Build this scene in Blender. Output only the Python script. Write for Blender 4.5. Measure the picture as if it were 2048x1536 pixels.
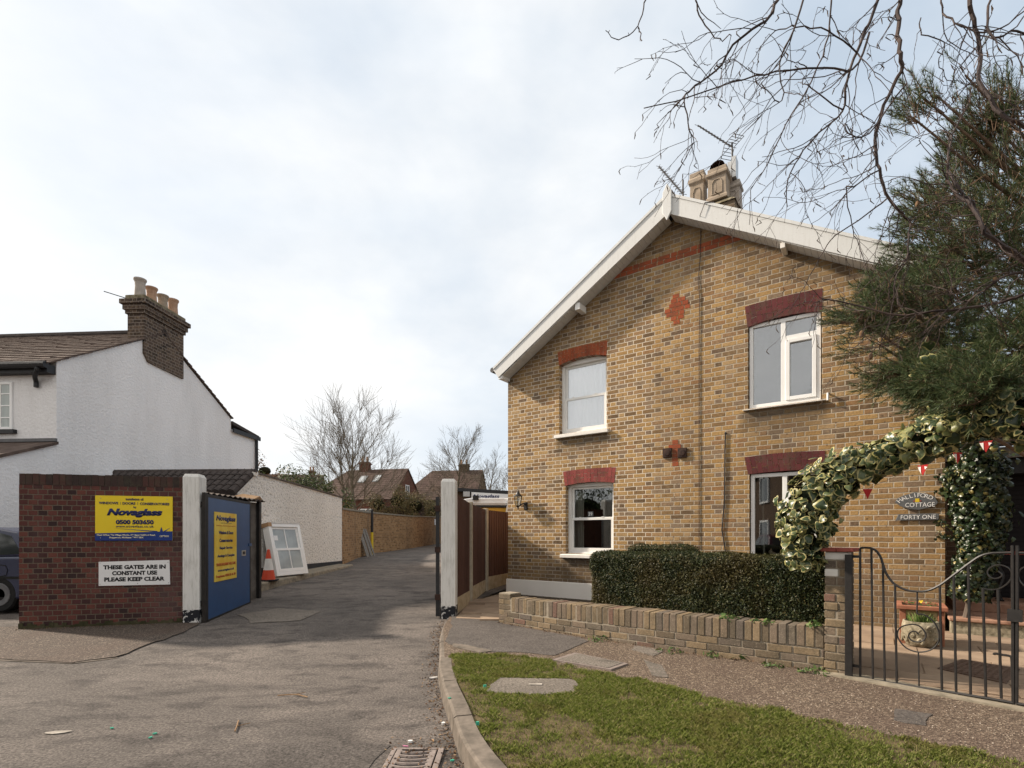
import bpy, math, random
import numpy as np
from mathutils import Vector, Matrix
R = math.radians
rnd = random.Random(7)
nr = np.random.RandomState(11)
for o in list(bpy.data.objects): bpy.data.objects.remove(o)
SC = bpy.context.scene
COL = SC.collection

# ------------------------------------------------------------------ camera
FP, CX, HY, CH = 1040.0, 1024.0, 1072.0, 1.36      # focal length (px of 2048), axis, horizon, eye height
cam = bpy.data.cameras.new('camera'); camo = bpy.data.objects.new('camera', cam); COL.objects.link(camo)
cam.sensor_width = 36; cam.lens = FP / 2048 * 36; cam.shift_y = (HY - 768) / 2048
cam.clip_start = .05; cam.clip_end = 3000
camo.location = (0, 0, CH); camo.rotation_euler = (R(90), 0, 0)
SC.camera = camo
# ------------------------------------------------------------------ light
SUN_EL, SUN_B = 33.0, 19.0                 # elevation; bearing measured from -X towards +Y
sdir = Vector((-math.cos(R(SUN_B)) * math.cos(R(SUN_EL)), math.sin(R(SUN_B)) * math.cos(R(SUN_EL)), math.sin(R(SUN_EL))))
sun = bpy.data.lights.new('sun', 'SUN'); suno = bpy.data.objects.new('sun', sun); COL.objects.link(suno)
sun.energy = 5.0; sun.angle = R(3.0); sun.color = (1, .87, .72)
suno.rotation_euler = sdir.to_track_quat('Z', 'Y').to_euler(); suno.location = (-20, 8, 20)
W = bpy.data.worlds.new('World'); SC.world = W; W.use_nodes = True
wt = W.node_tree; wt.nodes.clear()
def wn(t, ins={}, **kw):
    n = wt.nodes.new(t)
    for k, v in kw.items(): setattr(n, k, v)
    for k, v in ins.items():
        if isinstance(v, bpy.types.NodeSocket): wt.links.new(v, n.inputs[k])
        else: n.inputs[k].default_value = v
    return n
def wmath(op, a, b=0.0, c=0.0, clamp=False):
    return wn('ShaderNodeMath', {0: a, 1: b, 2: c}, operation=op, use_clamp=clamp).outputs[0]
tc = wn('ShaderNodeTexCoord').outputs['Generated']
sky = wn('ShaderNodeTexSky', sky_type='NISHITA', sun_disc=False, sun_elevation=R(SUN_EL),
         sun_rotation=math.atan2(sdir.x, sdir.y), air_density=1.0, dust_density=2.5, ozone_density=1.0)
bg1 = wn('ShaderNodeBackground', {0: sky.outputs[0], 1: .14}).outputs[0]
sep = wn('ShaderNodeSeparateXYZ', {0: tc})
mp = wn('ShaderNodeMapping', {0: tc, 'Scale': (1.0, 1.0, 1.9), 'Location': (3.1, .4, .2)}).outputs[0]
n1 = wn('ShaderNodeTexNoise', {'Vector': mp, 'Scale': 1.7, 'Detail': 6.0, 'Roughness': .52, 'Distortion': .25}).outputs[0]
n2 = wn('ShaderNodeTexNoise', {'Vector': mp, 'Scale': 5.0, 'Detail': 5.0, 'Roughness': .55}).outputs[0]
sd = wn('ShaderNodeVectorMath', {0: tc, 1: tuple(sdir)}, operation='DOT_PRODUCT').outputs['Value']
glow = wmath('MULTIPLY_ADD', sd, .95, -.16)                     # thicker, brighter haze towards the sun
low = wmath('MULTIPLY_ADD', sep.outputs[2], -.55, .22)          # and towards the horizon
m = wmath('MULTIPLY_ADD', n1, 2.2, -.98)
m = wmath('MULTIPLY_ADD', n2, .34, m)
m = wmath('ADD', m, glow)
m = wmath('ADD', m, low, 0, True)
mask = wn('ShaderNodeMapRange', {0: m, 1: .0, 2: 1.0, 3: .84, 4: .99}).outputs[0]
shade = wmath('MULTIPLY_ADD', m, .11, wn('ShaderNodeMapRange', {0: n2, 1: .3, 2: .7, 3: .555, 4: .595}).outputs[0])
up = wn('ShaderNodeMapRange', {0: sep.outputs[2], 1: .70, 2: .95, 3: 1.0, 4: 1.5}).outputs[0]      # unseen sky overhead, brightened to add fill light
back = wn('ShaderNodeMapRange', {0: sep.outputs[1], 1: -.1, 2: -.8, 3: 1.0, 4: 1.25}).outputs[0]     # unseen sky behind the camera, brightened for fill as well
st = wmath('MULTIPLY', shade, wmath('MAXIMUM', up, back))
cc = wn('ShaderNodeMix', {0: m, 6: (.73, .84, .955, 1), 7: (1.0, 1.0, .99, 1)}, data_type='RGBA').outputs[2]
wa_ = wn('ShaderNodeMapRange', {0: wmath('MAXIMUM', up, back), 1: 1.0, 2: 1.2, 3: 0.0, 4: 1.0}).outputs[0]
cc = wn('ShaderNodeMix', {0: wa_, 6: cc, 7: (1.0, .955, .89, 1)}, data_type='RGBA').outputs[2]      # warm tint added to the brightened unseen sky
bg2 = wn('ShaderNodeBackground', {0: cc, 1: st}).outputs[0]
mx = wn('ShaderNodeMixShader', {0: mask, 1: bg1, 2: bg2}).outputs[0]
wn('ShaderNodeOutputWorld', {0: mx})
SC.view_settings.view_transform = 'Standard'; SC.view_settings.look = 'None'
SC.view_settings.exposure = 0.64; SC.view_settings.gamma = 1; SC.view_settings.use_curve_mapping = False

# ------------------------------------------------------------------ materials
class S:
    def __init__(s, name, rough=.8, metal=0.0, spec=.3, col=None):
        s.m = bpy.data.materials.new(name); s.m.use_nodes = True; s.t = s.m.node_tree
        s.b = s.t.nodes['Principled BSDF']
        s.b.inputs['Roughness'].default_value = rough; s.b.inputs['Metallic'].default_value = metal
        s.b.inputs['Specular IOR Level'].default_value = spec
        if col: s.b.inputs['Base Color'].default_value = (*col, 1)
    def n(s, t, ins={}, **kw):
        n = s.t.nodes.new(t)
        for k, v in kw.items(): setattr(n, k, v)
        for k, v in ins.items():
            if isinstance(v, bpy.types.NodeSocket): s.t.links.new(v, n.inputs[k])
            else: n.inputs[k].default_value = v
        return n
    def ob(s): return s.n('ShaderNodeTexCoord').outputs['Object']
    def xyz(s, v): return s.n('ShaderNodeSeparateXYZ', {0: v}).outputs
    def ma(s, op, a, b=0.0, c=0.0, clamp=False): return s.n('ShaderNodeMath', {0: a, 1: b, 2: c}, operation=op, use_clamp=clamp).outputs[0]
    def noise(s, scale, det=4.0, rough=.6, vec=None, dist=0.0):
        return s.n('ShaderNodeTexNoise', {'Vector': vec or s.ob(), 'Scale': scale, 'Detail': det, 'Roughness': rough, 'Distortion': dist}).outputs[0]
    def scl(s, v, sc): return s.n('ShaderNodeMapping', {0: v, 'Scale': sc}).outputs[0]
    def ramp(s, f, stops, interp='LINEAR'):
        r = s.n('ShaderNodeValToRGB', {0: f}); cr = r.color_ramp; cr.interpolation = interp
        while len(cr.elements) < len(stops): cr.elements.new(.5)
        for e, (p, c) in zip(cr.elements, stops): e.position = p; e.color = (*c, 1) if len(c) == 3 else c
        return r.outputs[0]
    def mr(s, f, a, b, c, d): return s.n('ShaderNodeMapRange', {0: f, 1: a, 2: b, 3: c, 4: d}).outputs[0]
    def mix(s, f, a, b, mode='MIX'):
        f4 = lambda c: (*c, 1) if isinstance(c, tuple) and len(c) == 3 else c
        return s.n('ShaderNodeMix', {0: f, 6: f4(a), 7: f4(b)}, data_type='RGBA', blend_type=mode).outputs[2]
    def col(s, c): s.t.links.new(c, s.b.inputs['Base Color']); return s
    def rgh(s, c): s.t.links.new(c, s.b.inputs['Roughness']); return s
    def bump(s, h, st=.4, d=.01):
        b = s.n('ShaderNodeBump', {'Strength': st, 'Distance': d, 'Height': h}); s.t.links.new(b.outputs[0], s.b.inputs['Normal']); return s
    def island(s): return s.n('ShaderNodeNewGeometry').outputs['Random Per Island']
MT = {}
def mat_noise(name, c1, c2, scale, rough=.8, spec=.3, bump=.15, det=5.0, metal=0.0, sv=None, bd=.004, lo=.35, hi=.65):
    s = S(name, rough, metal, spec); v = s.ob()
    if sv: v = s.scl(v, sv)
    n = s.noise(scale, det, .62, v); s.col(s.ramp(n, [(lo, c1), (hi, c2)]))
    if bump: s.bump(n, bump, bd)
    MT[name] = s.m; return s
def mat_brick(name, pal, mortar, bond='flemish', course=.075, joint=.010, wear=.45, mortar2=None, wcol=(.06, .05, .045), top=None, wscale=.9, soot=False):
    s = S(name, .9, 0, .15); ob = s.ob(); x = s.xyz(ob)
    wob = s.noise(9.0, 3.0, .5, ob); wob2 = s.noise(7.0, 3.0, .5, s.n('ShaderNodeMapping', {0: ob, 'Location': (7, 3, 5)}).outputs[0])
    u = s.ma('ADD', s.ma('ADD', x[0], x[1]), s.ma('MULTIPLY_ADD', wob, .014, 7.0 - .007))
    v = s.ma('ADD', x[2], s.ma('MULTIPLY_ADD', wob2, .012, 3.0 - .006))
    row = s.ma('FLOOR', s.ma('DIVIDE', v, course)); par = s.ma('MODULO', row, 2.0)
    P, Sx = {'flemish': (.3375, .225), 'header': (.1165, None), 'stretcher': (.23, None)}[bond]
    off = {'flemish': .16875, 'header': .058, 'stretcher': .115}[bond]
    q = s.ma('DIVIDE', s.ma('MULTIPLY_ADD', par, off, u), P)
    i = s.ma('FLOOR', q); f = s.ma('MULTIPLY', s.ma('FRACT', q), P)
    du = s.ma('MINIMUM', f, s.ma('SUBTRACT', P, f))
    idn = i
    if Sx:
        du = s.ma('MINIMUM', du, s.ma('ABSOLUTE', s.ma('SUBTRACT', f, Sx)))
        idn = s.ma('MULTIPLY_ADD', i, 2.0, s.ma('GREATER_THAN', f, Sx))
    g = s.ma('MULTIPLY', s.ma('FRACT', s.ma('DIVIDE', v, course)), course)
    dv = s.ma('MINIMUM', g, s.ma('SUBTRACT', course, g))
    d = s.ma('MINIMUM', du, dv)
    brick = s.mr(d, joint * .5 - .0016, joint * .5 + .0022, 0.0, 1.0)
    cmb = s.n('ShaderNodeCombineXYZ', {0: idn, 1: row, 2: 3.0}).outputs[0]
    rv = s.n('ShaderNodeTexWhiteNoise', {0: cmb}, noise_dimensions='3D').outputs[0]
    bc = s.ramp(rv, pal)
    fine = s.noise(38.0, 5.0, .7, ob)
    bc = s.mix(s.mr(fine, .40, .70, 0, .75), bc, s.mix(.6, bc, (.05, .035, .022)))
    bc = s.mix(s.mr(s.noise(16.0, 4.0, .6, ob), .5, .8, 0, .35), bc, (.5, .36, .2) if bond == 'flemish' else bc)
    mo = mortar
    if mortar2: mo = s.mix(s.mr(s.ma('MULTIPLY_ADD', wob, .5, x[0]), mortar2[1] - .08, mortar2[1] + .08, 0, 1), (*mortar, 1), (*mortar2[0], 1))
    mo = s.mix(s.mr(fine, .35, .75, 0, .4), mo, (.2, .17, .13))
    c = s.mix(brick, mo, bc)
    if wear:
        w = s.noise(wscale, 6.0, .62, s.scl(ob, (1, 1, .55)), .4)
        c = s.mix(s.mr(w, .50, .75, 0, wear), c, wcol, 'MIX')
    if soot:      # run-off and soot that follow the sills, the verge and the damp foot of the wall
        sn_ = s.noise(2.4, 6.0, .68, s.scl(ob, (1, 1, .45))); gr = s.ma('SUBTRACT', s.ma('MULTIPLY_ADD', s.ma('ABSOLUTE', s.ma('SUBTRACT', x[0], 3.51)), -.605, 6.76), x[2])
        edge = s.mr(s.ma('ADD', gr, s.ma('MULTIPLY', sn_, -.9)), -.45, .25, .62, 0); foot = s.mr(s.ma('MULTIPLY_ADD', sn_, -1.1, x[2]), -.1, .75, .55, 0)
        c = s.mix(edge, c, (.10, .075, .05)); c = s.mix(foot, c, (.13, .10, .07))
        for (xa, xb, zs) in ((1.17, 2.31, 3.29), (1.30, 2.47, .94), (4.6, 5.78, 3.33)):
            inx = s.ma('MULTIPLY', s.mr(x[0], xa - .05, xa + .06, 0, 1), s.mr(x[0], xb - .06, xb + .05, 1, 0)); dz = s.ma('SUBTRACT', zs, x[2]); inz = s.ma('MULTIPLY', s.mr(dz, -.02, .0, 0, 1), s.mr(s.ma('MULTIPLY_ADD', sn_, -.5, dz), -.12, .28, 1, 0)); c = s.mix(s.ma('MULTIPLY', s.ma('MULTIPLY', inx, inz), .62), c, (.075, .06, .045))
        pal2 = s.noise(1.3, 5.0, .65, s.n('ShaderNodeMapping', {0: ob, 'Location': (3, 1, 8)}).outputs[0]); c = s.mix(s.mr(pal2, .56, .74, 0, .28), c, (.42, .33, .22))
        sp_ = s.n('ShaderNodeTexVoronoi', {'Vector': ob, 'Scale': 11.0}); c = s.mix(s.ma('MULTIPLY', s.mr(sp_.outputs['Distance'], .20, .06, 0, .75), s.ma('GREATER_THAN', s.xyz(sp_.outputs['Color'])[1], .72)), c, (.09, .06, .04))
    if top:
        tz, tcol, tw = top
        tn = s.noise(5.0, 5.0, .65, ob)
        c = s.mix(s.mr(s.ma('MULTIPLY_ADD', tn, .5, x[2]), tz, tz + tw, 0, .8), c, tcol)
    s.col(c)
    s.bump(s.ma('ADD', s.ma('MULTIPLY', brick, .7), s.ma('MULTIPLY', fine, .5)), .8, .010)
    MT[name] = s.m; return s
stock = [(0, (.13, .085, .05)), (.06, (.21, .13, .066)), (.2, (.30, .185, .082)), (.36, (.38, .23, .092)), (.55, (.45, .285, .12)), (.7, (.41, .275, .145)), (.8, (.30, .165, .075)), (.89, (.28, .20, .13)), (.96, (.22, .155, .105)), (1, (.15, .10, .065))]
mat_brick('stock_brick', stock, (.66, .58, .47), joint=.0128, mortar2=((.47, .405, .315), 3.4), wear=.28, soot=True)
mat_brick('red_wall_brick', [(0, (.04, .024, .026)), (.2, (.072, .03, .03)), (.55, (.122, .042, .036)), (.8, (.155, .056, .044)), (1, (.078, .029, .034))], (.125, .095, .072), 'header', .075, .012, .45, top=(2.28, (.04, .032, .03), .18), wcol=(.13, .09, .085))
mat_brick('lane_brick', [(0, (.20, .11, .05)), (.3, (.34, .19, .085)), (.7, (.42, .25, .12)), (1, (.27, .14, .06))], (.40, .29, .18), 'stretcher', .085, .011, .45, wcol=(.13, .085, .055), wscale=.55)
mat_brick('chimney_brick', [(0, (.03, .024, .022)), (.4, (.075, .055, .045)), (.75, (.12, .085, .065)), (1, (.055, .04, .036))], (.24, .2, .17), 'flemish', .085, .014, .3)
mat_brick('far_red_brick', [(0, (.10, .035, .025)), (.5, (.17, .055, .035)), (1, (.12, .04, .03))], (.20, .12, .09), 'stretcher', .075, .012, .3)
mat_brick('far_brown_brick', [(0, (.07, .045, .03)), (.5, (.12, .075, .045)), (1, (.09, .055, .04))], (.15, .11, .08), 'stretcher', .075, .012, .3)
def island_brick(name, pal, rough=.9):
    s = S(name, rough, 0, .15); f = s.noise(40.0, 5.0, .7)
    c = s.ramp(s.island(), pal); c = s.mix(s.mr(f, .35, .72, 0, .6), c, s.mix(.6, c, (.05, .04, .03)))
    c = s.mix(s.mr(s.noise(5.0, 6.0, .7), .46, .68, 0, .62), c, (.075, .066, .045)); c = s.mix(s.mr(s.noise(90.0, 3.0, .7), .55, .7, 0, .45), c, (.4, .34, .25) if 'loose' in name else c)
    s.col(c).bump(f, .5, .006); MT[name] = s.m
island_brick('loose_brick', [(0, (.09, .075, .06)), (.2, (.20, .15, .095)), (.45, (.25, .185, .115)), (.62, (.155, .13, .105)), (.8, (.21, .155, .11)), (.93, (.125, .105, .09)), (1, (.19, .10, .075))])
island_brick('arch_red', [(0, (.26, .06, .028)), (.5, (.38, .095, .04)), (1, (.31, .075, .032))])
island_brick('arch_pink', [(0, (.25, .055, .052)), (.5, (.31, .075, .068)), (1, (.22, .05, .05))])
island_brick('arch_maroon', [(0, (.105, .022, .026)), (.5, (.14, .032, .035)), (1, (.09, .02, .024))], .6)
mat_noise('mortar_pale', (.55, .46, .36), (.66, .57, .46), 30, bump=.3)
mat_noise('mortar_grey', (.22, .19, .15), (.30, .26, .20), 30, bump=.3)
mat_noise('mortar_maroon', (.26, .11, .10), (.31, .14, .125), 30, bump=.3)
# painted render, pebbledash
def render_mat(name, c, c2, sc, st, dist, stain, pit=0):
    s = S(name, .9, 0, .15); ob = s.ob()
    n = s.noise(sc, 4.0, .65, ob); big = s.noise(.8, 5.0, .6, s.scl(ob, (1, 1, .3)))
    col = s.mix(s.mr(big, .42, .72, 0, stain), c, c2)
    if pit: col = s.mix(s.mr(n, .47, .33, 0, pit), col, (.17, .155, .14))
    s.col(col).bump(n, st, dist); MT[name] = s.m
render_mat('white_render', (.82, .81, .81), (.60, .585, .575), 16, .8, .03, .6)
render_mat('pebbledash', (.82, .785, .73), (.66, .62, .57), 17, 1.0, .05, .5, .75)
render_mat('plinth_white', (.86, .83, .78), (.72, .68, .62), 12, .15, .005, .5)
mat_noise('black_paint', (.012, .012, .014), (.022, .022, .024), 14, .55, .4, .1)
mat_noise('black_iron', (.012, .011, .011), (.02, .018, .017), 30, .5, .4, .1)
mat_noise('dark_channel', (.015, .014, .013), (.03, .025, .022), 12, .6, .3, .1)
mat_noise('white_upvc', (.80, .80, .79), (.84, .84, .83), 3, .3, .5, 0)
mat_noise('white_gloss', (.74, .74, .72), (.80, .80, .78), 2.5, .4, .4, .03)
mat_noise('sill_white', (.70, .67, .62), (.80, .78, .74), 9, .7, .3, .1)
mat_noise('lead_grey', (.10, .10, .105), (.15, .15, .155), 6, .6)
mat_noise('steel', (.45, .45, .44), (.55, .55, .54), 20, .4, .5, 0, metal=.8)
mat_noise('aluminium', (.35, .35, .35), (.5, .5, .5), 20, .45, .5, 0, metal=.7)
mat_noise('roof_tile', (.070, .050, .042), (.135, .10, .082), 5, .9, .2, .3)
mat_noise('roof_tile_brown', (.06, .038, .032), (.10, .068, .056), 1.2, .9, .2, .2)
mat_noise('slate_roof', (.05, .045, .05), (.085, .078, .08), 4, .8, .3, .2)
mat_noise('dark_tile', (.035, .028, .026), (.062, .05, .046), 8, .85, .25, .3)
mat_noise('pot_buff', (.27, .22, .165), (.38, .31, .24), 7, .85, .2, .2)
mat_noise('pot_grey', (.30, .27, .24), (.42, .37, .32), 7, .85, .2, .2)
mat_noise('pot_terracotta', (.34, .21, .14), (.44, .29, .2), 7, .85, .2, .2)
mat_noise('cement_moss', (.10, .085, .05), (.24, .21, .15), 9, .95, .1, .5)
mat_noise('terracotta', (.26, .10, .058), (.34, .155, .095), 9, .85, .2, .2)
mat_noise('terracotta_moss', (.30, .22, .09), (.42, .32, .17), 6, .9, .2, .3)
mat_noise('cast_stone', (.12, .105, .07), (.34, .30, .22), 16, .9, .15, .8, bd=.012)
mat_noise('red_tile', (.26, .07, .055), (.34, .10, .08), 12, .8, .2, .2)
mat_noise('steps_tile', (.28, .15, .10), (.38, .23, .16), 10, .7, .3, .15)
mat_noise('concrete_post', (.34, .29, .22), (.46, .40, .31), 9, .9, .15, .25)
mat_noise('gravel_board', (.36, .28, .18), (.52, .42, .29), 6, .9, .15, .25)
mat_noise('soil', (.045, .035, .028), (.085, .065, .048), 22, .95, .1, .8, bd=.02)
mat_noise('bark', (.085, .068, .055), (.16, .13, .105), 12, .9, .15, .5, sv=(1, 1, .3))
mat_noise('bark_green', (.105, .088, .064), (.19, .16, .12), 6, .9, .15, .3)
mat_noise('twig', (.026, .018, .018), (.075, .052, .045), 7, .7, .3, .2)
mat_noise('bark_pine', (.10, .065, .045), (.19, .13, .09), 14, .9, .15, .4)
mat_noise('catkin', (.06, .04, .025), (.10, .065, .04), 30, .9, .1, .2)
mat_noise('cardboard', (.33, .20, .11), (.40, .26, .15), 10, .85, .2, .1)
mat_noise('car_paint', (.018, .023, .055), (.022, .028, .065), 1, .25, .6, 0)
mat_noise('car_maroon', (.06, .008, .016), (.07, .01, .02), 1, .25, .6, 0)
mat_noise('rubber', (.012, .012, .012), (.02, .02, .02), 20, .8, .2, .1)
mat_noise('cone_red', (.55, .055, .02), (.62, .075, .03), 8, .55, .4, 0)
mat_noise('cone_white', (.62, .60, .57), (.75, .74, .71), 8, .5, .4, 0)
mat_noise('cloth_red', (.26, .015, .015), (.34, .022, .02), 14, .8, .2, .1)
mat_noise('cloth_white', (.62, .58, .55), (.72, .68, .65), 14, .8, .2, .1)
mat_noise('slate_sign', (.085, .09, .095), (.13, .135, .14), 16, .7, .3, .2)
mat_noise('curtain', (.84, .86, .86), (.92, .93, .93), 2.2, .9, .1, .35, sv=(14, 1, .35), bd=.02)
mat_noise('curtain_beige', (.33, .30, .26), (.45, .42, .38), 3, .9, .1, .3, sv=(14, 1, .3))
mat_noise('sky_reflection_grey', (.14, .15, .152), (.20, .21, .212), 3, .9, .1, 0)
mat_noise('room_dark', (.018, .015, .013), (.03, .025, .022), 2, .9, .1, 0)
mat_noise('wood_old', (.14, .125, .11), (.26, .24, .215), 6, .9, .1, .3, sv=(6, 6, .4))
mat_noise('yellow_paint', (.62, .44, .02), (.68, .50, .03), 6, .5, .4, 0)
mat_noise('van_orange', (.50, .26, .01), (.56, .30, .015), 3, .35, .5, 0)
mat_noise('sign_blue', (.008, .032, .18), (.01, .04, .21), 3, .45, .4, 0)
mat_noise('sign_yellow', (.76, .56, .022), (.82, .62, .03), 1.2, .4, .4, 0)
mat_noise('poster_yellow', (.72, .42, .01), (.80, .62, .10), 3.5, .35, .4, 0)
mat_noise('sign_white', (.74, .74, .74), (.79, .79, .79), 3, .45, .4, 0)
mat_noise('letter_black', (.01, .01, .012), (.014, .014, .016), 9, .5, .3, 0)
mat_noise('letter_navy', (.010, .016, .085), (.014, .02, .10), 9, .5, .3, 0)
mat_noise('letter_red', (.42, .07, .012), (.46, .08, .015), 9, .5, .3, 0)
mat_noise('letter_cream', (.72, .66, .45), (.76, .70, .5), 9, .5, .3, 0)
mat_noise('letter_white', (.72, .72, .71), (.8, .8, .79), 9, .7, .3, 0)
mat_noise('gate_blue', (.016, .062, .165), (.02, .075, .195), 3.5, .42, .45, .03)
mat_noise('cat_fur', (.20, .12, .07), (.42, .33, .26), 18, .9, .1, .2)
mat_noise('garage_slat', (.022, .02, .021), (.03, .027, .029), 4, .9, .05, 0)
mat_noise('aerial_metal', (.055, .05, .05), (.10, .095, .09), 20, .6, .3, 0)
mat_noise('rust_iron', (.022, .012, .010), (.055, .028, .02), 16, .8, .3, .4)
mat_noise('paper', (.20, .18, .155), (.42, .385, .34), 9, .9, .1, .2)
mat_noise('litter_green', (.04, .33, .22), (.06, .40, .28), 12, .5, .3, 0)
mat_noise('dead_leaf', (.18, .10, .05), (.30, .20, .11), 12, .8, .2, .1)
mat_noise('asbestos', (.09, .075, .065), (.16, .135, .12), 8, .9, .1, .3)
mat_noise('shed_block', (.10, .09, .08), (.17, .155, .14), 5, .95, .1, .4)
mat_noise('kerb_stone', (.095, .082, .068), (.18, .152, .126), 9, .9, .15, .5)
def streak_mat(name, base, dirt, amt):
    s = S(name, .75, 0, .25); ob = s.ob()
    n = s.noise(4.0, 6.0, .7, s.scl(ob, (6, 6, .7))); f = s.noise(45.0, 4.0, .7, ob)
    c = s.mix(s.mr(n, .48, .75, 0, amt), base, dirt); c = s.mix(s.mr(f, .62, .72, 0, .5), c, (.16, .14, .12))
    s.col(c).bump(f, .3, .003); MT[name] = s.m
streak_mat('barge_white', (.64, .65, .645), (.50, .495, .47), .45)
streak_mat('post_white', (.70, .69, .66), (.34, .33, .29), .85)
def peel_mat():
    s = S('post_peel', .7, 0, .25); ob = s.ob()
    n = s.noise(9.0, 6.0, .6, ob, .6); s.col(s.ramp(n, [(.52, (.016, .017, .022)), (.545, (.62, .61, .59))])).bump(n, .3, .003); MT['post_peel'] = s.m
peel_mat()
def wood_mat():
    s = S('fence_wood', .75, 0, .2); ob = s.ob(); x = s.xyz(ob)
    g = s.noise(3.0, 6.0, .65, s.scl(ob, (18, 18, .8)))
    fl = s.ma('FLOOR', s.ma('DIVIDE', s.ma('ADD', x[0], 20.0), .118)); r = s.n('ShaderNodeTexWhiteNoise', {'W': fl}, noise_dimensions='1D').outputs[0]
    c = s.mix(s.mr(g, .3, .7, 0, 1), (.05, .024, .018), (.105, .05, .036)); c = s.mix(s.mr(r, 0, 1, 0, .75), c, (.12, .058, .042))
    s.col(c).bump(g, .3, .004); MT['fence_wood'] = s.m
wood_mat()
def glass_mat(name, tint, refl, rough=.015):
    s = S(name); t = s.t; t.nodes.remove(s.b); out = [n for n in t.nodes if n.type == 'OUTPUT_MATERIAL'][0]
    tr = s.n('ShaderNodeBsdfTransparent', {0: (*tint, 1)}); gl = s.n('ShaderNodeBsdfGlossy', {0: (.95, .97, 1, 1), 1: rough})
    lw = s.n('ShaderNodeLayerWeight', {0: .35}).outputs['Fresnel']
    f = s.ma('MULTIPLY_ADD', lw, .9, refl, True)
    mxs = s.n('ShaderNodeMixShader', {0: f, 1: tr.outputs[0], 2: gl.outputs[0]}); t.links.new(mxs.outputs[0], out.inputs[0]); MT[name] = s.m
glass_mat('glass', (.9, .93, .92), .06); glass_mat('glass_mirror', (.8, .82, .83), .17); glass_mat('glass_bright', (.97, .98, .98), .26); glass_mat('car_glass', (.25, .28, .28), .12)
# foliage: colour varies leaf by leaf
def leaf_mat(name, stops, rough=.6, spec=.3, big=None, trans=.15):
    s = S(name, rough, 0, spec); c = s.ramp(s.island(), stops)
    if big: c = s.mix(s.mr(s.noise(big[1], 3.0), .52, .66, 0, big[2]), c, big[0])
    s.col(c)
    if trans:
        t = s.t; out = [n for n in t.nodes if n.type == 'OUTPUT_MATERIAL'][0]
        tl = s.n('ShaderNodeBsdfTranslucent', {0: c}); mxs = s.n('ShaderNodeMixShader', {0: trans, 1: s.b.outputs[0], 2: tl.outputs[0]}); t.links.new(mxs.outputs[0], out.inputs[0])
    MT[name] = s.m
leaf_mat('yew_leaf', [(0, (.010, .017, .006)), (.55, (.024, .036, .011)), (.88, (.055, .062, .018)), (1, (.10, .075, .026))], .55, .25, ((.10, .06, .016), 1.5, .35))
leaf_mat('ivy_green', [(0, (.018, .034, .012)), (.5, (.042, .068, .024)), (.82, (.09, .115, .042)), (1, (.25, .25, .10))], .35, .5)
leaf_mat('ivy_cream', [(0, (.27, .26, .09)), (.5, (.44, .39, .18)), (1, (.22, .21, .06))], .4, .45)
leaf_mat('ivy_small', [(0, (.010, .022, .008)), (.65, (.024, .042, .014)), (.92, (.085, .085, .025)), (1, (.32, .26, .09))], .35, .5)
leaf_mat('pine_needle', [(0, (.024, .042, .018)), (.55, (.068, .105, .042)), (.9, (.135, .165, .07)), (1, (.24, .20, .10))], .5, .4)
leaf_mat('grass_blade', [(0, (.09, .125, .022)), (.45, (.175, .22, .042)), (.8, (.26, .28, .08)), (1, (.36, .31, .16))], .6, .25, ((.20, .165, .06), 2.2, .5), .3)
leaf_mat('bush_green', [(0, (.025, .042, .014)), (.6, (.06, .085, .026)), (1, (.14, .15, .045))], .5)
leaf_mat('bush_olive', [(0, (.06, .06, .02)), (.5, (.14, .12, .045)), (.85, (.22, .155, .07)), (1, (.38, .30, .16))], .5)
leaf_mat('bush_brown', [(0, (.07, .035, .018)), (.5, (.15, .075, .03)), (1, (.24, .12, .045))], .6)
leaf_mat('weed', [(0, (.03, .06, .015)), (.6, (.07, .12, .03)), (1, (.13, .17, .05))], .5)
leaf_mat('blade_green', [(0, (.06, .12, .025)), (.6, (.13, .21, .05)), (1, (.25, .28, .11))], .5)
leaf_mat('dry_stem', [(0, (.10, .075, .05)), (1, (.2, .155, .11))], .8)
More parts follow.
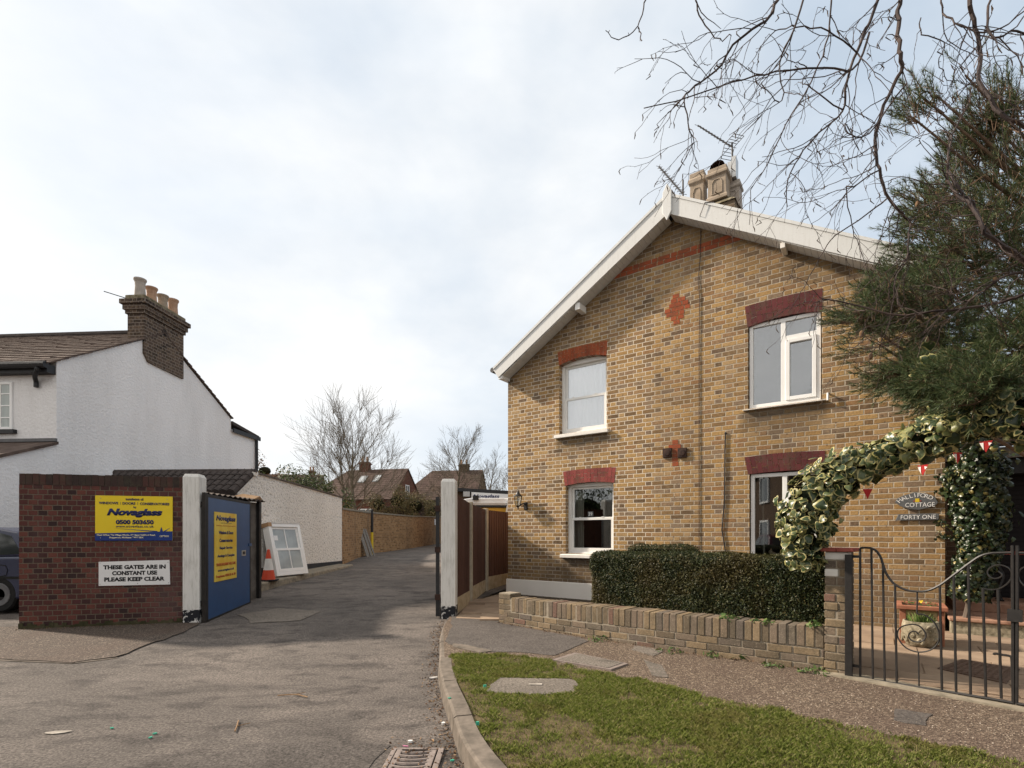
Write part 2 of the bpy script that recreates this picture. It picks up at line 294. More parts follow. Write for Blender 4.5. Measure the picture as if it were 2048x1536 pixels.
# ground
def asphalt(name, c1, c2, c3, patch):
    s = S(name, .93, 0, .2); ob = s.ob()
    f = s.noise(50.0, 5.0, .8, ob); big = s.noise(.55, 6.0, .62, ob, .5); mid = s.noise(2.6, 5.0, .6, s.scl(ob, (1, 1.6, 1)))
    c = s.mix(s.mr(big, .38, .62, 0, 1), c1, c2); c = s.mix(s.mr(mid, .50, .66, 0, patch), c, c3)
    st_ = s.noise(.9, 5.0, .65, s.n('ShaderNodeMapping', {0: ob, 'Location': (4, 9, 0), 'Scale': (.7, 1.5, 1)}).outputs[0], 1.0); c = s.mix(s.mr(st_, .56, .68, 0, .6), c, tuple(x * .5 for x in c1)); c = s.mix(s.mr(st_, .42, .33, 0, .45), c, tuple(x * 1.25 for x in c2))
    vo = s.n('ShaderNodeTexVoronoi', {'Vector': ob, 'Scale': 70.0}); sp = s.ma('MULTIPLY', s.mr(f, .32, .68, .25, 1.75), s.mr(vo.outputs['Distance'], 0, .7, .75, 1.2))
    c = s.mix(1.0, c, s.n('ShaderNodeCombineXYZ', {0: sp, 1: sp, 2: sp}).outputs[0], 'MULTIPLY'); vo2 = s.n('ShaderNodeTexVoronoi', {'Vector': ob, 'Scale': 42.0}); c = s.mix(s.ma('MULTIPLY', s.mr(vo2.outputs['Distance'], .16, .10, 0, .7), s.ma('GREATER_THAN', s.xyz(vo2.outputs['Color'])[0], .82)), c, tuple(x * 2.0 for x in c2)); c = s.mix(s.ma('MULTIPLY', s.mr(vo2.outputs['Distance'], .2, .12, 0, .7), s.ma('LESS_THAN', s.xyz(vo2.outputs['Color'])[0], .14)), c, tuple(x * .35 for x in c1))
    cr = s.noise(1.1, 3.0, .5, ob, 1.2); c = s.mix(s.mr(s.ma('ABSOLUTE', s.ma('SUBTRACT', cr, .5)), .0, .0035, .55, 0), c, (.04, .034, .03))
    h = s.ma('ADD', s.ma('MULTIPLY', f, .6), s.ma('MULTIPLY', mid, 1.2))
    s.col(c).bump(h, .8, .016); MT[name] = s.m
asphalt('asphalt', (.086, .076, .069), (.128, .111, .099), (.056, .049, .045), .9)
asphalt('asphalt_dark', (.075, .066, .060), (.10, .088, .080), (.062, .055, .05), .6)
asphalt('asphalt_patch', (.13, .113, .096), (.165, .145, .124), (.105, .092, .08), .5)
def gravel(name, pal, scale):
    s = S(name, .9, 0, .2); ob = s.ob()
    vo = s.n('ShaderNodeTexVoronoi', {'Vector': ob, 'Scale': scale}); r = s.xyz(vo.outputs['Color'])[0]
    c = s.ramp(r, pal); n = s.noise(1.3, 5.0, .6, ob); c = s.mix(s.mr(n, .45, .72, 0, .6), c, (.085, .058, .046))
    s.col(c).bump(vo.outputs['Distance'], .7, .008); MT[name] = s.m
gravel('gravel_worn', [(0, (.038, .030, .025)), (.5, (.075, .06, .05)), (.85, (.12, .096, .078)), (1, (.26, .21, .17))], 90)
gravel('gravel', [(0, (.045, .034, .026)), (.35, (.095, .070, .052)), (.7, (.142, .108, .080)), (.9, (.22, .168, .125)), (1, (.40, .33, .25))], 105)
def slab_mat():
    s = S('flagstone', .85, 0, .25); ob = s.ob(); n = s.noise(3.0, 6.0, .6, ob)
    c = s.mix(s.mr(n, .35, .68, 0, 1), (.23, .165, .115), (.36, .27, .19)); c = s.mix(s.mr(s.island(), 0, 1, 0, .4), c, (.22, .165, .125))
    s.col(c).bump(s.noise(9.0, 5.0, .6, s.scl(ob, (1, 4, 1))), .4, .01); MT['flagstone'] = s.m
slab_mat()
mat_noise('earth', (.075, .058, .04), (.13, .10, .07), 3, .95, .1, .5)
mat_noise('lawn_soil', (.06, .045, .028), (.13, .10, .055), 14, .95, .1, .7, bd=.02)
mat_noise('cover_iron', (.055, .048, .042), (.10, .088, .075), 30, .8, .3, .4)
mat_noise('drain_iron', (.16, .13, .115), (.24, .2, .18), 26, .7, .35, .3)
mat_noise('black_void', (.006, .006, .006), (.01, .01, .01), 5, .9, .1, 0)
mat_noise('kerb_moss', (.17, .15, .115), (.30, .26, .20), 9, .9, .15, .4)
island_brick('coping_brick', [(0, (.035, .028, .027)), (.5, (.06, .036, .033)), (1, (.085, .04, .035))])
mat_noise('mortar_dark', (.07, .06, .05), (.11, .095, .08), 20, .95, .1, .3)
mat_noise('footing', (.04, .04, .02), (.085, .075, .045), 7, .95, .1, .6, bd=.02)
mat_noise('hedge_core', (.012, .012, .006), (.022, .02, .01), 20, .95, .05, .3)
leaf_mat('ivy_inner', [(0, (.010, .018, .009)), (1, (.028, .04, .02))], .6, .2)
mat_noise('rust_cover', (.085, .055, .04), (.15, .10, .075), 24, .85, .2, .4)
mat_noise('cone_brown', (.12, .07, .04), (.2, .13, .08), 40, .9, .1, .4)
mat_noise('curtain_pane', (.34, .38, .37), (.44, .48, .46), 3, .12, .5, 0, sv=(8, 8, .4))
mat_noise('car_glass_dark', (.02, .024, .024), (.03, .034, .034), 2, .06, .6, 0)
mat_noise('far_glass', (.06, .07, .08), (.12, .13, .14), 1, .1, .6, 0)
mat_noise('rooflight', (.30, .32, .34), (.42, .45, .47), 1, .15, .6, 0)
mat_noise('pink', (.6, .2, .35), (.65, .25, .4), 5, .5, .3, 0)
leaf_mat('straw_leaf', [(0, (.16, .11, .04)), (1, (.30, .22, .09))], .7)
leaf_mat('beech_brown', [(0, (.07, .05, .034)), (.6, (.115, .085, .056)), (1, (.17, .125, .08))], .8)
leaf_mat('far_wood', [(0, (.05, .05, .042)), (1, (.10, .09, .075))], .9, .1, None, 0)
leaf_mat('litter_leaf', [(0, (.05, .03, .02)), (.6, (.13, .075, .045)), (1, (.25, .18, .11))], .85, .1, None, 0)
leaf_mat('chipping', [(0, (.055, .038, .03)), (.5, (.125, .088, .068)), (.85, (.21, .16, .12)), (1, (.42, .36, .3))], .85, .2, None, 0)
mat_noise('frosted_pane', (.30, .33, .34), (.46, .50, .50), 1.3, .12, .5, 0)
# ------------------------------------------------------------------ helpers
def link(o, parent=None):
    COL.objects.link(o)
    if parent: o.parent = parent
    return o
def tag(o, label=None, cat=None, group=None, kind=None):
    if label: o['label'] = label
    if cat: o['category'] = cat
    if group: o['group'] = group
    if kind: o['kind'] = kind
    return o
def thing(name, label, cat, loc=(0, 0, 0), rz=0.0, group=None):
    o = bpy.data.objects.new(name, None); o.location = loc; o.rotation_euler = (0, 0, rz); o.empty_display_size = .2
    link(o); return tag(o, label, cat, group)
def copy_tree(o, parent=None):
    c = o.copy(); COL.objects.link(c); c.parent = parent
    for ch in list(o.children): copy_tree(ch, c)
    return c
class MB:
    def __init__(s): s.v = []; s.f = []; s.mi = []
    def face(s, pts, m=0):
        i = len(s.v); s.v += [tuple(p) for p in pts]; s.f.append(tuple(range(i, i + len(pts)))); s.mi.append(m); return s
    def add(s, vs, fs, m=0):
        i = len(s.v); s.v += [tuple(p) for p in vs]; s.f += [tuple(i + k for k in f) for f in fs]; s.mi += [m] * len(fs); return s
    def box(s, x0, x1, y0, y1, z0, z1, m=0):
        v = [(x0, y0, z0), (x1, y0, z0), (x1, y1, z0), (x0, y1, z0), (x0, y0, z1), (x1, y0, z1), (x1, y1, z1), (x0, y1, z1)]
        return s.add(v, [(0, 3, 2, 1), (4, 5, 6, 7), (0, 1, 5, 4), (1, 2, 6, 5), (2, 3, 7, 6), (3, 0, 4, 7)], m)
    def hexa(s, v, m=0): return s.add(v, [(0, 3, 2, 1), (4, 5, 6, 7), (0, 1, 5, 4), (1, 2, 6, 5), (2, 3, 7, 6), (3, 0, 4, 7)], m)
    def bar(s, a, b, w, h, m=0, up=(0, 0, 1)):
        a, b = Vector(a), Vector(b); d = (b - a).normalized(); u = Vector(up)
        if abs(d.dot(u)) > .99: u = Vector((1, 0, 0))
        x = d.cross(u).normalized() * w / 2; y = x.cross(d).normalized() * h / 2
        return s.hexa([a - x - y, a + x - y, b + x - y, b - x - y, a - x + y, a + x + y, b + x + y, b - x + y], m)
    def prism(s, pts, y0, y1, m=0):       # outline in x,z extruded along y
        n = len(pts); v = [(p[0], y0, p[1]) for p in pts] + [(p[0], y1, p[1]) for p in pts]
        return s.add(v, [tuple(range(n))[::-1], tuple(range(n, 2 * n))] + [(i, (i + 1) % n, n + (i + 1) % n, n + i) for i in range(n)], m)
    def prismz(s, pts, z0, z1, m=0):
        n = len(pts); v = [(p[0], p[1], z0) for p in pts] + [(p[0], p[1], z1) for p in pts]
        return s.add(v, [tuple(range(n))[::-1], tuple(range(n, 2 * n))] + [(i, (i + 1) % n, n + (i + 1) % n, n + i) for i in range(n)], m)
    def lathe(s, prof, c=(0, 0, 0), n=16, m=0, sq=False, a0=0.0):
        vs = []; k = len(prof)
        for r, z in prof:
            for i in range(n):
                a = 2 * math.pi * i / n + a0; vs.append((c[0] + r * math.cos(a), c[1] + r * math.sin(a), c[2] + z))
        fs = [(j * n + i, j * n + (i + 1) % n, (j + 1) * n + (i + 1) % n, (j + 1) * n + i) for j in range(k - 1) for i in range(n)]
        fs += [tuple(range(n))[::-1], tuple(range((k - 1) * n, k * n))]
        return s.add(vs, fs, m)
    def tube(s, path, rad, n=6, m=0):
        p = [Vector(q) for q in path]; k = len(p)
        if k < 2: return s
        if not hasattr(rad, '__len__'): rad = [rad] * k
        vs = []; ref = None
        for i in range(k):
            d = (p[min(i + 1, k - 1)] - p[max(i - 1, 0)])
            if d.length < 1e-9: d = Vector((0, 0, 1))
            d.normalize()
            if ref is None: ref = Vector((1, 0, 0)) if abs(d.x) < .9 else Vector((0, 1, 0))
            x = (ref - d * ref.dot(d)); x = x.normalized() if x.length > 1e-6 else d.orthogonal().normalized(); ref = x; y = d.cross(x)
            for j in range(n):
                a = 2 * math.pi * j / n; vs.append(p[i] + (x * math.cos(a) + y * math.sin(a)) * rad[i])
        fs = [(i * n + j, i * n + (j + 1) % n, (i + 1) * n + (j + 1) % n, (i + 1) * n + j) for i in range(k - 1) for j in range(n)]
        fs += [tuple(range(n))[::-1], tuple(range((k - 1) * n, k * n))]
        return s.add(vs, fs, m)
    def ell(s, c, r, n=12, k=8, m=0):
        vs = [(c[0], c[1], c[2] - r[2])]; 
        for j in range(1, k):
            t = -math.pi / 2 + math.pi * j / k
            for i in range(n):
                a = 2 * math.pi * i / n; vs.append((c[0] + r[0] * math.cos(t) * math.cos(a), c[1] + r[1] * math.cos(t) * math.sin(a), c[2] + r[2] * math.sin(t)))
        vs.append((c[0], c[1], c[2] + r[2])); L = len(vs) - 1
        fs = [(0, 1 + (i + 1) % n, 1 + i) for i in range(n)] + [(L, L - n + i, L - n + (i + 1) % n) for i in range(n)]
        fs += [(1 + j * n + i, 1 + j * n + (i + 1) % n, 1 + (j + 1) * n + (i + 1) % n, 1 + (j + 1) * n + i) for j in range(k - 2) for i in range(n)]
        return s.add(vs, fs, m)
    def build(s, name, mats, parent=None, smooth=False, bevel=0):
        me = bpy.data.meshes.new(name); me.from_pydata(s.v, [], s.f)
        if not isinstance(mats, (list, tuple)): mats = [mats]
        for m in mats: me.materials.append(MT[m])
        if len(mats) > 1: me.polygons.foreach_set('material_index', s.mi)
        if smooth: me.polygons.foreach_set('use_smooth', [True] * len(s.f))
        o = bpy.data.objects.new(name, me); link(o, parent)
        if bevel:
            b = o.modifiers.new('bevel', 'BEVEL'); b.width = bevel; b.segments = 2; b.limit_method = 'ANGLE'
        return o
def np_obj(name, V, F, mats, parent=None, mi=None):
    V = np.asarray(V, dtype=np.float32); F = np.asarray(F, dtype=np.int32); k = F.shape[1]
    me = bpy.data.meshes.new(name); me.vertices.add(len(V)); me.vertices.foreach_set('co', V.ravel())
    me.loops.add(F.size); me.loops.foreach_set('vertex_index', F.ravel())
    me.polygons.add(len(F)); me.polygons.foreach_set('loop_start', np.arange(len(F), dtype=np.int32) * k)
    if not isinstance(mats, (list, tuple)): mats = [mats]
    for m in mats: me.materials.append(MT[m])
    if mi is not None: me.polygons.foreach_set('material_index', np.asarray(mi, dtype=np.int32))
    me.update(calc_edges=True); me.validate()
    o = bpy.data.objects.new(name, me); link(o, parent); return o
def unit(a): return a / np.maximum(np.linalg.norm(a, axis=1, keepdims=True), 1e-9)
def leaf_quads(P, N, size, asp=.55, jit=.6, curl=0.0):
    """diamond leaves at points P, roughly facing N"""
    n = len(P); N = unit(N + nr.normal(0, jit, (n, 3))); T = unit(np.cross(N, nr.normal(0, 1, (n, 3)))); B = np.cross(N, T)
    L = (size * nr.uniform(.6, 1.35, n))[:, None]; w = L * asp * .5
    V = np.stack([P - T * L * .5, P + B * w + N * curl * L, P + T * L * .5, P - B * w + N * curl * L], 1).reshape(-1, 3)
    F = np.arange(4 * n).reshape(n, 4); return V, F
class Plane:
    """a vertical plane through P0 towards P1; local x along it, y away from the street, z up"""
    def __init__(s, P0, P1):
        L = math.hypot(P1[0] - P0[0], P1[1] - P0[1]); s.u = ((P1[0] - P0[0]) / L, (P1[1] - P0[1]) / L); s.P0 = P0; s.L = L
        s.rz = math.atan2(s.u[1], s.u[0]); s.loc = (P0[0], P0[1], 0)
    def at(s, px, py, p=0.0):
        ux, uy = s.u; qx, qy = s.P0[0] + uy * p, s.P0[1] - ux * p
        a = (px - CX) / FP; b = (HY - py) / FP; Y = (qx * uy - qy * ux) / (a * uy - ux)
        return ((a * Y - qx) * ux + (Y - qy) * uy, CH + b * Y)
    def w(s, t, y, z): return (s.P0[0] + s.u[0] * t - s.u[1] * y, s.P0[1] + s.u[1] * t + s.u[0] * y, z)
def G(px, py, z=0.0):
    Y = (CH - z) * FP / (py - HY); return ((px - CX) / FP * Y, Y)
def PT(px, py, Y): return ((px - CX) / FP * Y, Y, CH + (HY - py) / FP * Y)
HT = [(-1e3, 0), (5, 0), (8, .05), (10, .10), (12.5, .22), (17.4, .39), (23.8, .54), (36.6, .80), (60, 1.0), (1e4, 1.0)]
def H(y):
    for (a, za), (b, zb) in zip(HT, HT[1:]):
        if y <= b: return za + (zb - za) * (y - a) / (b - a)
    return 1.0
def text(name, body, mat, parent, cx, cz, w=None, h=None, y=-.002, bold=.0, shear=0.0, align='CENTER', rot=0.0, thick=.0012, sp=1.0, line=1.0):
    cu = bpy.data.curves.new(name, 'FONT'); cu.body = body; cu.offset = bold; cu.shear = shear; cu.align_x = 'CENTER'; cu.space_character = sp; cu.resolution_u = 3; cu.space_line = line
    t = bpy.data.objects.new(name, cu); me = bpy.data.meshes.new_from_object(t); bpy.data.objects.remove(t)
    n = len(me.vertices); a = np.zeros(n * 3, dtype=np.float32); me.vertices.foreach_get('co', a); a = a.reshape(-1, 3)
    lo, hi = a.min(0), a.max(0); sx = w / (hi[0] - lo[0]) if w else None; sz = h / (hi[1] - lo[1]) if h else None
    sx = sx or sz; sz = sz or sx
    X = (a[:, 0] - (lo[0] + hi[0]) / 2) * sx; Z = (a[:, 1] - (lo[1] + hi[1]) / 2) * sz
    c, s_ = math.cos(rot), math.sin(rot)
    b = np.stack([cx + X * c - Z * s_, np.full(n, y, dtype=np.float32), cz + X * s_ + Z * c], 1)
    me.vertices.foreach_set('co', b.astype(np.float32).ravel()); me.update()
    me.materials.clear(); me.materials.append(MT[mat])
    o = bpy.data.objects.new(name, me); link(o, parent)
    so = o.modifiers.new('thickness', 'SOLIDIFY'); so.thickness = thick; so.offset = 0
    return o
def sheet(name, pts, z, mat, kind='structure', zf=None, label=None, cat=None, th=.03):
    """ground sheet: outline with a little thickness; heights may follow zf"""
    b = MB(); b.prismz([(p[0], p[1]) for p in pts], z - th, z) if zf is None else b.face([(p[0], p[1], z + zf(p[1])) for p in pts])
    o = b.build(name, mat); return tag(o, label, cat, None, kind)
def subdiv(pts, n):
    out = []
    for a, b in zip(pts, pts[1:]):
        for i in range(n): out.append(tuple(a[k] + (b[k] - a[k]) * i / n for k in range(len(a))))
    out.append(tuple(pts[-1])); return out
def catmull(p, n=6):
    p = [Vector(q) for q in p]; q = [p[0] * 2 - p[1]] + p + [p[-1] * 2 - p[-2]]; out = []
    for i in range(1, len(q) - 2):
        for j in range(n):
            t = j / n; a, b, c, d = q[i - 1:i + 3]
            out.append(.5 * ((2 * b) + (c - a) * t + (2 * a - 5 * b + 4 * c - d) * t * t + (3 * b - a - 3 * c + d) * t ** 3))
    out.append(p[-1]); return out
def wob(pts, amp, n=4, seed=1):
    r = random.Random(seed); s = subdiv(list(pts) + [pts[0]], n)[:-1]
    return [(p[0] + r.uniform(-amp, amp), p[1] + r.uniform(-amp, amp)) for p in s]

# ------------------------------------------------------------------ ground
b = MB(); ys = [-400, -60, -20, 5, 8, 10, 12.5, 17.4, 23.8, 36.6, 60, 150, 1500]; xs = [-900, -100, -30, 30, 100, 900]
for y0, y1 in zip(ys, ys[1:]):
    for x0, x1 in zip(xs, xs[1:]): b.face([(x0, y0, H(y0) - .04), (x1, y0, H(y0) - .04), (x1, y1, H(y1) - .04), (x0, y1, H(y1) - .04)])
tag(b.build('ground', 'earth'), kind='structure')
b = MB()
rows = [(-30, -60, 60), (-8, -60, 60), (2, -60, 60), (5, -14, -.4), (7, -14, -.8), (8, -14, -.9), (8.6, -14, -.9), (10, -14, -.75), (12.5, -14, 0.2), (17.4, -14, 2.2), (23.8, -8, 3.5), (36.6, -8, 9), (60, -8, 20)]
for (y0, a0, b0), (y1, a1, b1) in zip(rows, rows[1:]):
    for k in range(8):
        l0, l1 = a0 + (b0 - a0) * k / 8, a0 + (b0 - a0) * (k + 1) / 8; m0, m1 = a1 + (b1 - a1) * k / 8, a1 + (b1 - a1) * (k + 1) / 8
        b.face([(l0, y0, H(y0)), (l1, y0, H(y0)), (m1, y1, H(y1)), (m0, y1, H(y1))])
tag(b.build('road', 'asphalt'), kind='structure')
# worn repairs let into the road surface
sheet('road_patch', wob([G(475, 1228, .08), G(560, 1217, .08), G(640, 1222, .08), G(600, 1238, .08), G(505, 1242, .08)], .04, 3, 3), .008, 'asphalt_patch', zf=H)
sheet('road_patch', wob([(-1.9, 2.5), (-1.35, 2.4), (-.78, 2.5), (-.82, 3.35), (-1.2, 3.46), (-1.75, 3.38), (-2.05, 3.0)], .035, 5, 5), .004, 'asphalt_dark', zf=H)
# left footway in front of the red wall
lw = [G(-160, 1290, .05), G(0, 1322, .0), G(150, 1328, .0), G(235, 1318, .0), G(300, 1293, .0), G(350, 1275, .02), G(405, 1244, .06)]
sheet('pavement', wob(lw + [(-4.6, 7.9), (-8, 7.35), (-13, 7.2), (-13, 5.4)], .03, 4, 9), .014, 'gravel_worn', zf=lambda y: max(0, (y - 5) / 60))
b = MB(); e_ = [G(-160, 1290, .05), G(0, 1322, .0), G(150, 1328, .0), G(235, 1318, .0)]
for p, q in zip(e_, e_[1:]): b.bar((p[0], p[1], .003), (q[0], q[1], .003), .07, .028)
tag(b.build('footway_edging', 'kerb_stone'), kind='structure')
# kerb
kb = [(-1.02, 8.05, .055), (-.99, 7.4, .075), (-.90, 6.4, .09), (-.80, 5.70, .10), (-.72, 5.0, .11), (-.586, 4.33, .12), (-.46, 3.80, .125), (-.29, 3.08, .13), (-.02, 2.45, .13), (.45, 1.75, .13), (1.2, 1.1, .13), (2.4, .6, .13), (5, .2, .13), (12, .0, .13)]
KT = [p for p in kb]
b = MB(); bm_ = MB()
kc = catmull([(p[0], p[1], p[2]) for p in kb], 8)
# cut the kerb into stones of about 0.9 m with fine joints
acc = [0.0]
for p, q in zip(kc, kc[1:]): acc.append(acc[-1] + (Vector((q.x, q.y)) - Vector((p.x, p.y))).length)
def kat(s):
    for i in range(len(kc) - 1):
        if s <= acc[i + 1]:
            f = (s - acc[i]) / max(1e-6, acc[i + 1] - acc[i]); p = kc[i].lerp(kc[i + 1], f); d = (kc[i + 1] - kc[i]); d.z = 0; d.normalize(); return p, Vector((-d.y, d.x, 0))
    return kc[-1], Vector((0, 1, 0))
kerb_inner = []
s0 = 0.0; kerb = thing('kerb', 'worn concrete kerb stones curving along the edge of the lawn', 'kerb')
kr = random.Random(4)
while s0 < acc[-1] - .3:
    s1 = min(s0 + .91, acc[-1]); b = MB(); k = 5; dz = kr.uniform(-.006, .006); da = kr.uniform(-.006, .006)
    prof = [(0 + da, -.1), (.012 + da, -.012), (.03 + da, 0), (.135 + da, .002), (.145 + da, -.1)]
    vs = []
    for i in range(k + 1):
        p, nn = kat(s0 + .006 + (s1 - s0 - .012) * i / k)
        for dx, z in prof: vs.append((p.x + nn.x * dx, p.y + nn.y * dx, p.z + z + dz if z > -.05 else -.05))
        if s0 < 8: kerb_inner.append((p.x + nn.x * .14, p.y + nn.y * .14))
    m_ = len(prof); fs = [(i * m_ + j, i * m_ + j + 1, (i + 1) * m_ + j + 1, (i + 1) * m_ + j) for i in range(k) for j in range(m_ - 1)]
    b.add(vs, fs + [tuple(range(m_)), tuple(range(k * m_, k * m_ + m_))[::-1]]); b.build('kerb_stone', 'kerb_stone', kerb); s0 = s1
# right-hand verge: asphalt apron, lawn, gravel footway (z about 0.10)
RZ = .10
b = MB(); b.prismz([(-.98, 8.3), (-.95, 7.2), (-.80, 6.1), (-.70, 5.4), (-.5, 4.7), (-.3, 3.9), (-.1, 3.15), (.2, 2.55), (.7, 1.9), (1.4, 1.25), (2.5, .75), (5, .35), (12, .12), (12, 13), (.2, 13.5), (-.9, 9)], -.03, RZ); tag(b.build('verge_ground', 'gravel'), kind='structure')
ap = [(-.84, 7.25), (-.95, 8.1), (-.3, 8.1), (.3, 7.65), G(1000, 1247, RZ), G(1160, 1275, RZ), G(1175, 1283, RZ), G(1110, 1312, RZ), G(1040, 1305, RZ), G(985, 1305, RZ), G(930, 1295, RZ), G(895, 1288, RZ), (-.80, 6.2)]
ap_ground = ap
b = MB(); b.prismz(wob(ap, .015, 3, 2), RZ - .02, RZ + .006); tag(b.build('footway_apron', 'asphalt_dark'), kind='structure')
b = MB(); b.prismz(wob([G(905, 1288, RZ), G(930, 1291, RZ), G(985, 1303, RZ), G(960, 1307, RZ), G(905, 1295, RZ)], .008, 2, 2), RZ, RZ + .011); tag(b.build('concrete_strip', 'kerb_stone'), kind='structure')
for pts, sd in (([G(1270, 1290, RZ), G(1330, 1303, RZ), G(1305, 1312, RZ), G(1262, 1300, RZ)], 3), ([G(1290, 1320, RZ), G(1320, 1330, RZ), G(1340, 1356, RZ), G(1305, 1352, RZ)], 8), ([G(1790, 1418, RZ), G(1860, 1428, RZ), G(1850, 1452, RZ), G(1790, 1442, RZ)], 9)):
    b = MB(); b.prismz(wob(pts, .015, 3, sd), RZ - .01, RZ + .005); tag(b.build('footway_patch', 'asphalt_dark' if sd == 9 else 'asphalt_patch'), kind='structure')
lawn_top = [G(902, 1312, RZ), G(1000, 1310, RZ), G(1090, 1322, RZ), G(1110, 1330, RZ), G(1200, 1350, RZ), G(1290, 1368, RZ), G(1420, 1398, RZ), G(1560, 1424, RZ), G(1700, 1458, RZ), G(1900, 1497, RZ), G(2060, 1532, RZ), (3.6, 2.35), (4.6, 1.7)]
ki = [p for p in kerb_inner if p[1] < 5.4]
lawn = lawn_top + [(4.8, 1.2)] + [p for p in ki[::-1] if p[0] < 3.5]
b = MB(); b.prismz(lawn, RZ - .02, RZ + .012); tag(b.build('lawn_ground', 'lawn_soil'), kind='structure')
def inside(pt, poly):
    x, y = pt; c = False; j = len(poly) - 1
    for i in range(len(poly)):
        xi, yi = poly[i][:2]; xj, yj = poly[j][:2]
        if (yi > y) != (yj > y) and x < (xj - xi) * (y - yi) / (yj - yi) + xi: c = not c
        j = i
    return c
def inside_np(P, poly):
    x, y = P[:, 0], P[:, 1]; c = np.zeros(len(P), bool); j = len(poly) - 1
    for i in range(len(poly)):
        xi, yi = poly[i][:2]; xj, yj = poly[j][:2]
        if yi != yj: c ^= ((yi > y) != (yj > y)) & (x < (xj - xi) * (y - yi) / (yj - yi) + xi)
        j = i
    return c
def vnoise(P, sc, seed):
    r = np.random.RandomState(seed); g = r.rand(64, 64); q = P * sc; i = np.floor(q).astype(int); f = q - i; f = f * f * (3 - 2 * f)
    a = lambda dx, dy: g[(i[:, 0] + dx) % 64, (i[:, 1] + dy) % 64]
    return (a(0, 0) * (1 - f[:, 0]) + a(1, 0) * f[:, 0]) * (1 - f[:, 1]) + (a(0, 1) * (1 - f[:, 0]) + a(1, 1) * f[:, 0]) * f[:, 1]
pad = [G(968, 1388, RZ), G(1000, 1360, RZ), G(1140, 1362, RZ), G(1158, 1370, RZ), G(1150, 1392, RZ), G(1060, 1394, RZ)]
# grass blades (uncountable): denser near the camera
def grass():
    N = 800000; P = np.stack([nr.uniform(-1, 4.8, N), nr.uniform(1.9, 5.6, N)], 1)
    J = np.stack([vnoise(P, 9, 21) - .5, vnoise(P, 9, 22) - .5], 1) * .16 + nr.normal(0, .012, P.shape); keep = inside_np(P + J, [(p[0], p[1]) for p in lawn]) & ~inside_np(P, [(p[0] - .0, p[1]) for p in ki] + [(-1.5, 2)]) & ~inside_np(P, wob(pad, .015, 4, 6))
    n = .45 * vnoise(P, 2.3, 1) + .3 * vnoise(P, 6.5, 2) + .25 * vnoise(P, 15, 3) - .09 * np.clip((P[:, 0] - .6) * .6, 0, 1)
    keep &= nr.rand(N) < np.clip((n - .33) * 3.6, .12, 1); vis = np.abs(P[:, 0] / P[:, 1]) < 1.12; keep &= vis & (P[:, 1] > 2.1)
    P = P[keep]; n = n[keep]; k = len(P)
    a = nr.uniform(0, 6.283, k); h = nr.uniform(.012, .036, k) * (.5 + n * .95); lean = nr.uniform(.2, 1.1, k) * h; w = nr.uniform(.0011, .0023, k)
    d = np.stack([np.cos(a), np.sin(a)], 1); t = np.stack([-d[:, 1], d[:, 0]], 1)
    base = np.concatenate([P, np.full((k, 1), RZ + .008)], 1)
    z = lambda x: np.concatenate([x, np.zeros((len(x), 1))], 1)
    A = base - z(t * w[:, None]); B_ = base + z(t * w[:, None])
    mid = base + z(d * (lean * .35)[:, None]); mid[:, 2] += h * .65
    tip = base + z(d * lean[:, None]); tip[:, 2] += h
    V = np.stack([A, B_, mid + z(t * (w * .8)[:, None]), tip, mid - z(t * (w * .8)[:, None])], 1).reshape(-1, 3)
    F = np.arange(5 * k).reshape(k, 5); o = np_obj('grass', V, F, 'grass_blade'); tag(o, 'short patchy green lawn grass between the kerb and the gravel footway', 'grass', None, 'stuff')
grass()
b = MB(); b.prismz(wob(pad, .012, 4, 6), RZ - .02, RZ + .020); o = b.build('concrete_pad', 'asphalt_patch'); tag(o, 'worn concrete pad let into the lawn with a pale plate on it', 'pad')
b = MB(); c_ = G(1071, 1374, RZ); b.box(c_[0] - .055, c_[0] + .055, c_[1] - .02, c_[1] + .02, RZ + .02, RZ + .026); tag(b.build('marker_plate', 'paper', o), kind=None)
# ------------------------------------------------------------------ brick cottage pair
FC = Plane((-.0844, 10.97), (-.0844 + .8134 * 7.1, 10.97 - .5818 * 7.1)); F = FC.at
HW = 7.104; TA = 3.51
cot = thing('brick_cottages', 'pair of yellow stock brick cottages under one white edged gable', 'house', FC.loc, FC.rz)
def gz(t): return 6.80 - .62 * abs(t - TA)
wins = {'UL': (1.245, 2.262, 3.36, 4.80), 'LL': (1.39, 2.402, 1.02, 2.40), 'UR': (4.700, 5.706, 3.37, 4.74), 'LR': (4.72, 5.738, .98, 2.36)}
b = MB(); te = sorted({0, TA, HW} | {w[0] for w in wins.values()} | {w[1] for w in wins.values()}); DEP = .11
for t0, t1 in zip(te, te[1:]):
    cov = sorted([w for w in wins.values() if w[0] <= t0 + 1e-6 and w[1] >= t1 - 1e-6], key=lambda w: w[2]); z = .10
    for w in cov: b.face([(t0, 0, z), (t1, 0, z), (t1, 0, w[2]), (t0, 0, w[2])]); z = w[3]
    b.face([(t0, 0, z), (t1, 0, z), (t1, 0, gz(t1)), (t0, 0, gz(t0))])
for t0, t1, z0, z1 in wins.values():
    b.face([(t0, 0, z0), (t0, DEP + .12, z0), (t0, DEP + .12, z1), (t0, 0, z1)][::-1]); b.face([(t1, 0, z0), (t1, DEP + .12, z0), (t1, DEP + .12, z1), (t1, 0, z1)])
    b.face([(t0, 0, z1), (t1, 0, z1), (t1, DEP + .12, z1), (t0, DEP + .12, z1)]); b.face([(t0, 0, z0), (t1, 0, z0), (t1, DEP + .12, z0), (t0, DEP + .12, z0)])
BD = 8.0
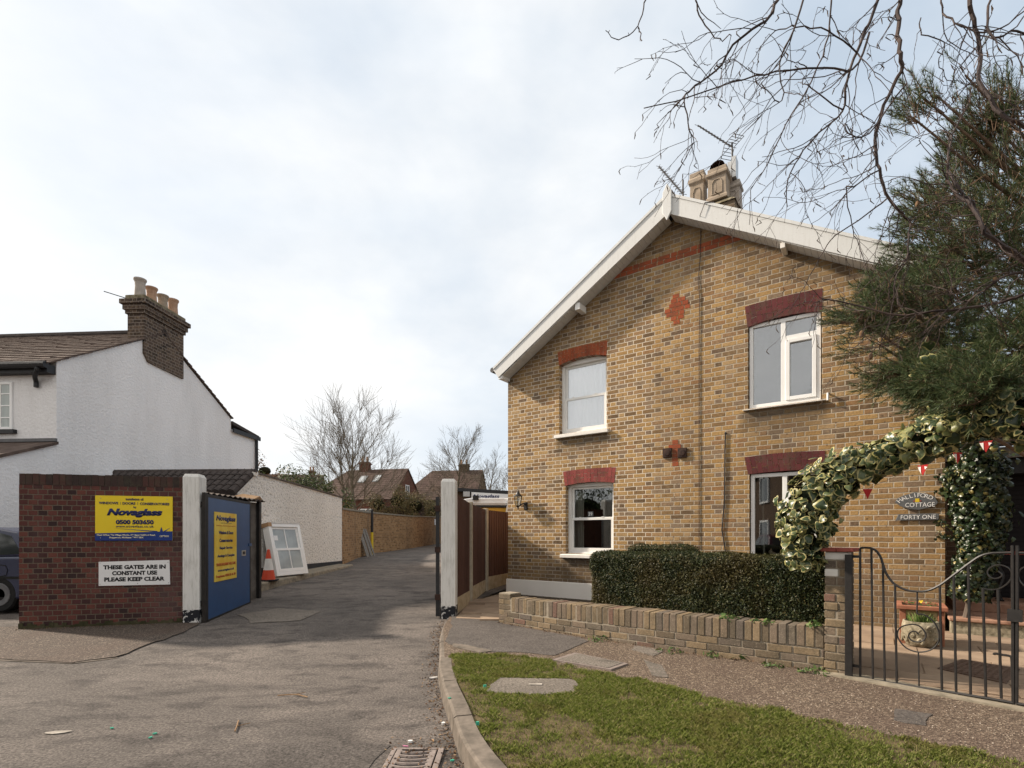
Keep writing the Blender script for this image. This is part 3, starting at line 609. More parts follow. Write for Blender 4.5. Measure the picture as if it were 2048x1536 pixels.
b.face([(0, 0, .10), (0, 0, gz(0)), (0, BD, gz(0)), (0, BD, .10)]); b.face([(HW, 0, .10), (HW, BD, .10), (HW, BD, gz(HW)), (HW, 0, gz(HW))])
b.face([(0, BD, .1), (0, BD, gz(0)), (TA, BD, gz(TA)), (HW, BD, gz(HW)), (HW, BD, .1)])
b.build('wall', 'stock_brick', cot)
b = MB(); b.box(-.03, 3.9, -.03, -.002, .05, .46); b.box(-.03, -.002, -.001, BD, .05, .46); b.build('plinth', 'plinth_white', cot, bevel=.008)
# segmental arches of gauged brick
def arch(name, tl, tr, bl, br, zb, zt, rise, mat, mort, n, two=True):
    """wedge bricks from the skewbacks bl..br (at zb) up to tl..tr (at zt); the soffit rises by `rise`"""
    m = MB(); k = MB(); r = random.Random(int(bl * 100))
    so = lambda f: zb + rise * (1 - (2 * f - 1) ** 2)
    y0, y1 = -.004, .13; pp = []
    for i in range(n + 1):
        f = i / n; pp.append(((bl + (br - bl) * f, so(f)), (tl + (tr - tl) * f, zt + .02 * (1 - (2 * f - 1) ** 2))))
    for i in range(n):
        (a, b_), (c, d) = pp[i], pp[i + 1]; g = .035
        lerp = lambda p, q, f: (p[0] + (q[0] - p[0]) * f, p[1] + (q[1] - p[1]) * f)
        cut = ([0, .36, 1] if i % 2 else [0, .64, 1]) if two else [0, 1]
        for f0, f1 in zip(cut, cut[1:]):
            h0, h1 = f0 + (.015 if f0 > 0 else 0), f1 - (.015 if f1 < 1 else 0)
            q = [lerp(a, b_, h0), lerp(c, d, h0), lerp(c, d, h1), lerp(a, b_, h1)]
            L = lambda p, e, f: (p[0] + (e[0] - p[0]) * f, p[1] + (e[1] - p[1]) * f)
            q = [L(q[0], q[1], g), L(q[1], q[0], g), L(q[2], q[3], g), L(q[3], q[2], g)]
            dy = r.uniform(-.002, .002)
            m.prism(q, y0 + dy, y1 - .01)
    o = m.build(name, mat, cot)
    k.prism([p[0] for p in pp] + [p[1] for p in pp[::-1]], y0 + .005, y1 - .012); k.build('mortar_bed', mort, o)
arch('window_arch', 1.208, 2.281, 1.245, 2.262, 4.715, 4.985, .075, 'arch_red', 'mortar_pale', 14)
arch('window_arch', 1.333, 2.451, 1.375, 2.42, 2.34, 2.62, .045, 'arch_pink', 'mortar_pale', 15)
arch('window_arch', 4.652, 5.718, 4.69, 5.715, 4.665, 5.0, .055, 'arch_maroon', 'mortar_maroon', 14)
arch('window_arch', 4.645, 5.750, 4.70, 5.745, 2.335, 2.61, .02, 'arch_maroon', 'mortar_maroon', 14)
# painted and red brick ornament, built proud of the face by 3 mm, one course at a time
def course_bricks(m, t0, t1, z, off, h=.066):
    t = t0; k = off
    while t < t1 - .02:
        L = .215 if k % 2 == 0 else .105; e = min(t + L, t1); m.box(t + .003, e - .003, -.004, .02, z, z + h); t += L + .011 if L > .2 else .116; k += 1
m = MB()
for j, z in enumerate((6.085, 6.16)): 
    half = (6.80 - .30 - z) / .62 + .42
    course_bricks(m, TA - half - .1, TA + half + .1, z, j)
m.build('string_course', 'arch_red', cot)
m = MB()
for i, (hw, sh_) in enumerate([(.055, .0), (.11, .01), (.16, -.02), (.215, .01), (.17, .04), (.12, .02), (.06, -.01)]): course_bricks(m, 3.565 + sh_ - hw, 3.565 + sh_ * 1.5 + hw, 4.985 + i * .075, i)
m.build('diamond_ornament', 'arch_red', cot)
m = MB()
for i, hw in enumerate([.055, .06, .055, .055, .12, .055]): course_bricks(m, 3.545 - hw, 3.545 + hw, 2.56 + i * .075, i)
m.build('cross_ornament', 'arch_red', cot)
for px in (1335, 1365):
    t, z = F(px, 906); m = MB(); m.box(t - .075, t + .075, -.035, .0, z - .08, z + .08); m.lathe([(.055, 0), (.055, .012), (.03, .014)], (0, 0, 0), 14)
    k = len(m.v) - 42
    m.v[k:] = [(t + v[0], -.035 - v[2], z + v[1]) for v in m.v[k:]]
    m.build('tie_plate', 'rust_iron', cot, bevel=.004)
# windows
def rect_frame(m, x0, x1, z0, z1, w, y0, y1, wb=None, wt=None):
    wb = wb or w; wt = wt or w
    m.box(x0, x0 + w, y0, y1, z0, z1); m.box(x1 - w, x1, y0, y1, z0, z1); m.box(x0 + w, x1 - w, y0, y1, z0, z0 + wb); m.box(x0 + w, x1 - w, y0, y1, z1 - wt, z1)
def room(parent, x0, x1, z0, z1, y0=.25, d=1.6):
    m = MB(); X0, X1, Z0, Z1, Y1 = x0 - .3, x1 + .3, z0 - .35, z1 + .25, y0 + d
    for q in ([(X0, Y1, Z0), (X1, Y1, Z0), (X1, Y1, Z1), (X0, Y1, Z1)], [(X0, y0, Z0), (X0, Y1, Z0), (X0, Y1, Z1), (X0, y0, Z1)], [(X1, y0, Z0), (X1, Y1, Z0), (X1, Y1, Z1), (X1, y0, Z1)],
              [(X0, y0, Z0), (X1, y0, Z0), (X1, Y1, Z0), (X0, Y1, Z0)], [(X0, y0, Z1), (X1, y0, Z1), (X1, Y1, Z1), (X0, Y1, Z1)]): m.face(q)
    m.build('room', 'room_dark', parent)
def sash(x0, x1, z0, z1, zmid, lab, curtains):
    m = MB(); m.box(x0, x0 + .055, DEP, DEP + .12, z0, z1); m.box(x1 - .055, x1, DEP, DEP + .12, z0, z1); m.box(x0 + .055, x1 - .055, DEP, DEP + .12, z1 - .05, z1 + .03); m.box(x0 + .055, x1 - .055, DEP - .01, DEP + .12, z0, z0 + .035)
    w = m.build('window', 'white_gloss', cot, bevel=.004); w['label'] = lab
    m = MB(); rect_frame(m, x0 + .057, x1 - .057, zmid - .03, z1 - .05, .042, DEP + .062, DEP + .10, .05, .045); m.build('sash', 'white_gloss', w, bevel=.003)
    m = MB(); rect_frame(m, x0 + .057, x1 - .057, z0 + .036, zmid + .012, .05, DEP + .018, DEP + .058, .075, .045); m.build('sash', 'white_gloss', w, bevel=.003)
    m = MB(); m.box(x0 + .1, x1 - .1, DEP + .078, DEP + .082, zmid + .02, z1 - .095); m.build('pane', 'glass_bright' if curtains == 'net' else 'glass', w)
    m = MB(); m.box(x0 + .107, x1 - .107, DEP + .036, DEP + .040, z0 + .111, zmid - .033); m.build('pane', 'glass_bright' if curtains == 'net' else 'glass', w)
    m = MB()
    for dx in (.25, .72): m = MB(); m.box(x0 + dx * (x1 - x0) - .02, x0 + dx * (x1 - x0) + .02, DEP + .01, DEP + .03, zmid + .013, zmid + .028); m.build('catch', 'white_gloss', w)
    if curtains == 'net':
        m = MB(); n = 60; pts = []
        for i in range(n + 1):
            f = i / n; pts.append((x0 + .02 + (x1 - x0 - .04) * f, DEP + .165 + .012 * math.sin(f * 61) + .01 * math.sin(f * 23 + 1)))
        for p, q in zip(pts, pts[1:]): m.face([(p[0], p[1], z0 - .05), (q[0], q[1], z0 - .05), (q[0], q[1], z1 + .05), (p[0], p[1], z1 + .05)])
        m.build('curtain', 'curtain', w, smooth=True)
    else:
        m = MB(); pts = [(x0 - .02 + .25 * i / 14, DEP + .2 + .02 * math.sin(i * 1.5)) for i in range(15)]
        for p, q in zip(pts, pts[1:]): m.face([(p[0], p[1], z0 - .05), (q[0], q[1], z0 - .05), (q[0], q[1], z1 + .05), (p[0], p[1], z1 + .05)])
        m.build('curtain', 'curtain_beige', w, smooth=True)
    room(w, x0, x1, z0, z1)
    return w
def sill(w, x0, x1, z, hgt=.085, pr=.075, mat='sill_white'):
    m = MB(); m.hexa([(x0, -pr, z - hgt), (x1, -pr, z - hgt), (x1, DEP + .02, z - hgt), (x0, DEP + .02, z - hgt), (x0, -pr, z - .022), (x1, -pr, z - .022), (x1, DEP + .02, z + .006), (x0, DEP + .02, z + .006)]); m.build('sill', mat, w, bevel=.006)
w = sash(1.247, 2.260, 3.36, 4.755, 4.06, 'upper sash window with white net curtains', 'net'); sill(w, 1.165, 2.315, 3.362)
w39 = sash(1.392, 2.400, 1.02, 2.365, 1.70, 'lower sash window with a dark room behind', 'beige'); sill(w39, 1.30, 2.47, 1.022)
t_, z_ = F(1182, 1029, -.2); m = MB(); m.box(t_ - .055, t_ + .055, DEP + .066, DEP + .074, 1.735, 1.835); pl = m.build('number_plate', 'slate_sign', w39); text('lettering', '39', 'letter_white', w39, t_, 1.785, h=.062, y=DEP + .064)
m = MB(); m.box(2.02, 2.18, .9, 1.0, 1.98, 2.11); m.box(2.06, 2.10, .93, .97, 1.3, 1.98); m.build('lampshade', 'curtain_beige', w39)
def casement(x0, x1, z0, z1, xm, zt, lab, pane, back):
    m = MB(); y0, y1 = .035, .105
    rect_frame(m, x0 + .012, x1 - .012, z0, z1, .055, y0, y1); m.box(xm - .033, xm + .033, y0, y1, z0 + .055, z1 - .055); m.box(xm + .033, x1 - .067, y0, y1, zt - .03, zt + .03)
    w = m.build('window', 'white_upvc', cot, bevel=.004); w['label'] = lab
    m = MB(); rect_frame(m, xm + .034, x1 - .068, z0 + .056, zt - .031, .055, y0 - .014, y1 - .02); m.build('casement', 'white_upvc', w, bevel=.004)
    for a in ((x0 + .067, xm - .033, z0 + .055, z1 - .055), (xm + .033, x1 - .067, zt + .03, z1 - .055), (xm + .089, x1 - .123, z0 + .111, zt - .086)):
        m = MB(); m.box(a[0], a[1], y0 + .03, y0 + .036, a[2], a[3]); m.build('pane', pane, w)
    m = MB()
    if back: m.box(x0 + .0, x1, .235, .245, z0 - .05, z1 + .05); m.build('reflection_panel', back, w)  # grey panel added to stand in for sky reflected in the panes
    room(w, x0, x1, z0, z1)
    return w
wur = casement(4.702, 5.704, 3.375, 4.70, 5.195, 4.39, 'upper casement window reflecting the grey sky', 'glass_mirror', 'sky_reflection_grey'); sill(wur, 4.63, 5.76, 3.372, .03, .06, 'white_upvc')
wlr = casement(4.722, 5.736, .98, 2.335, 5.215, 2.03, 'lower casement window with a dark room behind', 'glass', None); sill(wlr, 4.64, 5.80, .978, .05, .05, 'sill_white')
m = MB(); m.box(4.70, 5.75, .112, .30, .95, .985); m.build('inner_sill', 'white_gloss', wlr)
m = MB(); m.bar((4.90, .2, .99), (4.87, .22, 2.3), .03, .03); m.build('curtain_pole', 'wood_old', wlr)
# roof, barge boards, soffits, finial
PRJ = .27
zt = lambda t: 7.09 - .605 * abs(t - TA)
b = MB(); tL, tR = -.16, HW + .16
for s_, te_ in ((-1, tL), (1, tR)):
    n = 26
    for i in range(n):
        f0, f1 = i / n, (i + 1) / n; a0 = TA + (te_ - TA) * f0; a1 = TA + (te_ - TA) * f1
        b.hexa([(a0, -PRJ + .02, zt(a0) - .06), (a1, -PRJ + .02, zt(a1) - .06), (a1, BD + .2, zt(a1) - .06), (a0, BD + .2, zt(a0) - .06), (a0, -PRJ + .02, zt(a0) - .028), (a1, -PRJ + .02, zt(a1) - .012), (a1, BD + .2, zt(a1) - .012), (a0, BD + .2, zt(a0) - .028)])
b.build('roof', 'slate_roof', cot)
for s_, te_ in ((-1, tL), (1, tR)):
    x0 = TA + s_ * .03; m = MB(); q = [(x0, zt(x0)), (te_, zt(te_)), (te_, zt(te_) - .06), (te_ - s_ * .12, zt(te_) - .30 + .07), (x0, zt(x0) - .335)]
    m.prism(q, -PRJ - .022, -PRJ); o = m.build('barge_board', 'barge_white', cot)
    m = MB(); m.prism([(x0, zt(x0) + .004), (te_, zt(te_) + .004), (te_, zt(te_) - .045), (x0, zt(x0) - .045)], -PRJ - .038, -PRJ - .023); m.build('verge_trim', 'barge_white', o)
    m = MB(); zb = lambda t: zt(t) - .33; n = 42
    for i in range(n):          # matchboard soffit
        a0 = x0 + (te_ - s_ * .14 - x0) * i / n; a1 = x0 + (te_ - s_ * .14 - x0) * (i + .94) / n
        m.hexa([(a0, -PRJ + .001, zb(a0)), (a1, -PRJ + .001, zb(a1)), (a1, -.001, zb(a1)), (a0, -.001, zb(a0)), (a0, -PRJ + .001, zb(a0) + .012), (a1, -PRJ + .001, zb(a1) + .012), (a1, -.001, zb(a1) + .012), (a0, -.001, zb(a0) + .012)])
    m.build('soffit', 'barge_white', o)
    m = MB(); xe = te_ - s_ * .13; xi = 0 if s_ < 0 else HW
    m.box(min(xe, xi) - .02, max(xe, xi) + .05, -PRJ + .001, BD, zt(te_) - .26, zt(te_) - .20); m.build('eaves_box', 'white_gloss', o)
    t_ = TA + s_ * 1.72; m = MB(); hp = .05 if s_ < 0 else .032; m.box(t_ - hp, t_ + hp, -PRJ + .01, .05, zt(t_) - .333 - 2.5 * hp, zt(t_) - .333); m.build('purlin_end', 'white_gloss' if s_ < 0 else 'sill_white', cot, bevel=.006)
m = MB(); m.prism([(TA - .075, 6.76), (TA, 6.62), (TA + .075, 6.76), (TA + .075, 7.10), (TA, 7.24), (TA - .075, 7.10)], -PRJ - .06, -PRJ - .024); m.build('finial', 'barge_white', cot, bevel=.008)
m = MB(); m.tube([(tL - .07, -PRJ + .02, zt(tL) - .03), (tL - .07, BD, zt(tL) - .03)], .055, 8); m.build('gutter', 'black_paint', cot)
m = MB()
for s_, te_ in ((-1, tL), (1, tR)): pass
m.tube([(TA, -PRJ + .03, 7.10), (TA, BD, 7.10)], .08, 8); m.build('ridge_tiles', 'dark_tile', cot)
# chimney stack on the ridge with its pots
CY = 1.05
ch = MB(); ZC = F(1441, 414, -CY - .1)[1]; ch.box(TA - .30, TA + .76, CY, CY + .62, 6.2, ZC); cho = ch.build('chimney', 'stock_brick', cot)
m = MB(); m.hexa([(TA - .32, CY - .03, ZC + .001), (TA + .78, CY - .03, ZC + .001), (TA + .78, CY + .65, ZC + .001), (TA - .32, CY + .65, ZC + .001), (TA - .18, CY + .1, ZC + .14), (TA + .66, CY + .1, ZC + .14), (TA + .66, CY + .52, ZC + .14), (TA - .18, CY + .52, ZC + .14)]); m.build('flaunching', 'cement_moss', cho)
def sqpot(x, y, z, w, h, mat, hood=False):
    m = MB(); a = math.pi / 4; r = w / 2 * 1.414
    m.lathe([(r * 1.12, 0), (r * 1.12, .06), (r * 1.0, .08), (r * .94, h * .72), (r * 1.16, h * .77), (r * 1.16, h * .85), (r * 1.0, h * .88), (r * 1.0, h)], (x, y, z), 4, 0, a0=a)
    for sx, sy in ((0, -1), (1, 0), (-1, 0)):      # sunk arched panel, as a raised rim
        for k in range(9):
            pass
    o = m.build('chimney_pot', mat, cho, bevel=.008)
    pa = [(x - w * .27, z + h * .18), (x - w * .27, z + h * .52), (x - w * .15, z + h * .63), (x + w * .15, z + h * .63), (x + w * .27, z + h * .52), (x + w * .27, z + h * .18), (x - w * .27, z + h * .18)]
    k = MB(); k.tube([(p[0], y - w * .485 - (.01 if p[1] < z + h * .3 else 0), p[1]) for p in pa], .010, 5); k.build('panel_moulding', mat, o)
    if hood:
        k = MB(); n = 10
        for i in range(n):
            a0, a1 = math.pi * i / n, math.pi * (i + 1) / n
            for rr in (w * .40,):
                p0, p1 = (x + rr * math.cos(a0), z + h + rr * .95 * math.sin(a0)), (x + rr * math.cos(a1), z + h + rr * .95 * math.sin(a1))
                k.face([(p0[0], y - w * .45, p0[1]), (p1[0], y - w * .45, p1[1]), (p1[0], y + w * .5, p1[1]), (p0[0], y + w * .5, p0[1])])
        k.face([(x + w * .40 * math.cos(math.pi * i / n), y + w * .3, z + h + w * .38 * math.sin(math.pi * i / n)) for i in range(n + 1)])
        k.build('hood', 'rust_iron', o)
p0 = F(1396, 395, -CY - .3); p1 = F(1441, 395, -CY - .3)
sqpot(p0[0], CY + .34, ZC + .06, .27, F(1396, 352, -CY - .34)[1] - ZC - .06, 'pot_buff'); sqpot(p1[0], CY + .2, ZC + .12, .335, F(1441, 343, -CY - .2)[1] - ZC - .12, 'pot_buff', True); sqpot(p1[0] + .20, CY + .50, ZC + .06, .24, .52, 'pot_grey')
m = MB(); x_ = p1[0] + .22; m.box(x_ - .02, x_ + .05, CY + .30, CY + .5, ZC + .6, ZC + .98); m.box(x_ - .10, x_ - .03, CY + .32, CY + .48, ZC + .6, ZC + .92); m.build('flue_cowl', 'steel', cho)
# ------------------------------------------------------------------ things on the front
def yagi(name, label, base_, boom0, boom1, n, half, mast=None, refl=False):
    o = thing(name, label, 'aerial', FC.loc, FC.rz)
    m = MB(); a, c = Vector(boom0), Vector(boom1); m.tube([a, c], .012, 6); m.build('boom', 'aerial_metal', o)
    d = (c - a).normalized(); side = Vector((.35, .9, .25)); side = (side - d * side.dot(d)).normalized(); upv = d.cross(side)
    m = MB()
    for i in range(n):
        p = a + (c - a) * (i / (n - 1)); h = half * (.7 + .3 * i / n); m.tube([p - side * h, p + side * h], .005, 4)
        if not refl: m.tube([p - upv * h * .55 , p + upv * h * .55], .004, 4)
    m.build('elements', 'aerial_metal', o)
    if refl:
        m = MB(); p = a + (c - a) * .93
        for k in (-1, 1):
            for j in range(1, 5): q = p + d * (.02 * j) + upv * k * (.05 * j); m.tube([q - side * .17, q + side * .17], .006, 4)
            for e in (-.17, .17): m.tube([p + side * e, p + d * .08 + upv * k * .2 + side * e], .006, 4)
        m.build('reflector', 'aerial_metal', o)
    if mast: m = MB(); m.tube(mast, .016, 7); m.build('mast', 'aerial_metal', o)
def FY(px, py, y): t, z = F(px, py, -y); return (t, y, z)
yagi('tv_aerial', 'slim aerial on a tall mast above the hooded chimney pot', None, FY(1396, 251, 1.5), FY(1464, 294, 1.5), 13, .15, [FY(1467, 400, 1.45), FY(1464, 285, 1.5)], True)
yagi('tv_aerial', 'tilted many-armed aerial low beside the ridge and square chimney pot', None, FY(1318, 333, 1.0), FY(1366, 388, 1.0), 13, .11, [FY(1366, 405, 1.0), FY(1366, 360, 1.0)])
o = thing('cable', 'thin brown cable running down the middle of the brick front', 'cable', FC.loc, FC.rz)
cp = [F(1396 + dx, y, .012) for y, dx in ((440, 6), (520, 4), (560, 0), (590, 3), (700, 2), (850, 2), (1000, 2), (1098, 2))]
m = MB(); m.tube([(TA + .75, -PRJ - .045, zt(TA + .75) + .02), (F(1410, 405, .31)[0], -PRJ - .045, F(1410, 405, .31)[1]), (F(1400, 432, .31)[0], -PRJ - .045, F(1400, 432, .31)[1])] + [(p[0], -.010, p[1]) for p in cp], .0055, 6); m.build('cable_run', 'twig', o)
o = thing('conduit', 'short black conduit left of the lower casement window', 'cable', FC.loc, FC.rz)
cp = [F(1451, 866, .012), F(1450, 900, .012), F(1449, 1000, .012), F(1444, 1060, .012), F(1452, 1110, .012), F(1456, 1180, .012)]
m = MB(); m.tube([(p[0], -.014, p[1]) for p in cp], .010, 6); m.ell((cp[0][0], -.015, cp[0][1]), (.018, .014, .018), 8, 6); m.build('conduit_run', 'black_paint', o)
o = thing('hose_tap', 'small white pipe stub beside the upper casement window', 'pipe', FC.loc, FC.rz)
t_, z_ = F(1656, 793, .03); m = MB(); m.tube([(t_, -.0, z_ + .05), (t_, -.05, z_ + .045), (t_, -.055, z_ - .06)], .016, 8); m.build('pipe_stub', 'white_gloss', o)
# coach lantern
t_, z_ = F(1036, 1000, .15); lan = thing('wall_lantern', 'black coach lantern on the corner of the brick front', 'lantern', FC.loc, FC.rz)
m = MB(); m.lathe([(.045, -.06), (.05, 0), (.045, .06)], (0, 0, 0), 12); m.v = [(t_ + .10 + v[0], -.012 + .1 * 0 - .0 + (-.03 if abs(v[2]) < .01 else 0), z_ - .12 + v[1] * 1.5) for v in m.v]
m.box(t_ + .06, t_ + .14, -.035, 0, z_ - .20, z_ - .04); m.build('back_plate', 'black_iron', lan, bevel=.01)
m = MB(); m.tube(catmull([(t_ + .10, -.03, z_ - .10), (t_ + .10, -.09, z_ - .07), (t_ + .06, -.14, z_ - .10), (t_, -.15, z_ - .14)], 5), .012, 7); m.lathe([(.004, -.20), (.016, -.18), (.012, -.16), (.028, -.14), (.05, -.125), (.05, -.115)], (t_, -.15, z_ + .0), 12); m.build('bracket', 'black_iron', lan)
m = MB()
for i in range(6):
    a = math.pi * i / 3; m.tube([(t_ + .048 * math.cos(a), -.15 + .048 * math.sin(a), z_ - .12), (t_ + .073 * math.cos(a), -.15 + .073 * math.sin(a), z_ - .02), (t_ + .083 * math.cos(a), -.15 + .083 * math.sin(a), z_ + .075)], .006, 5)
m.lathe([(.085, .07), (.098, .075), (.09, .085), (.05, .115), (.034, .15), (.02, .165), (.016, .185), (.008, .20), (.002, .24)], (t_, -.15, z_), 12); m.build('cage', 'black_iron', lan)
m = MB(); m.lathe([(.044, -.118), (.067, -.02), (.077, .068)], (t_, -.15, z_), 6); m.build('lantern_glass', 'glass', lan)
m = MB(); m.lathe([(.012, -.11), (.012, -.03), (.02, -.01), (.018, .02), (.005, .04)], (t_, -.15, z_), 8); m.build('bulb', 'sill_white', lan)
# slate name signs
t_, z_ = F(1833, 1003, .02); sg = thing('name_sign', 'lens shaped slate sign reading Halliford Cottage', 'sign', FC.loc, FC.rz)
out = [(-.235, .0), (-.20, .055), (-.13, .09), (-.02, .125), (.10, .105), (.19, .06), (.225, -.02), (.20, -.06), (.12, -.09), (.02, -.115), (-.08, -.10), (-.17, -.06)]
m = MB(); m.prism([(t_ + p[0], z_ + p[1]) for p in out], -.03, -.012); m.build('slate', 'slate_sign', sg, bevel=.004)
for i, ch_ in enumerate('HALLIFORD'):
    f = i / 8; a = R(48 - 78 * f); x = t_ - .185 + .335 * f; zz = z_ - .02 + .105 * math.sin(math.pi * (.12 + .66 * f)) 
    text('lettering', ch_, 'letter_white', sg, x, zz, h=.052, y=-.032, bold=.0, rot=a)
text('lettering', 'COTTAGE', 'letter_white', sg, t_ + .035, z_ - .045, w=.31, h=.058, y=-.032)
m = MB(); m.box(t_ - .015, t_ + .03, -.033, -.031, z_ - .008, z_ + .04); m.build('painted_motif', 'yellow_paint', sg)
for e_ in (-.035, .031): m = MB(); m.box(t_ + e_, t_ + e_ + .019, -.033, -.031, z_ - .002, z_ + .015); m.build('painted_motif', 'red_tile', sg)
t_, z_ = F(1834, 1034, .02); sg = thing('number_sign', 'oblong slate sign reading Forty One', 'sign', FC.loc, FC.rz)
m = MB(); m.prism([(t_ - .235, z_ - .045), (t_ + .225, z_ - .04), (t_ + .232, z_ + .036), (t_ + .20, z_ + .045), (t_ - .20, z_ + .042)], -.028, -.012); m.build('slate', 'slate_sign', sg, bevel=.004)
text('lettering', 'FORTY ONE', 'letter_white', sg, t_ + .01, z_ + .0, w=.37, h=.055, y=-.030)
# cat lying on the inner window sill
t_, z_ = F(1555, 1095, -.2); cat = thing('cat', 'tabby cat lying behind the glass of the lower casement window', 'cat', FC.w(t_, .2, .985), FC.rz)
def cat_body():
    bmv = [(-.02, 0, .05), (.06, 0, .06), (.14, 0, .062), (.20, 0, .05), (-.065, -.005, .095), (-.095, -.012, .13), (-.13, -.02, .125), (.23, -.05, .022), (.15, -.085, .018), (.06, -.09, .016), (-.06, -.045, .02), (-.11, -.05, .016), (-.07, .03, .02), (-.12, .025, .016)]
    ed = [(0, 1), (1, 2), (2, 3), (0, 4), (4, 5), (5, 6), (3, 7), (7, 8), (8, 9), (0, 10), (10, 11), (0, 12), (12, 13)]
    rad = [.048, .056, .058, .046, .034, .034, .020, .016, .014, .010, .020, .015, .020, .015]
    me = bpy.data.meshes.new('body'); me.from_pydata(bmv, ed, []);
    o = bpy.data.objects.new('body', me); link(o, cat); me.materials.append(MT['cat_fur'])
    o.modifiers.new('skin', 'SKIN'); 
    for i, r_ in enumerate(rad): me.skin_vertices[0].data[i].radius = (r_, r_)
    me.skin_vertices[0].data[1].use_root = True
    sd_ = o.modifiers.new('sub', 'SUBSURF'); sd_.levels = 2; sd_.render_levels = 2
cat_body()
for s_ in (-1, 1):
    m = MB(); c0 = (-.09, -.012 + s_ * .022, .155); m.add([(c0[0] - .008, c0[1] - .012, c0[2] - .01), (c0[0] + .012, c0[1] - .012, c0[2] - .01), (c0[0] + .012, c0[1] + .012, c0[2] - .01), (c0[0] - .008, c0[1] + .012, c0[2] - .01), (c0[0], c0[1] + s_ * .006, c0[2] + .034)], [(3, 2, 1, 0), (0, 1, 4), (1, 2, 4), (2, 3, 4), (3, 0, 4)]); m.build('ear', 'cat_fur', cat)
# ------------------------------------------------------------------ side building with roller door
ga = thing('side_garage', 'dark garage with a slatted roller door and tiled roof', 'garage', FC.w(7.12, 1.75, 0), FC.rz)
m = MB(); m.box(.0, .55, 0, 5, .1, 2.62); m.box(.55, 6, 0.12, 5, 2.40, 2.62); m.box(4.4, 6, 0, 5, .1, 2.4); m.build('wall', 'far_brown_brick', ga)
m = MB()
for i in range(30): m.hexa([(.56, .158, .30 + i * .07), (4.4, .158, .30 + i * .07), (4.4, .19, .30 + i * .07), (.56, .19, .30 + i * .07), (.56, .165, .367 + i * .07), (4.4, .165, .367 + i * .07), (4.4, .19, .367 + i * .07), (.56, .19, .367 + i * .07)])
m.box(.56, 4.4, .191, .21, .12, 2.39); m.build('roller_door', 'garage_slat', ga)
m = MB(); m.box(-.1, 6, -.28, -.25, 2.50, 2.66); m.build('fascia', 'wood_old', ga)
m = MB(); m.box(-.1, 6, -.12, .10, 2.28, 2.495); m.build('beam', 'black_paint', ga)
m = MB()
for i in range(9):
    y0, y1 = -.34 + i * .26, -.34 + (i + 1) * .26 + .04; z0, z1 = 2.66 + i * .15, 2.66 + (i + 1) * .15
    for k in range(20):
        x0 = -.12 + k * .31 + (.15 if i % 2 else 0); m.hexa([(x0, y0, z0), (x0 + .305, y0, z0), (x0 + .305, y1, z1), (x0, y1, z1), (x0, y0, z0 + .035), (x0 + .305, y0, z0 + .035), (x0 + .305, y1, z1 + .012), (x0, y1, z1 + .012)])
m.build('roof', 'dark_tile', ga)
# front step and patio
st = thing('doorstep', 'broad tiled doorstep behind the iron gates', 'step', FC.w(7.15, -.15, 0), FC.rz)
m = MB(); m.box(0, 3.4, 0, 1.85, .08, .27); m.build('riser', 'cast_stone', st, bevel=.01)
m = MB(); m.box(-.02, 3.42, -.03, 1.86, .272, .315); m.build('tread', 'steps_tile', st, bevel=.01)
m = MB(); m.box(.1, 3.4, .85, 1.86, .316, .44); m.build('upper_step', 'steps_tile', st, bevel=.01)
# little iron table by the roller door
tb = thing('iron_table', 'small table with cast iron legs by the roller door', 'table', FC.w(8.05, 1.25, .44), FC.rz)
m = MB(); m.box(-.35, .45, -.2, .2, .66, .70); m.build('table_top', 'red_tile', tb)
for x_ in (-.25, .32):
    m = MB(); m.tube(catmull([(x_, -.16, 0), (x_ - .03, -.05, .12), (x_ + .03, .0, .35), (x_ - .02, .03, .5), (x_, .0, .66)], 5), [.03] * 21, 7); m.tube([(x_, .16, 0), (x_, .03, .2)], .025, 6); m.build('leg', 'black_iron', tb)
# ------------------------------------------------------------------ red brick wall with its signs
LW = Plane((-6.94, 7.32), (-4.93, 7.84)); LT = LW.L
rw = thing('red_brick_wall', 'dark red brick wall carrying two company signs', 'wall', LW.loc, LW.rz)
m = MB(); m.box(0, LT, 0, .225, -.05, 2.085); m.build('wall', 'red_wall_brick', rw)
m = MB(); r = random.Random(3); n = int(LT / .0775)
for i in range(n):
    x0 = i * LT / n; dz = r.uniform(-.006, .004); m.box(x0 + .004, x0 + LT / n - .004, -.003 + r.uniform(-.003, .003), .228, 2.09, 2.245 + dz)
m.build('coping', 'coping_brick', rw)
m = MB(); m.box(0.001, LT - .001, .004, .222, 2.084, 2.236); m.build('coping_mortar', 'mortar_dark', rw)
m = MB(); n = 40
for i in range(n): m.box(LT * i / n, LT * (i + 1) / n, -.010 - r.uniform(0, .012), .0, -.05, .10 + r.uniform(-.02, .03))
m.build('moss_footing', 'footing', rw)
def signboard(name, label, c, mat, y0=-.018, y1=-.003, parent=None, pl=LW):
    o = thing(name, label, 'sign', pl.loc, pl.rz); m = MB(); m.prism(c, y0, y1); m.build('panel', mat, o, bevel=.002); return o
A = LW.at
q = [A(190, 1080, .02), A(345, 1082, .02), A(344, 993, .02), A(190.5, 991, .02)]; x0, x1 = q[0][0], q[1][0]; zb = (q[0][1] + q[1][1]) / 2; zt_ = (q[2][1] + q[3][1]) / 2; sw, sh = x1 - x0, zt_ - zb
sb = signboard('company_sign', 'yellow and blue company sign with a phone number on the red wall', [(x0, zb), (x1, zb), (x1, zt_), (x0, zt_)], 'sign_yellow')
X = lambda f: x0 + sw * f; Z = lambda f: zt_ - sh * f
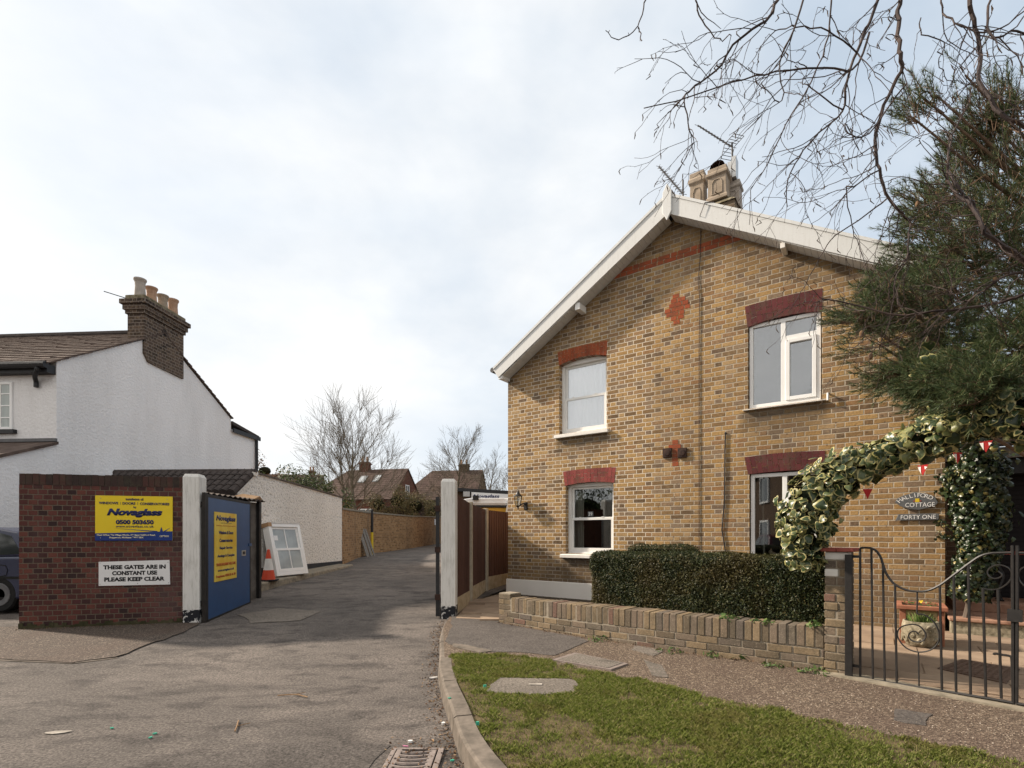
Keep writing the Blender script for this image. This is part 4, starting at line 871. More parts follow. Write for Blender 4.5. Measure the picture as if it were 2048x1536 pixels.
m = MB(); m.prism([(x0, zb), (x1, zb), (x1, Z(.79)), (X(.5), Z(.815)), (x0, Z(.84))], -.0205, -.0188); m.build('blue_band', 'sign_blue', sb)
m = MB(); m.prism([(X(.24), Z(.725)), (X(.80), Z(.81)), (X(.80), Z(.785))], -.0212, -.0196); m.prism([(X(.83), Z(.81)), (X(.852), Z(.69)), (X(.875), Z(.81))], -.0213, -.0196); m.prism([(X(.87), Z(.80)), (X(.97), Z(.71)), (X(.89), Z(.815))], -.0214, -.0196); m.build('star_flash', 'sign_blue', sb)
tx = lambda s, fx, fy, fw, fh, mt, **k: text('lettering', s, mt, sb, X(fx), Z(fy), w=sw * fw, h=sh * fh, y=-.0205, **k)
tx('Installation of:', .505, .072, .23, .056, 'letter_navy', bold=.03)
tx('WINDOWS', .17, .165, .245, .058, 'letter_navy', bold=.04); tx('DOORS', .43, .168, .165, .058, 'letter_navy', bold=.04); tx('CONSERVATORIES', .765, .172, .385, .058, 'letter_navy', bold=.04)
tx('|', .322, .165, .004, .06, 'letter_navy'); tx('|', .543, .168, .004, .06, 'letter_navy')
tx('by', .507, .255, .038, .058, 'letter_navy', bold=.03)
tx('Novaglass', .507, .385, .72, .20, 'letter_navy', bold=.06, shear=.28)
tx('0500 503650', .507, .585, .49, .105, 'letter_navy', bold=.055)
tx('www.novaglass.co.uk', .507, .69, .49, .075, 'letter_navy', bold=.02, sp=1.1)
text('lettering', 'Head Office: The Village Works, 37 Upper Halliford Road,', 'letter_cream', sb, X(.40), Z(.882), w=sw * .75, h=sh * .045, y=-.0222, bold=.035)
text('lettering', 'Shepperton, Middlesex TW17 8RX', 'letter_cream', sb, X(.40), Z(.938), w=sw * .44, h=sh * .045, y=-.0222, bold=.035)
text('lettering', 'certass', 'letter_cream', sb, X(.89), Z(.90), w=sw * .12, h=sh * .045, y=-.0222, bold=.01)
for fx, fy in ((.07, .06), (.93, .06), (.07, .94), (.94, .90)): m = MB(); m.box(X(fx) - .005, X(fx) + .005, -.024, -.018, Z(fy) - .005, Z(fy) + .005); m.build('screw', 'steel', sb)
q = [A(197, 1172, .02), A(340, 1169, .02), A(338.5, 1120, .02), A(197, 1124, .02)]
sb2 = signboard('warning_sign', 'white sign asking drivers to keep the gates clear', q, 'sign_white')
mx0, mx1 = q[0][0], q[1][0]; cz = sum(p[1] for p in q) / 4; hh = q[3][1] - q[0][1]; ww = mx1 - mx0; tl = math.atan2(q[1][1] - q[0][1], ww)
for s_, fy, fw in (('THESE GATES ARE IN', .26, .875), ('CONSTANT USE', .01, .63), ('PLEASE KEEP CLEAR', -.25, .845)):
    text('lettering', s_, 'letter_black', sb2, (mx0 + mx1) / 2, cz + hh * fy, w=ww * fw, h=hh * .18, y=-.0195, bold=.05, rot=tl)
for fx, fz in ((.02, .47), (.97, .47), (.02, -.46), (.98, -.46), (.54, -.46)): 
    x_, z_ = mx0 + ww * fx, cz + hh * fz * .95 + ww * (fx - .5) * math.tan(tl); m = MB(); m.box(x_ - .004, x_ + .004, -.0215, -.018, z_ - .004, z_ + .004); m.build('screw', 'black_iron', sb2)
# ------------------------------------------------------------------ gateposts and gates
def gatepost(label, loc, rz, w, zb_, zt_, d):
    o = thing('gatepost', label, 'gatepost', (loc[0], loc[1], 0), rz, 'white gateposts of the lane'); c = .02
    zb2 = zb_ + .20
    m = MB(); P = lambda i: [(i, 0), (w - i, 0), (w, i) if i == 0 else (w - i, i), (w - i, d - i), (i, d - i)]
    m.hexa([(0, 0, zb2), (w, 0, zb2), (w, d, zb2), (0, d, zb2), (0, 0, zt_ - .05), (w, 0, zt_ - .05), (w, d, zt_ - .05), (0, d, zt_ - .05)])
    m.hexa([(0, 0, zt_ - .05), (w, 0, zt_ - .05), (w, d, zt_ - .05), (0, d, zt_ - .05), (.022, .022, zt_), (w - .022, .022, zt_), (w - .022, d - .022, zt_), (.022, d - .022, zt_)])
    m.build('post', 'post_white', o, bevel=.003)
    m = MB(); m.box(-.002, w + .002, -.002, d + .002, zb_ - .1, zb2); m.build('peeling_base', 'post_peel', o, bevel=.006)
    return o
gl = gatepost('white gatepost between the red brick wall and blue gate', (-4.935, 7.79), R(8), .235, .05, 2.295, .24)
m = MB(); m.box(.262, .31, .02, .10, .06, 2.02); m.box(.236, .262, .03, .08, .3, .38); m.box(.236, .262, .03, .08, 1.8, 1.88); m.build('hinge_channel', 'dark_channel', gl)
grt = gatepost('worn white gatepost by the brown fence and black steel gate', (-1.115, 8.17), R(-2), .225, .06, 2.26, .24)
BG = Plane((-4.665, 7.90), (-4.955, 9.80))
# local x runs along the leaf, its painted face looks towards the lane (local -y)
blue = thing('steel_gate', 'blue sheeted lane gate swung open, carrying a yellow poster', 'gate', BG.loc, BG.rz)
m = MB(); L = BG.L
for a in ((0, .045, .03, 2.0), (L - .04, L, .03, 2.0)): m.box(a[0], a[1], -.03, .03, a[2] + .02, a[3])
m.hexa([(0, -.03, .03), (L, -.03, .075), (L, .03, .075), (0, .03, .03), (0, -.03, .08), (L, -.03, .125), (L, .03, .125), (0, .03, .08)])
m.box(.045, L - .04, -.03, .03, 1.955, 2.0); m.build('frame', 'dark_channel', blue)
m = MB(); m.hexa([(.046, -.026, .081), (L - .041, -.026, .124), (L - .041, .01, .124), (.046, .01, .081), (.046, -.026, 1.954), (L - .041, -.026, 1.954), (L - .041, .01, 1.954), (.046, .01, 1.954)]); m.build('sheet_panel', 'gate_blue', blue)
B_ = BG.at
q = [B_(429, 1164, .03), B_(474, 1155, .03), B_(471, 1030, .03), B_(428, 1021, .03)]; x0 = (q[0][0] + q[3][0]) / 2; x1 = (q[1][0] + q[2][0]) / 2; zb = (q[0][1] + q[1][1]) / 2; zt_ = (q[2][1] + q[3][1]) / 2; sw, sh = x1 - x0, zt_ - zb
po = thing('gate_poster', 'tall yellow poster listing services on the blue gate', 'poster', BG.loc, BG.rz)
m = MB(); m.box(x0, x1, -.036, -.0265, zb, zt_); m.build('panel', 'poster_yellow', po)
for s_, fy, fw, fh, mt, kw in (('Novaglass', .095, .88, .10, 'letter_navy', dict(bold=.05, shear=.2)), ('www.novaglass.co.uk', .155, .5, .012, 'letter_navy', {}), ('Windows, doors & conservatories', .195, .86, .016, 'letter_red', dict(bold=.01)),
        ('Windows & Doors', .295, .66, .052, 'letter_navy', dict(bold=.05)), ('Conservatories', .41, .60, .052, 'letter_navy', dict(bold=.05)), ('Repair Service', .525, .58, .052, 'letter_navy', dict(bold=.05)),
        ('Awnings & Canopies', .64, .78, .052, 'letter_navy', dict(bold=.05)), ('TRADE ENQUIRIES WELCOME', .765, .88, .052, 'letter_red', dict(bold=.05)), ('www.novaglass.co.uk', .85, .74, .048, 'letter_navy', dict(bold=.04)), ('Freephone: 0500 50 36 50', .935, .88, .052, 'letter_red', dict(bold=.05))):
    text('lettering', s_, mt, po, (x0 + x1) / 2, zt_ - sh * fy, w=sw * fw, h=sh * fh, y=-.0375, **kw)
t_, z_ = B_(487, 1106, .03); m = MB(); rect_frame(m, t_ - .09, t_ + .09, z_ - .05, z_ + .05, .022, -.04, -.026); m.build('latch_plate', 'steel', blue); m = MB(); m.box(t_ - .067, t_ + .067, -.031, -.0262, z_ - .028, z_ + .028); m.build('latch_recess', 'black_iron', blue)
m = MB(); m.box(L - .12, L + .03, -.04, -.028, z_ + .12, z_ + .17); m.build('latch_bolt', 'gate_blue', blue)
KG = Plane((-1.175, 8.22), (-1.515, 10.6)); 
bk = thing('steel_gate', 'black sheeted lane gate swung open, seen edge on', 'gate', KG.loc, KG.rz)
m = MB(); m.box(0, .05, -.03, .03, .09, 1.98); m.box(KG.L - .05, KG.L, -.03, .03, .15, 1.98); m.box(.05, KG.L - .05, -.03, .03, 1.93, 1.98); m.hexa([(.05, -.03, .10), (KG.L - .05, -.03, .16), (KG.L - .05, .03, .16), (.05, .03, .10), (.05, -.03, .15), (KG.L - .05, -.03, .21), (KG.L - .05, .03, .21), (.05, .03, .15)]); m.build('frame', 'black_paint', bk)
m = MB(); m.box(.051, KG.L - .051, -.01, .02, .2, 1.929); m.build('sheet_panel', 'black_paint', bk)
for z_ in (.35, 1.1, 1.75): m = MB(); m.box(-.02, .03, -.045, .045, z_, z_ + .09); m.build('hinge', 'rust_iron', bk)
# ------------------------------------------------------------------ corrugated lean-to behind the blue gate
sh_ = thing('lean_to_shed', 'low block lean-to with a corrugated roof behind the blue gate', 'shed')
m = MB(); m.box(-6.6, -5.10, 8.25, 10.4, 0, 2.02); m.build('wall', 'shed_block', sh_)
m = MB(); n = 56
for i in range(n):
    y0, y1 = 8.15 + 2.35 * i / n, 8.15 + 2.35 * (i + 1) / n; z0, z1 = (.016 * math.sin(i * 1.57)), (.016 * math.sin((i + 1) * 1.57))
    m.hexa([(-6.7, y0, 2.13 + z0), (-4.98, y0, 2.055 + z0), (-4.98, y1, 2.055 + z1), (-6.7, y1, 2.13 + z1), (-6.7, y0, 2.142 + z0), (-4.98, y0, 2.067 + z0), (-4.98, y1, 2.067 + z1), (-6.7, y1, 2.142 + z1)])
m.build('roof', 'asbestos', sh_)
m = MB(); m.box(-5.09, -5.03, 9.9, 9.98, .05, 2.04); m.box(-5.09, -5.03, 10.36, 10.44, .05, 2.04); m.build('door_post', 'black_iron', sh_)
o = thing('cardboard_box', 'torn brown cardboard lying on the corrugated roof', 'cardboard', (-5.28, 10.15, 2.075))
m = MB(); m.add([(-.28, -.2, 0), (.3, -.12, .0), (.26, .3, .02), (-.3, .25, .0), (0.02, 0.02, .11), (-.2, .1, .05), (.3, .12, .07)], [(0, 1, 4), (1, 6, 4), (6, 2, 4), (2, 3, 5), (2, 5, 4), (3, 0, 5), (0, 4, 5), (1, 2, 6)]); k = m.build('crumpled_sheet', 'cardboard', o); k.modifiers.new('th', 'SOLIDIFY').thickness = .006
# ------------------------------------------------------------------ white outbuilding with tiled front slope
OB = Plane((-6.10, 11.55), (-5.69, 17.40))
ob = thing('white_outbuilding', 'long white pebbledashed outbuilding beside the lane', 'outbuilding', OB.loc, OB.rz)
e0, e1 = .62, OB.L
m = MB(); pr = [(0, .0), (e1, .0), (e1, 2.63), (e0 + .0, 2.84), (0, 2.40)]
m.prism(pr, 0, 3.4); m.build('wall', 'pebbledash', ob)
m = MB(); m.hexa([(-.012, -.014, .0), (e1 + .005, -.014, .3), (e1 + .005, .05, .3), (-.012, .05, .0), (-.012, -.014, .60), (e1 + .005, -.014, .53), (e1 + .005, .05, .53), (-.012, .05, .60)]); m.build('plinth', 'black_paint', ob)
m = MB()
for i in range(4):          # rows of rounded tiles on the short front slope
    f0, f1 = i / 4, (i + 1) / 4; xa, xb = -.16 + (e0 + .16) * f0, -.16 + (e0 + .16) * f1 + .05; za, zb = 2.28 + .54 * f0, 2.28 + .54 * f1 + .045
    for k in range(20):
        y0 = -.04 + k * .17; m.tube([(xa, y0 + .085, za + .06 - .03), (xb, y0 + .085, zb + .035 - .03)], [.095, .085], 8)
m.build('roof_slope', 'dark_tile', ob)
m = MB(); m.tube([(e0 + .0, -.05, 2.85), (e0 + .0, 1.2, 2.855), (e0, 3.42, 2.86)], .082, 10); m.build('ridge_tiles', 'dark_tile', ob)
m = MB(); m.hexa([(e0 + .09, -.04, 2.835), (e1 + .06, -.04, 2.635), (e1 + .06, 3.42, 2.635), (e0 + .09, 3.42, 2.835), (e0 + .09, -.04, 2.872), (e1 + .06, -.04, 2.67), (e1 + .06, 3.42, 2.67), (e0 + .09, 3.42, 2.872)]); m.build('rear_roof', 'asbestos', ob)
m = MB(); m.prism([(e0 - .10, 2.84), (e0 + .02, 2.92), (e0 + .14, 2.85), (e0 + .1, 2.77), (e0 - .05, 2.77)], -.05, -.001); m.build('verge_mortar', 'pebbledash', ob)
lg = thing('concrete_ledge', 'broken concrete ledge along the foot of the white outbuilding', 'ledge', OB.loc, OB.rz)
m = MB(); m.hexa([(-.9, -.75, .0), (e1 - .3, -.5, .25), (e1 - .3, -.015, .25), (-.9, -.015, .0), (-.9, -.72, .33), (e1 - .3, -.5, .43), (e1 - .3, -.015, .45), (-.9, -.015, .36)]); k = m.build('slab', 'kerb_moss', lg, bevel=.03)
# traffic cone
cx_, cy_ = OB.w(.15, -.55, 0)[:2]; cx_, cy_ = PT(537, 1158, 11.75)[:2]
cn = thing('traffic_cone', 'red and white traffic cone in front of the white outbuilding', 'traffic cone', (cx_, cy_, .345), .3)
prof = lambda a, b_: [(.148 - .118 * f, .03 + .66 * f) for f in (a, b_)]
m = MB(); m.box(-.2, .2, -.2, .2, 0, .035); m.build('base', 'rubber', cn, bevel=.015)
for nm, a, b_, mt in (('lower_band', 0, .33, 'cone_red'), ('reflective_sleeve', .33, .72, 'cone_white'), ('upper_band', .72, .98, 'cone_red')):
    m = MB(); m.lathe(prof(a, b_), n=20); m.build(nm, mt, cn, smooth=False)
m = MB(); m.lathe([(.033, .67), (.033, .70), (.024, .71), (.02, .715)], n=14); m.build('tip', 'cone_red', cn)
# leaning sash window frames
P1 = PT(556, 1153, 12.35); P2 = PT(618, 1144, 13.35)
fr = thing('window_frame', 'new white sash window unit leaning against the white outbuilding', 'window frame', (P1[0], P1[1], P1[2] + .01), math.atan2(P2[1] - P1[1], P2[0] - P1[0]))
Lf = math.hypot(P2[0] - P1[0], P2[1] - P1[1]); Hf = 1.30
def lean(mb):      # lean back by about 12 degrees
    c, s_ = math.cos(R(13)), math.sin(R(13)); mb.v = [(v[0], v[1] * c + v[2] * s_, v[2] * c - v[1] * s_) for v in mb.v]; return mb
m = MB()
for k in range(3): rect_frame(m, .01 * k, Lf - .01 * k, .0, Hf - .0 * k, .09, .012 + k * .075, .075 + k * .075)
lean(m).build('frame', 'white_upvc', fr, bevel=.006)
m = MB(); zm = Hf * .5; rect_frame(m, .092, Lf - .092, zm - .02, Hf - .092, .05, .05, .085); m.box(Lf / 2 - .012, Lf / 2 + .012, .05, .085, zm + .03, Hf - .142); lean(m).build('upper_sash', 'white_upvc', fr)
m = MB(); rect_frame(m, .092, Lf - .092, .092, zm + .025, .055, .012, .046, .075); m.box(Lf / 2 - .012, Lf / 2 + .012, .012, .046, .168, zm - .03); lean(m).build('lower_sash', 'white_upvc', fr)
m = MB(); m.box(.143, Lf - .143, .064, .068, zm + .031, Hf - .143); m.box(.148, Lf - .148, .026, .030, .168, zm - .031); lean(m).build('pane', 'frosted_pane', fr)
m = MB(); m.box(-.012, .10, .0, .25, Hf - .08, Hf + .015); lean(m).build('corner_guard', 'cardboard', fr)
m = MB(); m.box(.1, Lf + .01, -.004, .24, Hf + .0, Hf + .012); lean(m).build('wrapping', 'cone_white', fr)
m = MB(); m.box(.16, .28, .06, .0635, Hf - .42, Hf - .30); lean(m).build('sticker', 'sign_white', fr)
# ------------------------------------------------------------------ yellow brick lane wall
LP = [(-5.69, 17.44), (-6.15, 20.5), (-6.52, 23.9), (-6.2, 26.2), (-5.75, 30), (-5.28, 36.6), (-3.6, 43), (0, 50)]
yw = thing('lane_wall', 'long buff brick garden wall bending round the lane', 'wall')
def wall_run(a, b_, h0, h1, mat, parent, th=.23, name='wall'):
    pl = Plane(a, b_); m = MB(); m.hexa([(0, 0, H(a[1]) - .1), (pl.L, 0, H(b_[1]) - .1), (pl.L, th, H(b_[1]) - .1), (0, th, H(a[1]) - .1), (0, 0, h0), (pl.L, 0, h1), (pl.L, th, h1), (0, th, h0)])
    o = m.build(name, mat, parent); o.location = pl.loc; o.rotation_euler = (0, 0, pl.rz)
    m = MB(); m.hexa([(-.02, -.03, h0 + .001), (pl.L + .02, -.03, h1 + .001), (pl.L + .02, th + .03, h1 + .001), (-.02, th + .03, h0 + .001), (-.02, -.03, h0 + .07), (pl.L + .02, -.03, h1 + .07), (pl.L + .02, th + .03, h1 + .07), (-.02, th + .03, h0 + .07)])
    m.build('coping', 'kerb_moss', o, bevel=.01)
tops = [2.24, 2.32, 2.40, 2.42, 2.46, 2.66, 2.8, 2.9]
for i in range(len(LP) - 1):
    a, b_ = LP[i], LP[i + 1]; wall_run(a, b_, tops[i], tops[i + 1], 'lane_brick', yw)
X_, Y_ = PT(744, 1090, 23.2)[:2]
bp = thing('bollard_post', 'black and yellow steel post against the lane wall', 'post', (X_, Y_, H(23.2)))
m = MB(); m.lathe([(.06, 1.0), (.06, 2.0), (.05, 2.03)], n=12); m.build('black_length', 'black_paint', bp); m = MB(); m.lathe([(.06, -.1), (.06, 1.0)], n=12); m.build('yellow_length', 'yellow_paint', bp)
for i, (px, dx, lab) in enumerate(((728, -.5, 'widest grey board leaning against the lane wall'), (736, -.36, 'pale grey board leaning between two others by the post'), (742, -.25, 'narrow grey board leaning nearest the black and yellow post'))):
    Yp = 21.6 + i * .35; a = PT(px + 6, 1112 - i * 2, Yp); o = thing('loose_board', lab, 'board', (a[0], a[1], H(Yp)), R(80), 'boards leaning on the lane wall')
    wd = (.26, .2, .14)[i]; m = MB(); m.hexa([(0, 0, 0), (wd, 0, 0), (wd, .03, 0), (0, .03, 0), (0, .42, 1.25 - i * .05), (wd, .42, 1.25 - i * .05), (wd, .45, 1.25 - i * .05), (0, .45, 1.25 - i * .05)]); m.build('board', 'wood_old', o)
ps = thing('wall_notice', 'small white notice fixed to the far lane wall', 'sign', (*PT(867, 1044, 35.8)[:2], 0), R(80)); zc = PT(867, 1044, 35.8)[2]
m = MB(); m.box(-.10, .10, -.12, -.10, zc - .2, zc + .2); m.box(-.09, .09, -.10, .12, zc - .03, zc + .03); m.build('plate', 'sign_white', ps)
# ------------------------------------------------------------------ fence on the right of the lane
fn = thing('garden_fence', 'brown closeboard fence with concrete posts between lane and cottage', 'fence')
FPTS = [(-.905, 8.42), (-.80, 9.75), (-.585, 11.35), (-.05, 12.6), (.9, 14.2)]; ft = [2.02, 1.97, 1.93, 1.93, 1.93]
for i in range(4):
    a, b_ = FPTS[i], FPTS[i + 1]; pl = Plane(a, b_); z0, z1 = H(a[1]) + .0, H(b_[1]) + .0
    m = MB(); m.hexa([(.05, -.02, z0), (pl.L - .05, -.02, z1), (pl.L - .05, .025, z1), (.05, .025, z0), (.05, -.02, z0 + .30), (pl.L - .05, -.02, z1 + .25), (pl.L - .05, .025, z1 + .25), (.05, .025, z0 + .30)])
    o = m.build('gravel_board', 'gravel_board', fn); o.location = pl.loc; o.rotation_euler = (0, 0, pl.rz)
    m = MB(); n = int((pl.L - .1) / .118)
    for k in range(n):
        x0 = .05 + k * (pl.L - .1) / n; x1 = x0 + (pl.L - .1) / n + .012; f = k / n; zb_ = z0 + .302 - .05 * f + (z1 - z0) * f; zt_ = ft[i] + (ft[i + 1] - ft[i]) * f
        m.hexa([(x0, -.022, zb_), (x1, -.012, zb_), (x1, .002, zb_), (x0, .002, zb_), (x0, -.022, zt_), (x1, -.012, zt_), (x1, .002, zt_), (x0, .002, zt_)])
    m.box(.05, pl.L - .05, -.03, .03, ft[i] - .0, ft[i] + .03) if i == 9 else None
    for zz in (.6, 1.15, 1.7): m.box(.05, pl.L - .05, .003, .05, zz, zz + .07)
    o = m.build('fence_panel', 'fence_wood', fn); o.location = pl.loc; o.rotation_euler = (0, 0, pl.rz)
    if i > 0:
        m = MB(); m.box(-.048, .048, -.06, .06, -.1, ft[i] + .03); o = m.build('concrete_post', 'concrete_post', fn, bevel=.008); o.location = pl.loc; o.rotation_euler = (0, 0, pl.rz)
# flagged side path
b = MB(); rr = random.Random(8)
pth = [(-.86, 7.95), (.25, 7.62), (.0, 10.9), (.5, 12.6), (-.1, 12.6), (-.60, 11.3), (-.80, 9.7)]
for j in range(9):
    for i in range(3):
        y0 = 7.7 + j * .6; x0 = -1.1 + i * .62 + (.3 if j % 2 else 0); q = [(x0, y0), (x0 + .605, y0), (x0 + .605, y0 + .585), (x0, y0 + .585)]
        if sum(inside(p, pth) for p in q) >= 3: b.prismz(q, .05, .118 + H(y0) * .3 + rr.uniform(-.003, .003))
tag(b.build('side_path', 'flagstone'), kind='structure')
b = MB(); b.prismz(pth, .02, .108); tag(b.build('side_path_bed', 'flagstone'), kind='structure')
# ------------------------------------------------------------------ low garden wall, pillar, hedges
a0, a1 = G(1000, 1245, RZ), G(1640, 1342, RZ)
GW = Plane(a0, a1); GL = GW.L
tp0 = GW.at(1650, 1300, .0)[0]; tp1 = GW.at(1694.5, 1300, .0)[0]
gw = thing('garden_wall', 'low buff brick garden wall topped with bricks on edge', 'wall', GW.loc, GW.rz)
def bow(t): return -.10 * math.sin(math.pi * min(1, max(0, t / GL)))        # the wall bows very slightly
r = random.Random(12); m = MB(); Ltot = tp0 - .004
for j in range(3):
    t = -.06 - (.11 if j % 2 else 0)
    while t < Ltot:
        e = min(t + .222, Ltot); s_ = max(t, 0.0)
        if e - s_ > .02:
            y0 = bow(s_) + r.uniform(-.004, .004); z0 = RZ - .045 + j * .0745 + (.0 if j else -.05); z1 = RZ - .045 + (j + 1) * .0745 - .010
            dz = .035 * s_ / GL - .02 * math.sin(s_ * 1.7) * .3
            m.hexa([(s_ + .004, y0, z0 + dz), (e - .005, y0 + bow(e) - bow(s_), z0 + dz), (e - .005, .21, z0 + dz), (s_ + .004, .21, z0 + dz), (s_ + .004, y0, z1 + dz), (e - .005, y0 + bow(e) - bow(s_), z1 + dz), (e - .005, .21, z1 + dz), (s_ + .004, .21, z1 + dz)])
        t += .231
m.build('brick_course', 'loose_brick', gw, bevel=.004)
m = MB(); n = int(Ltot / .0765)
for i in range(n):
    s_ = i * Ltot / n; e = s_ + Ltot / n
    if s_ < .22: continue
    y0 = bow(s_) + r.uniform(-.005, .005); dz = .035 * s_ / GL; z0 = RZ + .181 + dz; z1 = RZ + .181 + .197 + dz + r.uniform(-.007, .005); sk = r.uniform(-.003, .003)
    m.hexa([(s_ + .005, y0, z0), (e - .005, y0, z0), (e - .005, .212, z0), (s_ + .005, .212, z0), (s_ + .005 + sk, y0, z1), (e - .005 + sk, y0, z1), (e - .005 + sk, .212, z1), (s_ + .005 + sk, .212, z1)])
m.build('brick_on_edge', 'loose_brick', gw, bevel=.006)
m = MB(); k = 16
for i in range(k):
    s_, e = Ltot * i / k, Ltot * (i + 1) / k; d0, d1 = .035 * s_ / GL, .035 * e / GL
    m.hexa([(s_, bow(s_) + .007, RZ - .1), (e, bow(e) + .007, RZ - .1), (e, .205, RZ - .1), (s_, .205, RZ - .1), (s_, bow(s_) + .007, RZ + .365 + d0), (e, bow(e) + .007, RZ + .365 + d1), (e, .205, RZ + .365 + d1), (s_, .205, RZ + .365 + d0)])
m.build('mortar_bed', 'mortar_grey', gw)
m = MB()
for j in range(6):
    z0 = RZ - .03 + j * .077
    for (x0, x1) in (((0, .1), (.108, .225)) if j % 2 == 0 else ((0, .225),)):
        m.box(-.012 + x0, -.012 + x1, -.012 + r.uniform(-.003, .003), .225, z0, z0 + .067)
m.build('end_pier', 'loose_brick', gw, bevel=.004)
m = MB(); m.box(-.006, .207, -.004, .218, RZ - .05, RZ + .435); m.build('pier_mortar', 'mortar_grey', gw)
# gate pillar
pw = tp1 - tp0 + .012
pil = thing('brick_pillar', 'patched brick gate pillar with a flat red tile cap', 'pillar', GW.w(tp0 - .0, -.02, 0), GW.rz)
m = MB(); pz = 1.215; nc = 15; ch_ = (pz - RZ + .04) / nc
whit = MB()
for j in range(nc):
    z0 = RZ - .04 + j * ch_
    segs = [(0, pw * .47), (pw * .53, pw)] if j % 2 else ([(0, pw)] if j % 4 else [(0, pw * .58), (pw * .63, pw)])
    for x0, x1 in segs:
        (whit if j in (12, 14) and x0 < .1 else m).box(x0 + r.uniform(-.004, .004), x1 + r.uniform(-.004, .004), r.uniform(-.006, .006), .30 if j % 2 else .14, z0 + .005, z0 + ch_ - .005)
    if not j % 2: m.box(.004, pw - .002 + r.uniform(-.003, .004), .15, .30, z0 + .005, z0 + ch_ - .005)
m.build('brickwork', 'loose_brick', pil, bevel=.006); whit.build('whitewashed_brick', 'cone_white', pil, bevel=.006)
m = MB(); m.box(.007, pw - .007, .008, .293, RZ - .1, pz); m.build('mortar_bed', 'mortar_grey', pil)
m = MB(); m.box(-.03, pw * .5, -.03, .33, pz + .002, pz + .035); m.box(pw * .5 + .004, pw + .04, -.03, .33, pz + .002, pz + .034); m.build('cap', 'red_tile', pil, bevel=.005)
m = MB(); m.box(pw - .018, pw + .038, -.066, -.022, RZ - .02, pz - .02); m.build('hanging_post', 'black_iron', pil, bevel=.003)
# clipped yew hedges: a dark core and a dense skin of small leaves
def hedge(name, label, pl, t0, t1, y0, y1, z0, z1, n, rad=.10, size=.030, mat='yew_leaf', slope=0.0):
    o = thing(name, label, 'hedge', pl.loc, pl.rz)
    cx, cy, cz = (t0 + t1) / 2, (y0 + y1) / 2, (z0 + z1) / 2; hx, hy, hz = (t1 - t0) / 2, (y1 - y0) / 2, (z1 - z0) / 2
    A = np.array([hy * hz, hy * hz, hx * hz, hx * hz * .5, hx * hy, hx * hy * .1]); A = A / A.sum(); f = nr.choice(6, n, p=A); U = nr.uniform(-1, 1, (n, 3))
    for k, (ax, sg) in enumerate(((0, -1), (0, 1), (1, -1), (1, 1), (2, 1), (2, -1))): U[f == k, ax] = sg
    P = U * np.array([hx, hy, hz]); Q = np.clip(P, -np.array([hx, hy, hz]) + rad, np.array([hx, hy, hz]) - rad); D = P - Q; dl = np.linalg.norm(D, axis=1, keepdims=True); N = unit(D); P = Q + N * np.minimum(dl, rad)
    lump = (vnoise(P[:, [0, 2]] + 9, 5.0, 3) - .5) * .07 + (vnoise(P[:, [0, 1]] + 5, 6.5, 4) - .5) * .05 + (vnoise(P[:, [0, 2]] + 3, 1.6, 5) - .5) * .06
    P = P + N * (lump * .55 + nr.uniform(-.05, .014, n) + (nr.rand(n) < .02) * nr.uniform(0, .035, n))[:, None]; P[:, 2] += slope * P[:, 0]
    V, Fc = leaf_quads(P + np.array([cx, cy, cz]), N + np.array([0, 0, .25]), size, .42, .75)
    np_obj('foliage', V, Fc, mat, o)
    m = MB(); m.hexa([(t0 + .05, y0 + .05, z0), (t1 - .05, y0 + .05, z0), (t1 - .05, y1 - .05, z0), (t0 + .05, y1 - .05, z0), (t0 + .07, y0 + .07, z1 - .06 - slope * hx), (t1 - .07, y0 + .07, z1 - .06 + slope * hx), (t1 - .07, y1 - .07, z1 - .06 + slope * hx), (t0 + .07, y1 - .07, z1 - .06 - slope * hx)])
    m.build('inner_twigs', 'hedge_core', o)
h0 = GW.at(1181, 1107, -.30); h1 = GW.at(1650, 1118, -.30)
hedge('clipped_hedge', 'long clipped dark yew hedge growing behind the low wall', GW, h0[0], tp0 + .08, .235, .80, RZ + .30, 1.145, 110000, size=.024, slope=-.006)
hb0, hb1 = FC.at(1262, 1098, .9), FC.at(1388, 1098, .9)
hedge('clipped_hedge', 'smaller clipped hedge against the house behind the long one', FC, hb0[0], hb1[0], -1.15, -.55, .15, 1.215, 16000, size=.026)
# front bed
b = MB(); q = [FC.w(0.0, -.02, 0), FC.w(5.6, -.02, 0), GW.w(tp0, .2, 0), GW.w(.2, .2, 0)]; b.prismz([(p[0], p[1]) for p in q], .0, .15); tag(b.build('planting_bed', 'soil'), kind='structure')
def plant(name, label, cat, loc, mat, n, rr, hh, size, asp=.5, group=None, jit=.9):
    o = thing(name, label, cat, loc, nr.uniform(0, 6), group)
    a = nr.uniform(0, 6.283, n); q = np.sqrt(nr.rand(n)) * rr; P = np.stack([q * np.cos(a), q * np.sin(a), nr.uniform(.1, 1, n) * hh * (1 - .5 * (q / rr) ** 2)], 1)
    V, Fc = leaf_quads(P, np.stack([np.cos(a) * .5, np.sin(a) * .5, np.ones(n)], 1), size, asp, jit); np_obj('leaves', V, Fc, mat, o)
    m = MB()
    for i in range(6): m.tube([(0, 0, -.01), tuple(P[i % n])], .003, 4)
    m.build('stems', 'dry_stem', o); return o
